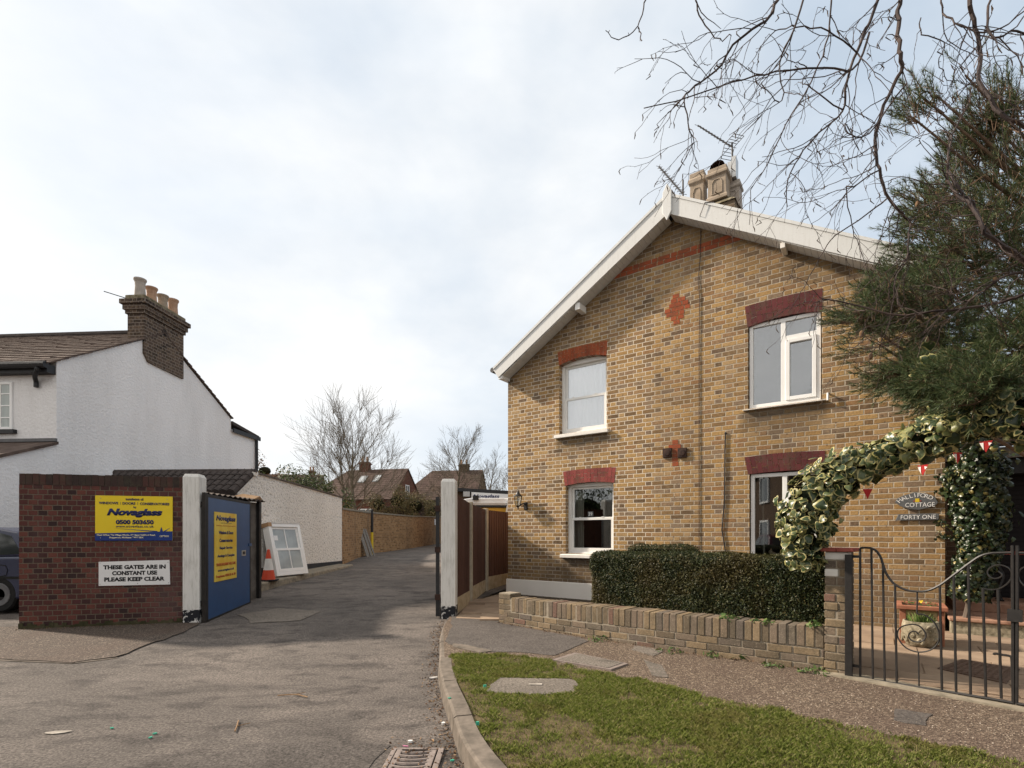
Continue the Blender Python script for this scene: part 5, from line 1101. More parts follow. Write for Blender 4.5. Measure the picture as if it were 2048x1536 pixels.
for i, (px, rr_, hh_) in enumerate(((1045, .10, .14), (1062, .09, .12), (1110, .10, .10), (1130, .09, .09), (1155, .10, .10))):
    t, z = GW.at(px, 1195, -.55); plant('bed_plant', ('leafy green seedling nearest the wall end pier', 'bushier green seedling second from the end pier', 'small sprawling plant midway along the white plinth', 'thin low plant between two others before the plinth', 'low plant beside the end of the long hedge')[i], 'plant', GW.w(t, .35, .15), 'weed', 60, rr_ * 1.1, hh_ + .20, .05, .4, 'small plants in the bed under the white plinth')
t, z = GW.at(1080, 1190, -.5); o = thing('dry_plant', 'bare wiry dead plant arching in front of the white plinth', 'plant', GW.w(t, .4, .24)); m = MB()
for i in range(9): a = nr.uniform(0, 6.28); m.tube(catmull([(0, 0, 0), (.05 * math.cos(a), .05 * math.sin(a), .12), (.13 * math.cos(a), .13 * math.sin(a), .17), (.2 * math.cos(a), .2 * math.sin(a), .10)], 4), .004, 4)
m.build('stems', 'dry_stem', o)
for i, (px, py, k, rr_, hh_, lab) in enumerate(((1196, 1280, 60, .12, .07, 'bright weed clump at the wall foot beside the dark apron'), (1340, 1302, 50, .16, .05, 'low weeds at the foot of the wall below the hedge middle'), (1420, 1312, 36, .09, .06, 'small weed tuft left of the dock leaves'), (1480, 1316, 26, .12, .09, 'broad leaved dock at the foot of the low wall'), (1545, 1332, 40, .12, .04, 'thin grassy weeds right of the dock leaves'), (1625, 1344, 60, .14, .05, 'grassy weeds at the foot of the brick pillar'))):
    x, y = G(px, py, RZ); o = plant('weed', lab, 'weed', (x, y - .03, RZ), 'weed', k, rr_, hh_, (.09 if i == 3 else .045), .4, 'weeds along the foot of the low wall')
for i, (px, py, lab) in enumerate(((1453, 1236, 'fleshy rosette hanging over the wall below the hedge'), (1508, 1247, 'left of the two small rosettes on the wall top'), (1534, 1248, 'right of the two small rosettes on the wall top'), (1626, 1251, 'pale rosette on the wall beside the brick pillar'))):
    t, z = GW.at(px, py, .03); plant('rosette_plant', lab, 'plant', GW.w(t, .02, z - .02), 'weed', 46, .07 if i else .10, .07, .042, .8, 'rosettes growing on the wall top', .4)
# ------------------------------------------------------------------ patio
p0, p1 = GW.w(tp0 + .1, .3, 0), FC.w(5.2, -.05, 0)
GP = Plane((3.085, 4.60), (3.735, 3.80))
b = MB(); rr = random.Random(21); ang = FC.rz; du = (math.cos(ang), math.sin(ang)); dv = (-math.sin(ang), math.cos(ang)); org = (2.7, 4.9)
poly = [GP.w(-.05, .05, 0)[:2], GP.w(2.6, .05, 0)[:2], (9.5, 3.0), (9.5, 8), FC.w(7.3, 1.8, 0)[:2], FC.w(7.1, -.02, 0)[:2], FC.w(5.0, -.02, 0)[:2]]
for i in range(-4, 14):
    for j in range(-8, 10):
        x0, x1 = i * .76 + (.2 if j % 2 else 0), (i + 1) * .76 - .012 + (.2 if j % 2 else 0); y0, y1 = j * .46, (j + 1) * .46 - .012
        q = [(org[0] + du[0] * x + dv[0] * y, org[1] + du[1] * x + dv[1] * y) for x, y in ((x0, y0), (x1, y0), (x1, y1), (x0, y1))]
        c = (sum(p[0] for p in q) / 4, sum(p[1] for p in q) / 4)
        g = (c[0] - GP.P0[0]) * -GP.u[1] + (c[1] - GP.P0[1]) * GP.u[0]
        if inside(c, poly) and g > .12: b.prismz(q, .06, RZ + .012 + rr.uniform(-.002, .003))
tag(b.build('patio', 'flagstone'), kind='structure')
b = MB(); b.prismz(poly, .05, RZ + .003); tag(b.build('patio_bed', 'flagstone'), kind='structure')
b = MB(); t0_ = -.35; b.prismz([GP.w(t0_, -.12, 0)[:2], GP.w(2.6, -.10, 0)[:2], GP.w(2.6, .10, 0)[:2], GP.w(t0_ + .3, .10, 0)[:2]], .05, RZ + .014); tag(b.build('gate_threshold', 'kerb_moss'), kind='structure')
def cover(name, label, cs, z, mat='cover_iron', studs=True, infill=None):
    o = thing(name, label, 'manhole cover', (0, 0, 0)); m = MB(); m.prismz(cs, z - .02, z + .006); m.build('frame', mat, o)
    c = (sum(p[0] for p in cs) / 4, sum(p[1] for p in cs) / 4); q = [(c[0] + (p[0] - c[0]) * .86, c[1] + (p[1] - c[1]) * .86) for p in cs]
    m = MB(); m.prismz(q, z, z + .010); m.build('lid', infill or mat, o)
    if studs:
        m = MB()
        for i in range(12):
            for j in range(8):
                u, v = (i + .5) / 12, (j + .5) / 8; p = [(q[0][k] * (1 - u) + q[1][k] * u) * (1 - v) + (q[3][k] * (1 - u) + q[2][k] * u) * v for k in (0, 1)]; m.box(p[0] - .011, p[0] + .011, p[1] - .007, p[1] + .007, z + .010, z + .014)
        m.build('studs', mat, o)
cover('manhole_cover', 'rusty studded manhole cover in the patio behind the iron gates', [G(1875, 1336, RZ + .02), G(1925, 1318, RZ + .02), G(2040, 1338, RZ + .02), G(2012, 1366, RZ + .02)], RZ + .016, 'rust_cover')
cs = [G(1105, 1322, RZ), G(1150, 1308, RZ), G(1256, 1330, RZ), G(1222, 1342, RZ)]
cover('manhole_cover', 'tarmac filled manhole cover at the edge of the lawn', cs, RZ + .010, 'drain_iron', False, 'asphalt_patch')
# drain
dg = thing('drain_grate', 'iron gully grate full of leaves in the road by the kerb', 'drain', (0, 0, 0))
dx0, dx1, dy0, dy1 = -.757, -.43, 2.72, 3.31
m = MB(); m.box(dx0, dx1, dy0, dy1, -.06, .003); m.build('pit', 'black_void', dg)
m = MB(); rect = [(dx0, dx0 + .035), (dx1 - .05, dx1)]
m.box(dx0 - .0, dx0 + .028, dy0, dy1, -.02, .014); m.box(dx0 + .032, dx0 + .065, dy0, dy1, -.02, .012); m.box(dx1 - .035, dx1, dy0, dy1, -.02, .014); m.box(dx1 - .085, dx1 - .045, dy0, dy1, -.02, .010); m.box(dx0, dx1, dy1 - .022, dy1, -.02, .0145)
m.build('frame', 'drain_iron', dg, bevel=.003)
m = MB()
for i in range(11):
    y_ = dy1 - .05 - i * .052; m.tube([(dx0 + .06 + (dx1 - dx0 - .14) * k / 8, y_ - .018 * math.sin(math.pi * k / 8), .003) for k in range(9)], .012, 6)
m.build('bars', 'drain_iron', dg)
# ------------------------------------------------------------------ wrought iron gates
def gpx(cx_, cy_, p=0.0): return GP.at(1640 + cx_ / 4.04, 1060 + cy_ / 4.04, p)
def iron_gate(label, mirror):
    o = thing('iron_gate', label, 'gate', GP.loc, GP.rz, 'pair of wrought iron gates')
    tm = gpx(1575, 700)[0]; fx = (lambda t: 2 * tm - t) if mirror else (lambda t: t)
    P3 = lambda pts: [(fx(t), 0, z) for t, z in (gpx(*p) for p in pts)]
    m = MB()
    m.tube(P3([(325, 148), (325, 1195)]), .010, 6); m.tube(P3([(1556, 125), (1562, 1400)]), .011, 6); m.tube(P3([(322, 1192), (610, 1240), (985, 1300), (1440, 1375), (1562, 1397)]), .011, 6)
    m.build('frame', 'black_iron', o)
    m = MB(); m.tube(catmull(P3([(325, 147), (370, 143), (415, 148), (455, 170), (490, 220), (512, 290), (540, 360), (600, 435), (690, 482), (785, 497), (870, 490), (970, 445), (1080, 365), (1200, 275), (1290, 215), (1370, 190), (1450, 185), (1556, 183)]), 4), .010, 6); m.build('top_rail', 'black_iron', o)
    for a, b_ in (((415, 150), (427, 1208)), ((508, 285), (523, 1220)), ((606, 442), (620, 1238)), ((968, 448), (985, 1290)), ((1080, 368), (1100, 1308)), ((1197, 280), (1217, 1325)), ((1316, 470), (1340, 1345)), ((1437, 480), (1465, 1362))):
        m = MB(); m.tube(P3([a, b_]), .009, 6); m.build('bar', 'black_iron', o)
    m = MB(); m.tube(catmull(P3([(785, 500), (785, 600), (786, 675), (830, 682), (885, 710), (935, 765), (962, 840), (950, 915), (890, 970), (795, 986), (700, 955), (640, 890), (625, 830), (660, 782), (740, 763), (800, 775), (845, 820), (855, 860), (830, 895), (780, 904), (735, 888), (716, 855), (735, 825), (770, 820), (800, 845)]), 4), .006, 5)
    m.tube(P3([(795, 986), (800, 1265)]), .006, 5); m.build('scroll', 'black_iron', o)
    m = MB(); m.tube(catmull(P3([(1200, 330), (1212, 285), (1250, 240), (1300, 212), (1350, 196)]), 4), .006, 5)
    m.tube(catmull(P3([(1316, 470), (1380, 482), (1450, 472), (1510, 435), (1546, 385), (1540, 325), (1490, 290), (1430, 282), (1375, 305), (1352, 340), (1368, 375), (1410, 392), (1452, 383), (1470, 360), (1440, 332)]), 4), .005, 5); m.build('scroll', 'black_iron', o)
    if not mirror:
        m = MB(); m.tube(catmull(P3([(1405, 1008), (1415, 998), (1470, 1008), (1535, 1020), (1550, 1050), (1555, 1200), (1562, 1405)]), 4), .009, 6); m.build('drop_bolt', 'black_iron', o)
        m = MB(); t, z = gpx(1560, 690); m.box(t - .03, t + .05, -.02, .02, z - .045, z + .045); m.build('lock_box', 'black_iron', o)
        for cy_ in (215, 1100): m = MB(); t, z = gpx(300, cy_); m.box(t - .05, t + .03, -.01, .01, z - .012, z + .012); m.build('hinge', 'black_iron', o)
    return o
iron_gate('left wrought iron gate with scrolls, hung on the brick pillar', False); iron_gate('right wrought iron gate leaf at the picture edge', True)
# ------------------------------------------------------------------ planters
def RP(px, py, z): x, y = G(px, py, z); return Vector((x, y, z))
c0, c1 = G(1797, 1286, RZ + .01), G(1893, 1290, RZ + .01)
tw = .50; PLx = Plane(c0, (c0[0] + math.cos(FC.rz), c0[1] + math.sin(FC.rz)))
t1 = PLx.at(1892, 1290)[0]; zt_ = PLx.at(1840, 1212)[1]
tr = thing('terracotta_trough', 'square terracotta planter against the house wall', 'planter', PLx.loc, PLx.rz)
m = MB(); m.box(.02, t1 - .02, .02, .45, RZ, zt_ - .05); m.build('body', 'terracotta_moss', tr, bevel=.01)
m = MB(); m.box(.01, .07, .005, .019, RZ, zt_ - .051); m.box(t1 - .07, t1 - .01, .005, .019, RZ, zt_ - .051); m.box(.07, t1 - .07, .008, .019, RZ + .01, RZ + .05); m.build('corner_moulding', 'terracotta', tr, bevel=.004)
m = MB(); rim = [(-.02, t1 + .02, -.02, .04), (-.02, t1 + .02, .44, .50), (-.02, .04, .041, .439), (t1 - .04, t1 + .02, .041, .439)]
for a in rim: m.box(a[0], a[1], a[2], a[3], zt_ - .05, zt_)
m.build('rim', 'terracotta', tr, bevel=.008)
m = MB(); m.box(.04, t1 - .04, .04, .44, zt_ - .06, zt_ - .03); m.build('compost', 'soil', tr)
pp = thing('pansy_plants', 'small yellow pansy and seedlings in the terracotta planter', 'plant', PLx.w(t1 * .5, .24, zt_ - .03), PLx.rz)
P = np.stack([nr.uniform(-.17, .17, 60), nr.uniform(-.15, .12, 60), nr.uniform(0, .05, 60)], 1); V, Fc = leaf_quads(P, np.tile([0, 0, 1.0], (60, 1)), .035, .6, .5); np_obj('leaves', V, Fc, 'weed', pp)
P = np.array([[.0, -.1, .06], [.01, -.1, .075], [-.01, -.09, .07]]); V, Fc = leaf_quads(P, np.tile([0, -1, .4], (3, 1)), .04, .9, .2); np_obj('flower', V, Fc, 'yellow_paint', pp)
bx, by = G(1842, 1292, RZ + .01); sc_ = by / FP; br = 30 * sc_
bw = thing('stone_bowl', 'round carved stone bowl standing before the terracotta planter', 'planter', (bx, by + .0, RZ + .012))
m = MB(); m.lathe([(br * .66, 0), (br * .80, .012), (br * .98, .08), (br * 1.06, .16), (br * 1.04, .23), (br * .97, .285), (br * .84, .285), (br * .80, .25)], n=28); m.build('bowl', 'cast_stone', bw, smooth=True)
m = MB(); r3 = random.Random(5)
for i in range(26):
    a = r3.uniform(0, 6.28); z = r3.uniform(.05, .22); rr_ = br * (1.0 if z > .07 else .95); m.tube(catmull([(rr_ * math.cos(a + d), rr_ * math.sin(a + d), z + e) for d, e in ((0, 0), (.12, .03), (.25, .015), (.28, -.02), (.16, -.03))], 4), .015, 5)
m.build('carved_relief', 'cast_stone', bw, smooth=True)
m = MB(); m.lathe([(0.001, .25), (br * .82, .25), (br * .82, .255), (.001, .26)], n=20); m.build('compost', 'soil', bw)
def bladeplant(name, label, loc, n, h, w, spread, mat='blade_green'):
    o = thing(name, label, 'plant', loc); a = nr.uniform(0, 6.283, n); r_ = nr.uniform(0, spread, n); hh = nr.uniform(.5, 1, n) * h; le = nr.uniform(.1, .6, n) * hh; d = np.stack([np.cos(a), np.sin(a)], 1); t = np.stack([-d[:, 1], d[:, 0]], 1)
    z2 = lambda x: np.concatenate([x, np.zeros((n, 1))], 1); b0 = z2(d * r_[:, None]); W_ = z2(t * w); mid = b0 + z2(d * (le * .4)[:, None]); mid[:, 2] += hh * .65; tip = b0 + z2(d * le[:, None]); tip[:, 2] += hh
    V = np.stack([b0 - W_, b0 + W_, mid + W_ * .8, tip, mid - W_ * .8], 1).reshape(-1, 3); np_obj('blades', V, np.arange(5 * n).reshape(n, 5), mat, o); return o
bladeplant('spring_bulbs', 'green bulb leaves sprouting from the stone bowl', (bx, by, RZ + .26), 110, .14, .005, br * .75)
# ------------------------------------------------------------------ ivy
LO = np.array([(0, -.40), (.20, -.52), (.42, -.44), (.50, -.18), (.40, .06), (.27, .30), (0, .58), (-.27, .30), (-.40, .06), (-.50, -.18), (-.42, -.44), (-.20, -.52)], float)
def ivy(name, P, N, size, parent, mats=('ivy_cream', 'ivy_green'), down=.8, inner=.70):
    n = len(P); N = unit(N + nr.normal(0, .62, (n, 3))); T = np.tile([0., 0., -1.], (n, 1)) * down + nr.normal(0, .45, (n, 3)); T = unit(T - N * (T * N).sum(1, keepdims=True)); B = np.cross(N, T)
    k = len(LO); s_ = (size * nr.uniform(.75, 1.2, n))[:, None, None]
    fold = nr.uniform(-.15, .45, n)[:, None]
    wv = nr.normal(0, .035, (n, len(LO))); al = nr.uniform(.78, 1.18, n)[:, None]
    def ring(f, off, jx=0.0, jy=0.0):
        X = (LO[:, 0][None] * al + wv) * f + jx; Y = (LO[:, 1][None] + wv[:, ::-1]) * f + jy; Zz = -np.abs(X) * fold + off - .30 * (Y ** 2) + wv * .9 * (f == 1)
        return P[:, None] + s_ * (B[:, None] * X[..., None] + T[:, None] * Y[..., None] + N[:, None] * Zz[..., None])
    fi = np.clip(nr.normal(inner + .12, .09, (n, 1)), .25, .95) * (1 + nr.normal(0, .10, (n, len(LO)))); fi = np.clip(fi, .2, .96)
    V = np.concatenate([ring(1, 0), ring(fi, .012, nr.normal(0, .03, (n, 1)), nr.normal(0, .03, (n, 1))), P[:, None] + s_ * N[:, None] * .02], 1); m_ = 2 * k + 1
    f = []; mi = []
    for i in range(k):
        j = (i + 1) % k; f += [(i, j, k + j), (i, k + j, k + i), (k + i, k + j, 2 * k)]; mi += [0, 0, 1]
    f = np.array(f); Fc = (np.arange(n)[:, None, None] * m_ + f[None]).reshape(-1, 3)
    return np_obj(name, V.reshape(-1, 3), Fc, list(mats), parent, np.tile(mi, n))
def along(path, rad, n, tight=1.0):
    p = np.array([tuple(q) for q in path]); rad = np.asarray(rad); seg = np.linalg.norm(np.diff(p, axis=0), axis=1); wgt = seg * (rad[:-1] + rad[1:]); i = nr.choice(len(seg), n, p=wgt / wgt.sum()); f = nr.rand(n)[:, None]
    c = p[i] * (1 - f) + p[i + 1] * f; rr_ = rad[i] * (1 - f[:, 0]) + rad[i + 1] * f[:, 0]; d = unit(p[i + 1] - p[i]); v = nr.normal(0, 1, (n, 3)); v = unit(v - d * (v * d).sum(1, keepdims=True))
    bump_ = 1 + .55 * (vnoise(np.stack([c[:, 0] * 1.0 + c[:, 2] + v[:, 0] * .25, v[:, 2] * .35 + c[:, 1]], 1) + 40, 5.5, 6) - .5); fly = np.where(nr.rand(n) < .06, nr.uniform(1.05, 1.4, n), 1.0)
    return c + v * (rr_ * bump_ * fly * nr.uniform(.62, 1.08, n) ** tight)[:, None], v
iv = thing('ivy_arch', 'arch of cream edged ivy climbing over the iron gates from the brick pillar', 'ivy')
ap = [PT(1610, 1135, 4.92), PT(1608, 1085, 4.9), PT(1610, 1030, 4.84), PT(1636, 985, 4.75), PT(1700, 942, 4.62), PT(1775, 908, 4.46), PT(1850, 876, 4.30), PT(1925, 845, 4.12), PT(2010, 832, 3.92), PT(2130, 840, 3.65), (4.25, 3.35, 1.95), (4.42, 3.1, 1.5), (4.45, 3.05, .8)]
ap = catmull(ap, 4); rad0 = [.15, .20, .23, .215, .18, .175, .165, .16, .17, .2, .2, .2, .2]; rad = np.interp(np.linspace(0, 12, len(ap)), range(13), rad0)
P, N = along(ap, rad, 2900); ivy('leaves', P, N + np.array([-.25, -.35, .30]), nr.uniform(.048, .098, 2900), iv)
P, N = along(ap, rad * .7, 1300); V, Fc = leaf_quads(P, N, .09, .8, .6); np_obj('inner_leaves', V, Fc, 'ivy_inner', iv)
P = np.array([PT(1905 + dx, 765 + dy, 4.75) for dx, dy in zip(nr.normal(0, 32, 60), nr.normal(0, 34, 60))]) + nr.normal(0, .1, (60, 3)); ivy('leaves', P, np.tile([-.4, -.8, .4], (60, 1)), .10, iv)
m = MB()
for k in range(5): m.tube([(q[0] + .03 * math.sin(i * .6 + k * 2), q[1] + .03 * math.cos(i * .5 + k), q[2] + .03 * math.sin(i * .7 + k)) for i, q in enumerate(ap)], .012, 5)
m.tube([(q[0], q[1], q[2]) for q in ap], .02, 6); m.build('stems', 'bark', iv)
ic = thing('ivy_column', 'dense small leaved ivy covering the right corner of the brick front', 'ivy')
pth = [FC.w(7.34, -.06, .55), FC.w(7.40, -.06, 1.1), FC.w(7.44, -.06, 1.7), FC.w(7.40, -.05, 2.25), FC.w(7.3, -.05, 2.6)]
P, N = along(catmull(pth, 4), np.interp(np.linspace(0, 4, 17), range(5), [.17, .21, .24, .30, .24]), 3600); ivy('leaves', P, N + np.array([-.2, -.4, .25]), .062, ic, ('ivy_small', 'ivy_small'), .6)
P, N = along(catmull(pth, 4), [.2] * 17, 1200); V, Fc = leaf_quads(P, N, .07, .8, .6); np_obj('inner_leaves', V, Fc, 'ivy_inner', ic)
m = MB(); m.tube(catmull([FC.w(7.26, -.06, .1)] + pth, 4), .03, 6); m.build('stems', 'bark', ic)
for sx, (px, py) in enumerate(((1862, 950), (1870, 985), (1872, 1062), (1880, 1075))):
    pass
P = np.concatenate([np.stack([np.linspace(FC.w(6.98, 0, 0)[0], FC.w(7.2, 0, 0)[0], 26), np.linspace(FC.w(6.98, 0, 0)[1], FC.w(7.2, 0, 0)[1], 26) - .03, z0 + .18 * np.linspace(0, 1, 26) ** 2 * sg + nr.normal(0, .02, 26)], 1) for z0, sg in ((2.15, -1), (1.95, -.6), (1.55, -1), (1.38, -.5))]); ivy('leaves', P, np.tile([-.6, -.8, .2], (len(P), 1)), .035, ic, ('ivy_small', 'ivy_small'))
# bunting strung under the arch
bu = thing('bunting', 'red and white flag bunting strung under the ivy arch', 'bunting')
fl = [(1735, 978, 4.42), (1846, 930, 4.12), (1915, 905, 3.98), (1972, 882, 3.86), (1690, 1003, 4.55)]
pts = sorted([PT(*f) for f in fl], key=lambda p: p[0]); m = MB(); m.tube(catmull(pts + [(4.3, 3.3, 1.95)], 5), .0015, 4); m.build('cord', 'twig', bu)
for i, p in enumerate(pts[1:]):
    w_, h_ = .038, .085; an_ = (-.2, -1.2, .1, -.9)[i]; ca, sa = math.cos(an_), math.sin(an_); T3 = lambda x, z, o=0: (p[0] + x * ca - o * sa * -1, p[1] + x * sa - o * ca, p[2] + z)
    m = MB(); m.add([T3(-w_, 0), T3(w_, 0), T3(w_ * .0, -h_), T3(-w_, 0, .003), T3(w_, 0, .003), T3(0, -h_, .003)], [(0, 1, 2), (5, 4, 3), (0, 3, 4, 1), (1, 4, 5, 2), (2, 5, 3, 0)]); m.build('flag', 'cloth_red', bu)
    if i in (1, 2, 3): m = MB(); m.add([T3(-w_ * .95, -.012, .006), T3(-w_ * .35, -.012, .006), T3(-.012, -h_ * .8, .006), T3(w_ * .35, -.012, .006), T3(w_ * .9, -.02, .006), T3(w_ * .45, -h_ * .45, .006)], [(0, 1, 2), (3, 4, 5)]); m.build('white_stripe', 'cloth_white', bu)
# ------------------------------------------------------------------ pine
pn = thing('pine_tree', 'dark green pine with cones reaching over the right of the gable', 'tree', (7.2, 6.0, .1))
PO = np.array([7.2, 6.0, .1])
blobs = [((1960, 420), 6.3, 120, 150, 1.1, 3.4), ((2060, 330), 6.2, 150, 150, 1.2, 4.2), ((1960, 300), 6.1, 70, 60, .5, 1.0), ((2050, 520), 6.0, 170, 170, 1.2, 3.2), ((1880, 560), 6.0, 115, 95, .9, 2.4), ((1820, 640), 5.7, 130, 75, .7, 1.8), ((1760, 690), 5.5, 75, 42, .4, .55), ((1860, 720), 5.4, 110, 55, .6, 1.3),
         ((1960, 700), 5.6, 150, 105, .9, 2.8), ((2050, 780), 5.0, 130, 55, .7, 1.6), ((1920, 800), 4.9, 75, 34, .4, .6), ((1850, 430), 5.9, 55, 62, .5, .6), ((1900, 500), 5.9, 90, 70, .7, 1.2), ((2190, 500), 6.0, 180, 260, 1.2, 2.2),
         ((1840, 190), 5.6, 26, 42, .2, .10), ((1872, 190), 5.6, 26, 45, .2, .14), ((1930, 150), 5.6, 26, 40, .2, .13), ((1970, 235), 5.9, 60, 52, .4, .5), ((1825, 235), 5.6, 30, 28, .2, .10), ((1715, 640), 5.5, 45, 32, .3, .28), ((1800, 750), 5.3, 70, 36, .3, .6), ((1870, 770), 4.7, 60, 34, .3, .6), ((1990, 790), 3.9, 95, 42, .25, 1.3), ((2060, 700), 4.2, 90, 90, .4, 1.4), ((1930, 740), 4.4, 60, 40, .3, .7), ((1790, 600), 5.5, 60, 60, .4, .6)]
TP, TD = [], []
tot = sum(b_[5] for b_ in blobs); NT_ = 7000
for (c, Y, rx, rz_, ry, wt_) in blobs:
    n = max(6, int(NT_ * wt_ / tot)); s_ = Y / FP; C_ = np.array(PT(c[0], c[1], Y)); d = unit(nr.normal(0, 1, (n, 3))) * (nr.rand(n, 1) ** .42)
    p = C_ + d * np.array([rx * s_, ry, rz_ * s_]); TP.append(p); o_ = p - np.array([7.0, 6.0, 4.2]); TD.append(unit(unit(o_) + unit(d) * .5 + nr.normal(0, .35, (n, 3)) + np.array([0, 0, .35])))
TP, TD = np.concatenate(TP), np.concatenate(TD)
# thin out through a noise field so sky shows through
kp = (vnoise(TP[:, [0, 2]] + 20, 2.6, 8) * .6 + vnoise(TP[:, [1, 2]] + 20, 3.1, 9) * .4) > .385; kp |= nr.rand(len(TP)) < .14; TP, TD = TP[kp], TD[kp]
def needles(P, D, k=44, L=.078, tl=.16, w=.0026):
    n = len(P); f = nr.rand(n, k); a = nr.uniform(0, 6.283, (n, k)); X = unit(np.cross(D, nr.normal(0, 1, (n, 3)))); Y = np.cross(D, X)
    base = P[:, None] + D[:, None] * (f * tl)[..., None]; sp = .35 + .75 * (1 - f)
    dr = D[:, None] * np.cos(sp)[..., None] + (X[:, None] * np.cos(a)[..., None] + Y[:, None] * np.sin(a)[..., None]) * np.sin(sp)[..., None]
    ll = L * nr.uniform(.7, 1.15, (n, k))[..., None]; side = np.cross(dr, nr.normal(0, 1, (n, k, 3))); side /= np.linalg.norm(side, axis=2, keepdims=True)
    V = np.stack([base - side * w, base + side * w, base + dr * ll], 2).reshape(-1, 3); return V, np.arange(len(V)).reshape(-1, 3)
V, Fc = needles(TP, TD); np_obj('foliage', V - PO, Fc, 'pine_needle', pn)
m = MB()
trunk = [(7.2, 6.0, -.1), (7.15, 6.0, 1.5), (7.05, 6.0, 3.2), (7.1, 6.05, 5), (7.0, 6.1, 6.6), (7.0, 6.1, 8)]
b = MB(); b.tube([tuple(np.array(p) - PO) for p in trunk], [.19, .17, .15, .12, .08, .03], 10); b.build('trunk', 'bark_pine', pn, smooth=True)
idx = nr.choice(len(TP), min(700, len(TP)), replace=False)
for (c, Y, rx, rz_, ry, wt_) in blobs:
    C_ = Vector(PT(c[0], c[1], Y)); zz = max(1.8, C_.z - .8 - .2 * abs(C_.x - 7)); t0 = Vector((7.05, 6.02, zz)); md = t0.lerp(C_, .5) + Vector((0, 0, -.12))
    m.tube([tuple(q - Vector(PO)) for q in catmull([t0, md, C_], 5)], list(np.linspace(.028, .009, 11)), 6)
cent = np.array([PT(b_[0][0], b_[0][1], b_[1]) for b_ in blobs])
for i in idx:
    p = TP[i]; c = cent[np.argmin(np.linalg.norm(cent - p, axis=1))]; m.tube([tuple(c - PO), tuple((c + p) / 2 + nr.normal(0, .04, 3) - PO), tuple(p - PO), tuple(p + TD[i] * .15 - PO)], [.009, .006, .004, .002], 4)
for p, d in zip(TP, TD): m.tube([tuple(p - d * .12 - PO), tuple(p + d * .14 - PO)], [.0045, .002], 3)
m.build('branches', 'bark_pine', pn)
m = MB()
for px, py, Y in ((1835, 408, 5.7), (1875, 383, 5.7), (1890, 378, 5.7), (1943, 606, 5.3), (1916, 645, 5.2), (1853, 680, 5.2), (1723, 668, 5.3), (1741, 712, 5.2), (1990, 560, 5.5)):
    c = np.array(PT(px, py, Y)) - PO; m.ell(tuple(c), (.022, .022, .036), 8, 6)
m.build('cones', 'cone_brown', pn, smooth=True)
# ------------------------------------------------------------------ bare tree overhanging the picture
bt = thing('bare_birch', 'bare birch whose drooping twigs hang across the top right', 'tree', (5.6, 2.9, .1)); BO = Vector((5.6, 2.9, .1))
m = MB(); rb = random.Random(17)
b = MB(); b.tube([(0, 0, -.15), (.02, .02, 1.5), (-.05, .05, 3.2), (.0, .1, 5.2), (.1, .1, 8.2)], [.17, .15, .13, .10, .05], 10); b.build('trunk', 'bark', bt, smooth=True)
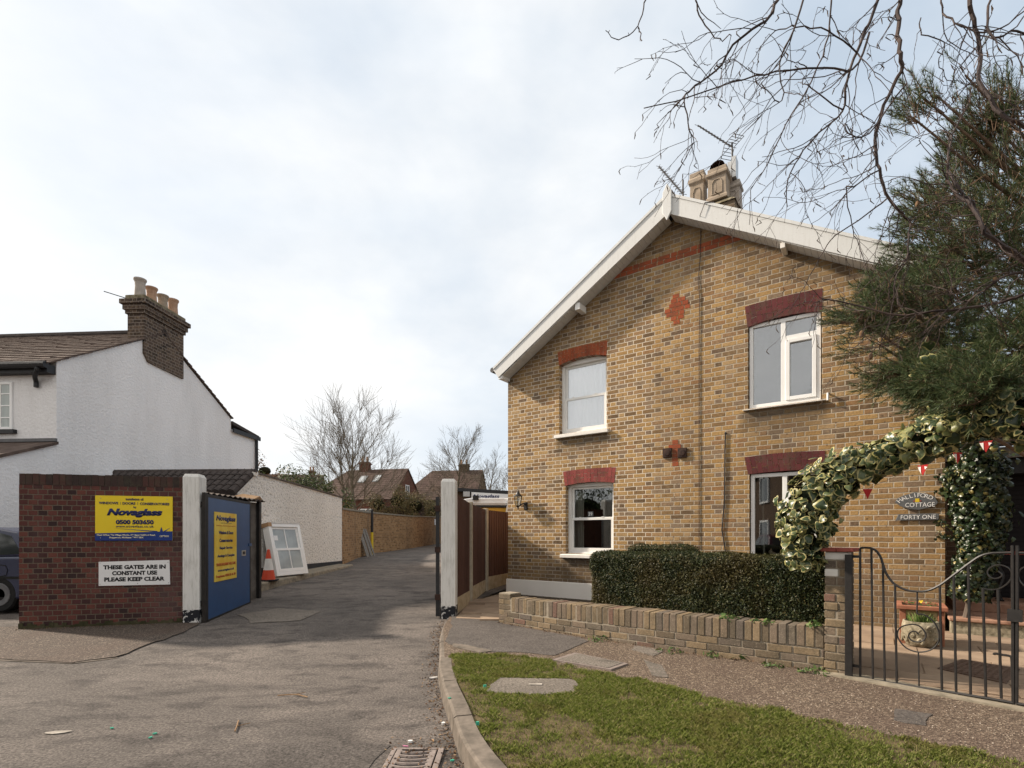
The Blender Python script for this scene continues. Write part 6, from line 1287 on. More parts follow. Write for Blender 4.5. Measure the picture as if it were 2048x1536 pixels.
# limbs: picture-traced bends, each carried at its own depth
L6 = lambda pts: [(1200 + x / 2.415, y / 2.415) for x, y in pts]; L5 = lambda pts: [(1640 + x / 3.07, 340 + y / 3.07) for x, y in pts]
limbs = [(L6([(1490, -160), (1450, 0), (1440, 100), (1445, 240), (1462, 330), (1410, 420), (1345, 590), (1330, 700), (1345, 820), (1395, 960), (1460, 1030), (1495, 1070), (1490, 1150), (1480, 1250), (1430, 1350), (1410, 1480)]), 3.9, 4.3, .017, .005),
    (L6([(1420, -200), (1320, 60), (1240, 250), (1190, 400), (1170, 540), (1060, 640), (960, 760), (900, 900), (905, 1000)]), 3.7, 4.1, .012, .003),
    (L6([(960, -160), (860, 0), (800, 100), (670, 190), (560, 340), (430, 440), (410, 490), (430, 620), (450, 690), (380, 830)]), 3.6, 3.9, .011, .0025),
    (L6([(1300, 160), (1225, 330), (1100, 325), (900, 340), (700, 375), (430, 470), (210, 525)]), 3.8, 3.6, .008, .003),
    (L6([(1800, -150), (1780, 0), (1800, 100), (1840, 250), (1830, 390), (1940, 550), (2048, 600), (2200, 700)]), 3.6, 3.4, .014, .012),
    (L6([(2300, 1480), (2048, 1260), (1900, 1160), (1830, 1060), (1800, 990), (1720, 900), (1680, 800), (1700, 650), (1780, 500), (1800, 380)]), 3.7, 4.2, .016, .004),
    (L5([(1700, 660), (1253, 765), (1100, 815), (880, 850), (700, 865), (480, 895), (240, 835), (20, 795), (-30, 850)]), 3.8, 4.3, .014, .0035),
    (L5([(1600, 900), (1253, 550), (1050, 420), (990, 340), (930, 210), (830, 150), (780, 30), (790, -80)]), 3.6, 3.9, .017, .006),
    (L5([(1500, 560), (1253, 620), (1120, 660), (1000, 740), (890, 810), (820, 770), (790, 600)]), 3.7, 3.9, .010, .003),
    (L5([(545, 530), (470, 620), (430, 720), (425, 950), (300, 1150)]), 4.3, 4.5, .006, .0025),
    (L5([(410, 180), (280, 280), (100, 400), (0, 540), (-120, 760), (-200, 880)]), 4.2, 4.4, .006, .0022),
    (L6([(480, -60), (465, 0), (490, 100), (580, 190), (640, 160)]), 3.5, 3.5, .006, .003), (L6([(240, -60), (215, 20), (180, 130), (90, 185), (25, 145)]), 3.4, 3.4, .005, .002), (L6([(185, 130), (190, 160), (205, 205)]), 3.4, 3.4, .004, .003),
    (L6([(1480, 400), (1300, 640), (1200, 640), (1190, 600), (1250, 720)]), 4.0, 4.1, .006, .003), (L6([(1250, 250), (1100, 150), (950, 130), (850, 150), (760, 250), (730, 330)]), 3.7, 3.8, .006, .002),
    (L6([(1170, 540), (1020, 420), (980, 400), (1000, 340)]), 3.9, 4.0, .005, .002), (L6([(1000, -60), (930, 150), (870, 300), (880, 480), (800, 440), (720, 330)]), 3.5, 3.6, .007, .002),
    (L6([(1120, -80), (1110, 120), (1050, 330), (900, 600), (810, 790), (730, 920), (725, 1080)]), 3.9, 4.1, .007, .002), (L6([(1640, -40), (1660, 60), (1740, 130), (1900, 150), (2048, 60)]), 3.5, 3.4, .006, .004),
    (L6([(1900, -60), (1870, 60), (1900, 180), (2010, 150), (2100, 200)]), 3.3, 3.3, .008, .005), (L6([(1545, 90), (1560, 160), (1660, 205), (1640, 300), (1680, 380), (1760, 400)]), 3.5, 3.6, .004, .002),
    (L6([(1345, 820), (1220, 900), (1190, 910), (1215, 1090), (1250, 1180), (1300, 1340)]), 4.2, 4.4, .006, .002), (L6([(1330, 700), (1230, 760), (1120, 800), (1050, 880)]), 4.0, 4.2, .004, .0015)]
starts = []
def P3(q, Y): return Vector(PT(q[0], q[1], Y)) - BO
def twig(p, d, L, r0, lev):
    n = max(4, int(L / .055)); pts = [p]; q = p.copy(); dd = d.normalized()
    for i in range(n):
        dd = (dd + Vector((rb.uniform(-.32, .32), rb.uniform(-.25, .25), rb.uniform(-.32, .28) - .01))).normalized(); q = q + dd * (L / n); pts.append(q.copy())
        if rb.random() < .55: o = dd.orthogonal().normalized(); m.tube([q, q + (o * rb.choice((-1, 1)) + dd).normalized() * .012], [.0022, .001], 3)
        if lev > 0 and rb.random() < .20: twig(q, (dd + Vector((rb.uniform(-1, 1), rb.uniform(-.5, .5), rb.uniform(-1, .4)))).normalized(), L * rb.uniform(.35, .7), r0 * .62, lev - 1)
    m.tube(pts, list(np.linspace(r0, max(.0014, r0 * .48), len(pts))), 4)
    if rb.random() < .30: m.tube([pts[-1], pts[-1] + Vector((rb.uniform(-.02, .02), 0, -.02)), pts[-1] + Vector((rb.uniform(-.03, .03), 0, -.045))], [.0025, .004, .002], 5, 1)
for k, (px, Y0, Y1, r0, r1) in enumerate(limbs):
    n = len(px); P = [P3(q, Y0 + (Y1 - Y0) * i / (n - 1) + .05 * math.sin(i * 1.3 + k)) for i, q in enumerate(px)]; C_ = catmull(P, 4); rr_ = np.linspace(r0, r1, len(C_))
    C_ = [c + Vector((rb.uniform(-.006, .006), rb.uniform(-.01, .01), rb.uniform(-.006, .006))) for c in C_]; m.tube(C_, list(rr_), 6)
    for i in range(3, len(C_)):
        sz = px[min(n - 1, i // 4)]
        if k not in (12, 13) and rb.random() < (.62 if r0 > .009 else .15 if k == 11 else .42):
            d = (C_[i] - C_[i - 1]).normalized(); twig(C_[i], (d * .8 + Vector((rb.uniform(-1.2, .6), rb.uniform(-.6, .6), rb.uniform(-.8, .6)))), rb.uniform(.14, .60), min(.0041, rr_[i] * .68), 2)
        if rb.random() < .5: o = Vector((rb.uniform(-1, 1), rb.uniform(-1, 1), rb.uniform(-1, 1))).normalized(); m.tube([C_[i], C_[i] + o * (rr_[i] + .012)], [.003, .0015], 3)
    if px[0][1] < 0 or px[0][0] > 2050: starts.append((P[0], r0))
up_ = Vector((0, .08, 4.6))
for p, r0 in starts:
    if True:
        hi = p.z > 3.2; a = Vector((.05, .1, 7.2 if hi else max(2.0, p.z))); md = a.lerp(p, .5) + Vector((0, 0, 1.1 if hi else .1)); m.tube(catmull([a, md, p], 5), list(np.linspace(max(r0 * 1.8, .02), r0, 11)), 6)
m.build('branches', ['twig', 'catkin'], bt)
P = np.array([PT(1687, 312, 3.9)]) - np.array(BO); V, Fc = leaf_quads(P, np.array([[0, -1, 0.]]), .05, .5, .1); np_obj('dead_leaf', V, Fc, 'dead_leaf', bt)
# ------------------------------------------------------------------ white rendered house
WH = Plane((-9.985, 11.4), (-9.985 + .0728 * 7, 11.4 + .9973 * 7))      # its long gable wall, x running away from the street
wh = thing('white_house', 'white rendered house with brown tiles and a tall brick chimney', 'house', WH.loc, WH.rz)
wa = WH.at; AX = wa(326, 700)[0]; TE = wa(462, 850)[0]
zE = wa(113, 722)[1]; zR = wa(462, 838)[1]; zA = zE + (AX) * .565
m = MB(); pr = [(0, 0), (TE, 0), (TE, zR), (AX, zA), (0, zE)]; m.prism(pr, 0, 9.0); m.build('wall', 'white_render', wh)
m = MB(); rows_ = 17
for i in range(rows_):
    f0, f1 = i / rows_, (i + 1) / rows_
    for (xa, za, xb, zb_) in ((-.26, zE - .17, AX, zA + .02), (TE + .05, zR - .02, AX, zA + .02)):
        x0, x1 = xa + (xb - xa) * f0, xa + (xb - xa) * (f1 + .03); z0, z1 = za + (zb_ - za) * f0, za + (zb_ - za) * (f1 + .03)
        for k in range(26 if xa < 0 else 1):
            w_ = .36 if xa < 0 else 9.1; y0 = -.06 + k * w_; j = nr.uniform(-.006, .006)
            m.hexa([(x0, y0, z0 + .035 + j), (x1, y0, z1 + .012 + j), (x1, y0 + w_ - .004, z1 + .012 + j), (x0, y0 + w_ - .004, z0 + .035 + j), (x0, y0, z0 + .075 + j), (x1, y0, z1 + .03 + j), (x1, y0 + w_ - .004, z1 + .03 + j), (x0, y0 + w_ - .004, z0 + .075 + j)])
m.build('roof', 'roof_tile', wh)
m = MB(); m.tube([(AX, -.05, zA + .06), (AX, 9.1, zA + .06)], .11, 8); m.build('ridge_tiles', 'dark_tile', wh)
m = MB(); m.box(-.20, -.0, .02, 9, zE - .30, zE - .12); k = m.build('fascia', 'black_paint', wh)
m = MB(); m.tube([(-.27, -.03, zE - .16), (-.27, 9, zE - .13)], .075, 8); m.tube(catmull([(-.27, .16, zE - .2), (-.27, .18, zE - .30), (-.16, .34, zE - .38), (-.06, .42, zE - .46), (-.06, .42, zE - .58)], 4), .045, 8); m.build('gutter', 'black_paint', wh)
s0, s1 = AX - .62, AX + .64; s0 = wa(285, 690)[0]; s1 = wa(364, 715)[0]; zc0 = wa(285, 600)[1]; zc1 = zc0
m = MB(); m.box(s0, s1, -.05, .42, zA - .75, zc0 - .12); 
for k, (o_, a, b_) in enumerate(((.04, .36, .26), (.08, .26, .12), (.13, .12, 0))): m.box(s0 - o_, s1 + o_, -.05 - o_, .42 + o_, zc0 - a, zc0 - b_ - .001)
m.hexa([(s0 + .15, -.05, zA - .95), (s1 - .0, -.05, zA - 1.0), (s1, -.002, zA - 1.0), (s0 + .15, -.002, zA - .95), (s0, -.051, zA - .751), (s1, -.051, zA - .751), (s1, -.002, zA - .751), (s0, -.002, zA - .751)])
ck = m.build('chimney', 'chimney_brick', wh)
m = MB(); m.box(s0 - .05, s1 + .05, -.09, .46, zc0 + .0, zc0 + .14); m.build('cap', 'cement_moss', ck, bevel=.03)
for i, (mt, f, h_) in enumerate((('pot_grey', .10, .50), ('pot_terracotta', .37, .46), ('pot_buff', .65, .44), ('pot_terracotta', .92, .50))):
    x_ = s0 + (s1 - s0) * f; rr_ = .13; m = MB(); m.lathe([(rr_ * 1.05, 0), (rr_ * 1.0, .1), (rr_ * .9, h_ * .6), (rr_ * .95, h_ * .8), (rr_ * 1.12, h_ * .9), (rr_ * 1.18, h_ * .93), (rr_ * 1.18, h_), (rr_ * .95, h_), (rr_ * .9, h_ * .6)], (x_, .19, zc0 + .13), 14); m.build('chimney_pot', mt, ck, smooth=False)
m = MB(); m.tube([(s0 + .1, .45, zc0 + .08), (s0 - .1, 1.0, zc0 + .22)], .012, 5); m.build('old_bracket', 'black_iron', ck)
# front upstairs window
WF = Plane((WH.P0[0] + WH.u[1] * -9 * 1, WH.P0[1] + WH.u[0] * 9 * .0 + .0728 * 9), WH.P0)    # front face runs left to right
m = MB(); zw0, zw1 = 1.36 + (HY - 858) * 11.4 / FP, 1.36 + (HY - 762) * 11.4 / FP; yw0 = 1.02
for (a, b_, c, d_) in ((yw0, yw0 + .06, zw0, zw1), (yw0 + 1.0, yw0 + 1.06, zw0, zw1), (yw0 + .06, yw0 + 1.0, zw0, zw0 + .06), (yw0 + .06, yw0 + 1.0, zw1 - .06, zw1), (yw0 + .5, yw0 + .55, zw0 + .06, zw1 - .06)): m.box(-.035, .03, a, b_, c, d_)
wf = m.build('window', 'white_upvc', wh, bevel=.006)
m = MB(); [m.box(-.03, .0, yw0 + .06, yw0 + .5, zw0 + (zw1 - zw0) * k / 4 - .012, zw0 + (zw1 - zw0) * k / 4 + .012) for k in (1, 2, 3)]; [m.box(-.029, -.001, yw0 + .06 + .22 - .011, yw0 + .06 + .22 + .011, zw0 + .06 + .0, zw1 - .06)]; m.build('glazing_bars', 'white_upvc', wf)
m = MB(); m.box(-.02, -.012, yw0 + .06, yw0 + 1.0, zw0 + .06, zw1 - .06); m.build('pane', 'curtain_pane', wf)
m = MB(); m.box(-.09, .02, yw0 - .09, yw0 + 1.15, zw0 - .09, zw0 - .005); m.build('sill', 'black_paint', wf)
# lean-to at the front and low rear wing
zl0 = wa(113, 886)[1]; LN = 1.35
m = MB(); m.prism([(-LN, 0), (0.02, 0), (.02, zl0 - .03), (-LN, zl0 - .56)], .002, 9); m.build('lean_to_wall', 'white_render', wh)
m = MB(); m.hexa([(-LN - .1, -.05, zl0 - .60), (.0, -.05, zl0 - .03), (.0, 9, zl0 - .03), (-LN - .1, 9, zl0 - .60), (-LN - .1, -.05, zl0 - .53), (.0, -.05, zl0 + .03), (.0, 9, zl0 + .03), (-LN - .1, 9, zl0 - .53)]); m.build('lean_to_roof', 'roof_tile', wh)
m = MB(); m.box(-.05, .0, -.02, 9, zl0 + .03, zl0 + .10); m.build('flashing', 'lead_grey', wh)
t2 = wa(484, 900)[0] + .0; m = MB(); zr2 = wa(470, 858)[1]; m.box(TE, TE + 1.5, .0, 4, 0, zr2 - .05); m.build('rear_wing', 'white_render', wh)
m = MB(); m.hexa([(TE, -.06, zr2 + .12), (TE + 1.62, -.06, zr2 - .08), (TE + 1.62, 4, zr2 - .08), (TE, 4, zr2 + .12), (TE, -.06, zr2 + .22), (TE + 1.62, -.06, zr2 + .02), (TE + 1.62, 4, zr2 + .02), (TE, 4, zr2 + .22)]); m.build('rear_roof', 'dark_tile', wh)
m = MB(); m.tube([(TE + 1.45, -.06, zr2 - .05), (TE + 1.45, -.06, .3)], .05, 8); m.box(TE, TE + 1.65, -.1, -.06, zr2 - .16, zr2 - .02); m.build('downpipe', 'black_paint', wh)
# ------------------------------------------------------------------ cars
def wheel(parent, x, y, r_):
    m = MB(); m.lathe([(r_ * .66, -.1), (r_ * .92, -.105), (r_, -.08), (r_, .08), (r_ * .92, .105), (r_ * .66, .1)], n=24); m.v = [(x + v[0], y + v[2], r_ + v[1]) for v in m.v]; t = m.build('wheel', 'rubber', parent, smooth=False)
    for s_ in (-1, 1):
        m = MB(); m.lathe([(r_ * .2, 0), (r_ * .62, .012), (r_ * .66, .0)], n=20); m.v = [(x + v[0], y + s_ * (.096 + v[2]), r_ + v[1]) for v in m.v]; m.build('rim', 'lead_grey', t)
def car(label, loc, rz, paint, group=None):
    o = thing('parked_car', label, 'car', loc, rz, group)      # local +x is the tail, length 4.2
    low = [(-2.1, .30), (-2.12, .52), (-2.0, .70), (-1.2, .86), (-.9, .90), (1.75, .93), (2.02, .90), (2.10, .62), (2.08, .30), (1.7, .22), (-1.7, .2)]
    top = [(-1.05, .88), (-.35, 1.33), (.1, 1.42), (1.0, 1.42), (1.45, 1.34), (1.85, .94)]
    m = MB(); n = len(low); W_ = .84; sec = []
    for y, f in ((-W_, .97), (-W_ * .93, 1.0), (W_ * .93, 1.0), (W_, .97)): sec.append([(x * f, y, .55 + (z - .55) * (f if f < 1 else 1.0)) for x, z in low])
    vs = [p for s_ in sec for p in s_]; m.add(vs, [tuple(range(n)), tuple(range(3 * n, 4 * n))[::-1]] + [(a * n + i, (a + 1) * n + i, (a + 1) * n + (i + 1) % n, a * n + (i + 1) % n) for a in range(3) for i in range(n)])
    k = len(top); T_ = [[(x, -W_ * .95 + .15 * max(0, (z - .88)) / .5, z) for x, z in top], [(x, W_ * .95 - .15 * max(0, (z - .88)) / .5, z) for x, z in top]]
    m.add(T_[0] + T_[1], [tuple(range(k)), tuple(range(k, 2 * k))[::-1]] + [(i, k + i, k + (i + 1) % k, (i + 1) % k) for i in range(k)])
    bo = m.build('body', paint, o, bevel=.03)
    for s_ in (-1, 1):
        yy = lambda z: s_ * (W_ * .95 - .15 * max(0, (z - .88)) / .5 + .004)
        for q in ([(-.88, .95), (-.32, 1.28), (.15, 1.35), (.2, .95)], [(.27, .95), (.22, 1.35), (.95, 1.36), (1.05, .95)], [(1.12, .95), (1.02, 1.35), (1.36, 1.27), (1.62, .97)]):
            m = MB(); m.add([(x, yy(z), z) for x, z in q] + [(x, yy(z) - s_ * .02, z) for x, z in q], [(0, 1, 2, 3), (7, 6, 5, 4), (0, 4, 5, 1), (1, 5, 6, 2), (2, 6, 7, 3), (3, 7, 4, 0)]); m.build('side_window', 'car_glass_dark', o)
        m = MB(); m.box(-1.9, 2.0, s_ * W_ - .012, s_ * W_ + .012, .56, .60); m.build('trim_strip', 'rubber', o)
        m = MB(); m.box(1.98, 2.06, s_ * .62 - .16, s_ * .62 + .16, .68, .84); m.build('tail_light', 'cone_red', o, bevel=.01)
    m = MB(); m.add([(1.835, -.62, 1.0), (1.835, .62, 1.0), (1.475, .55, 1.32), (1.475, -.55, 1.32), (1.815, -.62, .99), (1.815, .62, .99), (1.455, .55, 1.31), (1.455, -.55, 1.31)], [(0, 1, 2, 3), (7, 6, 5, 4), (0, 4, 5, 1), (1, 5, 6, 2), (2, 6, 7, 3), (3, 7, 4, 0)]); m.build('rear_window', 'car_glass_dark', o)
    m = MB(); m.box(1.98, 2.16, -.82, .82, .36, .54); m.build('bumper', 'rubber', o, bevel=.03)
    m = MB(); m.tube(catmull([(1.22, -W_ - .004, .78), (1.42, -W_ - .004, .78), (1.43, -W_ - .004, .62), (1.22, -W_ - .004, .62), (1.22, -W_ - .004, .78)], 2), .006, 4); m.build('fuel_flap', 'rubber', o)
    for x in (-1.3, 1.3):
        for y in (-.74, .74): wheel(o, x, y, .30)
    return o
car('dark blue hatchback parked behind the red brick wall', (-9.8, 9.45, .09), 0.0, 'car_paint')
# ------------------------------------------------------------------ van and yard building beyond the fence
vx = PT(925, 1020, 16.0)[0]
va = thing('panel_van', 'white topped van with a yellow band behind the brown fence', 'van', (vx, 16.0, H(16)), 0.02)
m = MB(); m.prism([(.0, .35), (.0, 1.90), (4.6, 1.90), (5.5, 1.0), (5.6, .35)], 0, 1.9); m.build('body', 'van_orange', va, bevel=.04)
m = MB(); m.prism([(-.02, 1.96), (.02, 2.15), (.3, 2.19), (4.2, 2.19), (4.55, 1.96)], -.02, 1.92); m.build('high_roof', 'sign_white', va, bevel=.03)
m = MB(); m.box(0, 4.6, -.03, -.001, 1.902, 1.958); m.build('gutter_line', 'black_paint', va)
m = MB(); m.box(.02, 2.5, -.05, -.021, 2.02, 2.05); m.build('roof_rail', 'sign_white', va)
m = MB(); m.bar((1.34, -.06, 1.7), (1.44, -.06, 2.22), .12, .05); m.build('ladder_post', 'cone_white', va)
m = MB(); m.box(.32, .50, -.12, -.03, 2.12, 2.26); m.build('work_lamp', 'black_iron', va)
for x in (.9, 4.5):
    for y in (.15, 1.75): wheel(va, x, y, .34)
yb = thing('yard_workshop', 'flat roofed yard workshop with a white company fascia', 'workshop', (PT(926, 990, 30)[0], 30, 0), .03)
m = MB(); m.hexa([(-.6, 0, .5), (9, 0, .5), (9, 6, .5), (-.6, 6, .5), (-.6, 0, 3.93), (9, 0, 3.39), (9, 6, 3.39), (-.6, 6, 3.93)]); m.build('wall', 'far_brown_brick', yb)
m = MB(); m.hexa([(-.9, -.36, 3.95), (9, -.36, 3.40), (9, 6, 3.40), (-.9, 6, 3.95), (-.9, -.36, 4.14), (9, -.36, 3.60), (9, 6, 3.60), (-.9, 6, 4.14)]); m.build('flat_roof', 'black_paint', yb)
m = MB(); m.hexa([(.5, -.37, 2.7), (9, -.37, 2.7), (9, -.02, 2.7), (.5, -.02, 2.7), (.5, -.37, 3.865), (9, -.37, 3.39), (9, -.02, 3.39), (.5, -.02, 3.865)]); m.build('sign_panel', 'sign_white', yb)
text('lettering', 'Novaglass', 'letter_navy', yb, 1.35, 3.60, w=1.5, h=.27, y=-.375, bold=.03, shear=.2)
m = MB(); m.box(.05, .42, -.55, -.38, 3.6, 3.88); m.build('floodlight', 'aluminium', yb)
# ------------------------------------------------------------------ houses far behind
def far_house(label, loc, rz, w, d, ze, za, wallm, roofm, hipl=0.0, chim=(), winds=(), lights=()):
    o = thing('distant_house', label, 'house', loc, rz, None)      # ridge along local x; hipl pulls the left ridge end in
    m = MB(); m.prismz([(0, 0), (w, 0), (w, d), (0, d)], -.5, ze); m.face([(w, 0, ze), (w, d, ze), (w, d / 2, za)]); 
    if not hipl: m.face([(0, 0, ze), (0, d / 2, za), (0, d, ze)])
    m.build('wall', wallm, o)
    m = MB(); e = .35; ez = ze - e * (za - ze) / (d / 2); hl = hipl
    for s_ in (0, 1):
        y0 = -e if s_ == 0 else d + e; n = 16
        for i in range(n):
            f0, f1 = i / n, (i + 1.15) / n; f1 = min(f1, 1); A_ = lambda f: ((-e) * (1 - f) + hl * f, y0 * (1 - f) + d / 2 * f, ez * (1 - f) + za * f); B_2 = lambda f: (w + .12, y0 * (1 - f) + d / 2 * f, ez * (1 - f) + za * f)
            a, b_, c, d_ = A_(f0), B_2(f0), B_2(f1), A_(f1); m.hexa([(a[0], a[1], a[2] + .03), (b_[0], b_[1], b_[2] + .03), c, d_, (a[0], a[1], a[2] + .08), (b_[0], b_[1], b_[2] + .08), (c[0], c[1], c[2] + .05), (d_[0], d_[1], d_[2] + .05)])
    if hl: m.face([(-e, -e, ez + .06), (-e, d + e, ez + .06), (hl, d / 2, za + .04)])
    ro = m.build('roof', roofm, o)
    for (cx_, cw, chh) in chim:
        m = MB(); m.box(cx_, cx_ + cw, d / 2 - .35, d / 2 + .35, za - .8, za + chh); m.box(cx_ - .08, cx_ + cw + .08, d / 2 - .43, d / 2 + .43, za + chh - .3, za + chh - .15); c_ = m.build('chimney', wallm, ro)
        m = MB(); [m.lathe([(.14, 0), (.11, .5), (.14, .52), (.14, .6)], (cx_ + cw * f, d / 2, za + chh), 8) for f in (.25, .75)]; m.build('chimney_pot', 'pot_terracotta', c_)
    for (side, a, z0, ww, hh) in winds:
        m = MB(); k = MB()
        if side == 'g': rect = lambda mm, y0, y1, zz0, zz1, p: mm.box(w + .0, w + p, y0, y1, zz0, zz1)
        else: rect = lambda mm, x0, x1, zz0, zz1, p: mm.box(x0, x1, -p, 0, zz0, zz1)
        t_ = .09
        for q in ((a, a + t_, z0, z0 + hh), (a + ww - t_, a + ww, z0, z0 + hh), (a + t_, a + ww - t_, z0, z0 + t_), (a + t_, a + ww - t_, z0 + hh - t_, z0 + hh), (a + ww / 2 - .04, a + ww / 2 + .04, z0 + t_, z0 + hh - t_)): rect(m, *q, .06)
        wi = m.build('window', 'white_upvc', o); rect(k, a + t_, a + ww - t_, z0 + t_, z0 + hh - t_, .02); k.build('pane', 'far_glass', wi)
    for (x_, f, ww, hh) in lights:
        y_ = d / 2 * f; z_ = ze + (za - ze) * f; sl = (za - ze) / (d / 2); m = MB(); m.hexa([(x_, y_, z_ + .1), (x_ + ww, y_, z_ + .1), (x_ + ww, y_ + hh, z_ + hh * sl + .1), (x_, y_ + hh, z_ + hh * sl + .1), (x_, y_, z_ + .16), (x_ + ww, y_, z_ + .16), (x_ + ww, y_ + hh, z_ + hh * sl + .16), (x_, y_ + hh, z_ + hh * sl + .16)]); m.build('rooflight', 'rooflight', ro)
    return o
hy_ = 56.0; a = PT(606, 1000, hy_); b_ = PT(772, 924, hy_ + 4)
far_house('far red brick house with hipped left end and rooflights', (a[0], hy_, .8), -.22, 10.3, 8.0, 4.6, 8.0, 'far_red_brick', 'roof_tile_brown', 3.2, ((4.6, 1.1, .9),), (('g', 3.4, 4.7, 1.0, 1.5), ('f', 6.6, 2.2, 1.6, 1.2), ('f', 2.2, 2.2, 1.6, 1.2)), ((5.3, .50, .8, .9), (7.0, .52, .7, .9)))
a = PT(797, 1000, 64); far_house('far brown brick house with a plain tiled roof', (a[0], 64, .9), -.15, 9.6, 8.4, 5.1, 8.9, 'far_brown_brick', 'roof_tile_brown', 3.0, ((6.6, 1.3, .8),), (('f', 1.5, 3.0, 2.2, 1.3), ('f', 5.6, 3.0, 1.6, 1.3)))
a = PT(520, 1000, 72); far_house('small far house whose roof and chimney top the evergreen bush', (a[0], 72, 1.0), .1, 7.5, 7, 6.0, 9.3, 'far_brown_brick', 'roof_tile_brown', 0, ((5.6, .8, .6),))
# ------------------------------------------------------------------ bare trees
def bare_tree(label, loc, hgt, spread, seed, stems=1, r0=.22, dens=1.0, bark='bark_green'):
    o = thing('bare_tree', label, 'tree', loc, 0, 'bare trees behind the lane wall'); rt = random.Random(seed); tr_ = MB(); br = MB()
    def limb(mb, p, d, L, r_, n, up, sides):
        pts = [p]; q = p.copy(); dd = d.copy(); ks = []
        for i in range(n):
            dd = (dd + Vector((rt.uniform(-.10, .10), rt.uniform(-.10, .10), rt.uniform(-.05, .05) + up))).normalized(); q = q + dd * (L / n); pts.append(q.copy()); ks.append((q.copy(), dd.copy(), (i + 1) / n))
        mb.tube(pts, [max(.0068, r_ * (1 - .8 * i / n)) for i in range(n + 1)], sides); return ks
    def side(dq, tilt):
        o_ = dq.orthogonal().normalized(); o_.rotate(Matrix.Rotation(rt.uniform(0, 6.283), 3, dq)); return (dq * math.cos(tilt) + o_ * math.sin(tilt)).normalized()
    for s_ in range(stems):
        hh = hgt * (1 if s_ == 0 else .8); d = Vector((rt.uniform(-.10, .10), rt.uniform(-.08, .08), 1)).normalized() if s_ else Vector((.02, 0, 1))
        ks = limb(tr_, Vector((-.7 * s_, .2 * s_, -.2)), d, hh * .62, r0 * (1 if s_ == 0 else .6), 10, .02, 8)
        nl = int(21 * dens * (1 if s_ == 0 else .5))
        for j in range(nl):
            f = .20 + .72 * ((j + .5) / nl) ** .9; q, dq, _ = ks[min(9, int(f * 10))]
            a = j * 2.4 + rt.uniform(-.4, .4); el = R(14 + 58 * f + rt.uniform(-10, 10)); LL = hh * spread * (.50 - .17 * f) * rt.uniform(.85, 1.12)
            nd = Vector((math.cos(a) * math.cos(el), math.sin(a) * math.cos(el) * .8, math.sin(el)))
            k1 = limb(br, q, nd, LL, max(.018, r0 * .24 * (1 - .5 * f)), 8, .03, 5)
            for _ in range(int(12 * dens)):
                q1, d1, f1 = k1[rt.randrange(1, 8)]; k2 = limb(br, q1, side(d1, rt.uniform(.35, .75)), LL * rt.uniform(.30, .52) * (1.15 - .5 * f1), .015, 6, .05, 3)
                for _ in range(6):
                    q2, d2, f2 = k2[rt.randrange(1, 6)]; limb(br, q2, side(d2, rt.uniform(.3, .7)), LL * rt.uniform(.14, .26), .008, 4, .04, 3)
    tr_.build('trunk', bark, o); br.build('crown', bark, o)
a = PT(716, 1000, 40); bare_tree('broad bare tree with a domed crown before the red brick house', (a[0], 40, .8), 11.6, 1.0, 4, 2, .24, 1.1)
a = PT(903, 1000, 50); bare_tree('upright bare tree beside the brown brick house', (a[0], 50, .9), 12.9, .66, 9, 1, .22, 1.05)
a = PT(962, 1000, 54); bare_tree('slimmer bare tree near the cottage corner', (a[0], 54, .9), 11.4, .58, 15, 1, .18, .85)
a = PT(1002, 1000, 57); bare_tree('bare tree half hidden behind the cottage corner', (a[0], 57, .9), 11.9, .58, 22, 1, .18, .85)
# ------------------------------------------------------------------ bushes beyond the walls
def bush(name, label, cat, loc, blobs_, mat, n, size, core='hedge_core', twigs=30):
    o = thing(name, label, cat, loc); tot_ = sum(b_[1][0] * b_[1][2] for b_ in blobs_); VV, NN = [], []; m = MB()
    for c, r_ in blobs_:
        k = int(n * r_[0] * r_[2] / tot_); d = unit(nr.normal(0, 1, (k, 3))); q = np.array(c) + d * np.array(r_) * (nr.uniform(.55, 1.12, (k, 1))); g = vnoise(q[:, [0, 2]] + 50, 1.2, 2) > .30; VV.append(q[g]); NN.append(d[g]); m.ell(c, tuple(x * .38 for x in r_), 9, 6)
    P = np.concatenate(VV); V, Fc = leaf_quads(P, np.concatenate(NN) + np.array([0, 0, .3]), size, .5, .7); np_obj('foliage', V, Fc, mat, o); m.build('inner_mass', core, o)
    t = MB()
    for i in range(twigs): p = P[rnd.randrange(len(P))]; c = blobs_[rnd.randrange(len(blobs_))][0]; e = p + (p - np.array(c)) * rnd.uniform(.05, .3); t.tube([(c[0], c[1], 0), tuple((np.array(c) + p) / 2), tuple(e)], [.03, .015, .004], 4)
    t.build('twigs', 'twig', o); return o
a = PT(590, 1010, 20.5); bush('evergreen_bush', 'dark evergreen bush rising behind the white outbuilding', 'bush', (a[0], 20.5, .4), [((-.2, 0, 2.6), (1.0, .8, 1.1)), ((.75, 0, 2.55), (.85, .7, .85)), ((-1.0, .3, 2.9), (.6, .6, 1.05)), ((1.5, .2, 2.3), (.7, .6, .7)), ((-.2, .1, 1), (1.6, .8, 1))], 'bush_green', 17000, .10)
a = PT(505, 1010, 25); bush('autumn_tree', 'tree with sparse orange brown leaves beside the white house', 'tree', (a[0], 25, .5), [((-.2, 0, 4.3), (.8, .7, .8)), ((-.45, .15, 4.75), (.5, .5, .8)), ((.55, .1, 4.0), (.75, .7, .55)), ((.0, 0, 2.4), (1.0, .8, 1.6))], 'bush_brown', 4200, .10)
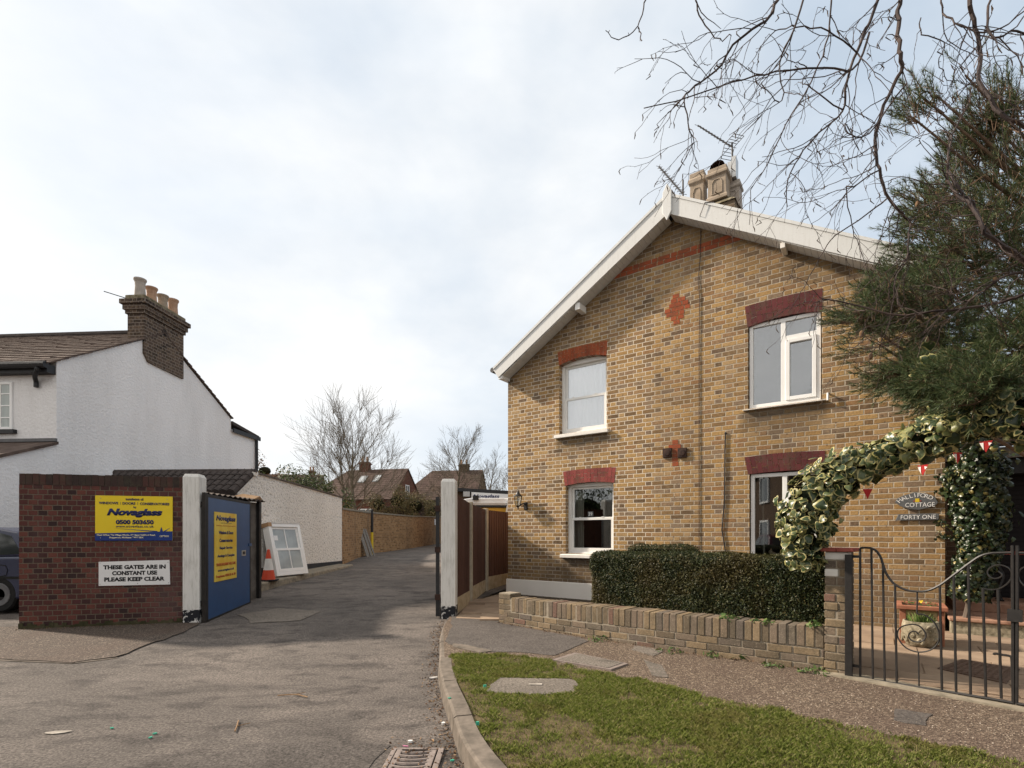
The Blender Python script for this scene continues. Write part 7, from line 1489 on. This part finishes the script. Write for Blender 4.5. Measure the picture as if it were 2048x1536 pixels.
a = PT(492, 900, 27); bush('evergreen_tree', 'slim dark conifer against the end of the white house', 'tree', (a[0], 27, .5), [((-.4, 0, 4.6), (.6, .5, 1.1)), ((-.3, 0, 5.7), (.35, .35, .7)), ((-.3, 0, 2.5), (.6, .6, 1.7))], 'bush_green', 3600, .10)
a = PT(800, 1020, 39); bush('olive_shrub', 'broad olive and brown shrub spilling over the lane wall', 'shrub', (a[0], 39, .8), [((-1.6, 0, 2.9), (1.1, .8, 1.1)), ((-.2, 0, 3.2), (1.4, .8, 1.2)), ((1.2, 0, 2.8), (1.3, .8, 1.0)), ((2.4, .3, 2.4), (1.0, .8, .9)), ((0, .2, 1.4), (3, .8, 1.2))], 'bush_olive', 17000, .11, twigs=90)
a = PT(690, 1000, 38); bush('straw_shrub', 'pale straw coloured shrub at the foot of the broad bare tree', 'shrub', (a[0], 38, .8), [((0, 0, 2.0), (.55, .5, 1.2)), ((.4, .2, 1.5), (.6, .5, .8))], 'straw_leaf', 900, .10, twigs=25)
a = PT(890, 1000, 47); bush('brown_hedge', 'tall brown beech hedge beyond the bend in the lane', 'hedge', (a[0], 47, .9), [((-2.4, 0, 3.1), (2.0, .8, 1.5)), ((0, .2, 3.4), (2.0, .8, 1.6)), ((1.8, .2, 3.3), (1.6, .8, 1.6)), ((-1, 0, 1.4), (3.6, .8, 1.5))], 'beech_brown', 16000, .14, twigs=120)
a = PT(812, 960, 75); bush('distant_conifer', 'small dark conifer between the two far brick houses', 'tree', (a[0], 75, 1.0), [((0, 0, 5.5), (1.4, 1, 2.6)), ((.4, 0, 3), (1.6, 1, 2.5))], 'bush_green', 1200, .22, twigs=6)
a = PT(820, 1000, 110); b = MB()
tag(bush('distant_wood', 'far off belt of trees on the skyline behind the houses', 'wood', (a[0], 110, 0), [((x, rnd.uniform(-4, 4), 3.5), (4.5, 3, 4.2 + rnd.uniform(-.8, 1.0))) for x in range(-66, 40, 6)], 'far_wood', 9000, .45, twigs=0), kind='stuff')
# houses over the road, behind the viewer, which the dark window panes reflect
oh = thing('opposite_house', 'dark brick house across the street behind the viewer', 'house', (-16, -9, 0), .55)
m = MB(); m.box(-8, 12, -6, 0, 0, 4.4); m.build('wall', 'far_brown_brick', oh); m = MB(); m.prism([(-8.3, 4.41), (12.3, 4.41), (11, 6.0), (-7, 6.0)], -6.3, .4); m.build('roof', 'slate_roof', oh)
for x in (-5, -1, 3, 7.5):
    for z in (.8, 2.9): m = MB(); rect_frame(m, x, x + 1.6, z, z + 1.3, .09, .0, .07); wi = m.build('window', 'white_upvc', oh); m = MB(); m.box(x + .09, x + 1.51, .01, .03, z + .09, z + 1.21); m.build('pane', 'far_glass', wi)
car('maroon hatchback parked across the street behind the viewer', (-7.2, -3.6, 0), .55, 'car_maroon')
# ------------------------------------------------------------------ litter, cigarette ends, leaves
def litter(name, label, cat, px, py, mat, w, l, h, rz, z=.004, group=None):
    x, y = G(px, py, z); o = thing(name, label, cat, (x, y, z), rz, group); m = MB(); r_ = random.Random(px); k = 7; q = [((w if i % 2 else w * .8) * math.cos(6.283 * i / k) * r_.uniform(.8, 1.1) * .5, l * math.sin(6.283 * i / k) * r_.uniform(.8, 1.1) * .5) for i in range(k)]
    m.prismz(q, 0, h); m.build('scrap', mat, o); return o
litter('flattened_card', 'flattened pale card lying on the road at lower left', 'litter', 116, 1465, 'paper', .20, .06, .004, .25)
litter('paper_scrap', 'white paper scrap on the lane between the gateposts', 'litter', 683, 1226, 'sign_white', .10, .09, .004, .1, .06)
for i, (px, py, lab) in enumerate(((224, 1457, 'leftmost green plastic scrap on the road, near the flattened card'), (310, 1468, 'upper of two close green plastic scraps on the road'), (301, 1476, 'lower of two close green plastic scraps on the road'))): litter('plastic_scrap', lab, 'litter', px, py, 'litter_green', .034, .014, .008, i * .6, .004, 'green plastic scraps on the road')
litter('plastic_scrap', 'green plastic scrap beside the gully grate', 'litter', 905, 1522, 'litter_green', .028, .014, .008, .3, .015); litter('plastic_scrap', 'green plastic scrap on top of the kerb', 'litter', 899, 1397, 'litter_green', .03, .014, .008, .2, .128)
litter('plastic_scrap', 'turquoise scrap in the grass left of the concrete pad', 'litter', 970, 1377, 'litter_green', .03, .014, .03, .2, .115); litter('plastic_scrap', 'turquoise scrap in the grass near the kerb end', 'litter', 955, 1454, 'litter_green', .03, .014, .035, .2, .115)
litter('pale_pebble', 'pale pebble in the gutter beside the kerb', 'pebble', 887, 1449, 'cone_white', .035, .028, .016, .9); litter('pale_pebble', 'pale pebble on the road above the gully grate', 'pebble', 821, 1485, 'cone_white', .04, .026, .014, .2)
litter('paper_scrap', 'crumpled white tissue in the gutter higher up the kerb', 'litter', 868, 1357, 'cone_white', .10, .03, .014, .35)
litter('cigarette_end', 'orange cigarette end above the gully grate', 'litter', 866, 1482, 'cardboard', .014, .03, .008, .6); litter('cigarette_end', 'pink plastic sliver by the gully grate', 'litter', 812, 1493, 'pink', .05, .008, .005, -.3)
for i, (pts, lab) in enumerate((([(475, 1270), (485, 1262), (500, 1257)], 'small forked twig lying on the sunlit road'), ([(555, 1391), (590, 1389), (615, 1394)], 'long thin twig lying across the middle of the road'), ([(470, 1462), (474, 1452), (477, 1441)], 'short straight stick on the road in front'))):
    P = [Vector((*G(px, py, .012), .012)) for px, py in pts]; o = thing('fallen_twig', lab, 'twig', P[0]); m = MB(); m.tube([p - P[0] for p in catmull(P, 4)], [.005] * 9, 5); m.tube([P[1] - P[0], P[1] - P[0] + Vector((.07, .05, .005))], [.004, .002], 4); m.build('stick', 'dead_leaf', o)
gl_ = random.Random(31); VV = []
P = []
for i in range(900):
    s_ = gl_.uniform(0, 6.5); p, nn = kat(s_); d = abs(gl_.gauss(0, .07)) + .005; P.append((p.x - nn.x * d, p.y - nn.y * d, H(p.y) + .006))
for i in range(260): P.append((gl_.uniform(-.8, -.25), gl_.uniform(2.7, 3.5), .016))
for i in range(380): f = gl_.random(); t, y = f * GL, -abs(gl_.gauss(0, .05)) - .01 + bow(f * GL); w_ = GW.w(t, y, RZ + .012); P.append(w_)
for i in range(240): f = gl_.random(); w_ = LW.w(f * LT, -abs(gl_.gauss(0, .06)) - .03, .058); P.append(w_)
V, Fc = leaf_quads(np.array(P), np.tile([0, 0, 1.0], (len(P), 1)), .022, .55, .45); tag(np_obj('leaf_litter', V, Fc, 'litter_leaf'), 'brown leaf crumbs and dirt gathered along kerb and walls', 'leaf litter', None, 'stuff')
# loose chippings on the gravel footway, too many to count
N_ = 26000; P2 = np.stack([nr.uniform(-.8, 4.2, N_), nr.uniform(2.3, 6.6, N_)], 1)
lp = [(p[0], p[1]) for p in lawn]; kp = ~inside_np(P2, lp) & ~inside_np(P2, [(p[0], p[1]) for p in ap_ground]) & inside_np(P2, [(-.6, 5.6), (.3, 6.9), (a1[0], a1[1]), GP.w(-.2, -.14, 0)[:2], GP.w(2.4, -.12, 0)[:2], (4.9, 2.0), (3.4, 2.3), (1.0, 4.4)])
P2 = P2[kp]; n = len(P2); s_ = nr.uniform(.003, .0075, n); base = np.concatenate([P2, np.full((n, 1), RZ + .002)], 1); oc = np.array([(1, 0, 0), (-.5, .87, 0), (-.5, -.87, 0), (0, 0, .8)]); an = nr.uniform(0, 6.28, n); ca, sa = np.cos(an), np.sin(an)
V = base[:, None] + s_[:, None, None] * np.stack([oc[None, :, 0] * ca[:, None] - oc[None, :, 1] * sa[:, None], oc[None, :, 0] * sa[:, None] + oc[None, :, 1] * ca[:, None], np.broadcast_to(oc[None, :, 2], (n, 4))], 2)
Fc = (np.arange(n)[:, None, None] * 4 + np.array([(0, 1, 3), (1, 2, 3), (2, 0, 3)])[None]).reshape(-1, 3); tag(np_obj('loose_chippings', V.reshape(-1, 3), Fc, 'chipping'), 'loose brown chippings scattered over the gravel footway', 'gravel', None, 'stuff')

a = (-15.5, 1.5); bush('evergreen_tree', 'dark evergreen up the street beyond the left picture edge', 'tree', (a[0], a[1], 0), [((0, 0, 2.5), (1.6, 3.0, 2.5)), ((0, .5, 4.6), (1.3, 2.2, 2.0))], 'bush_green', 2500, .2)
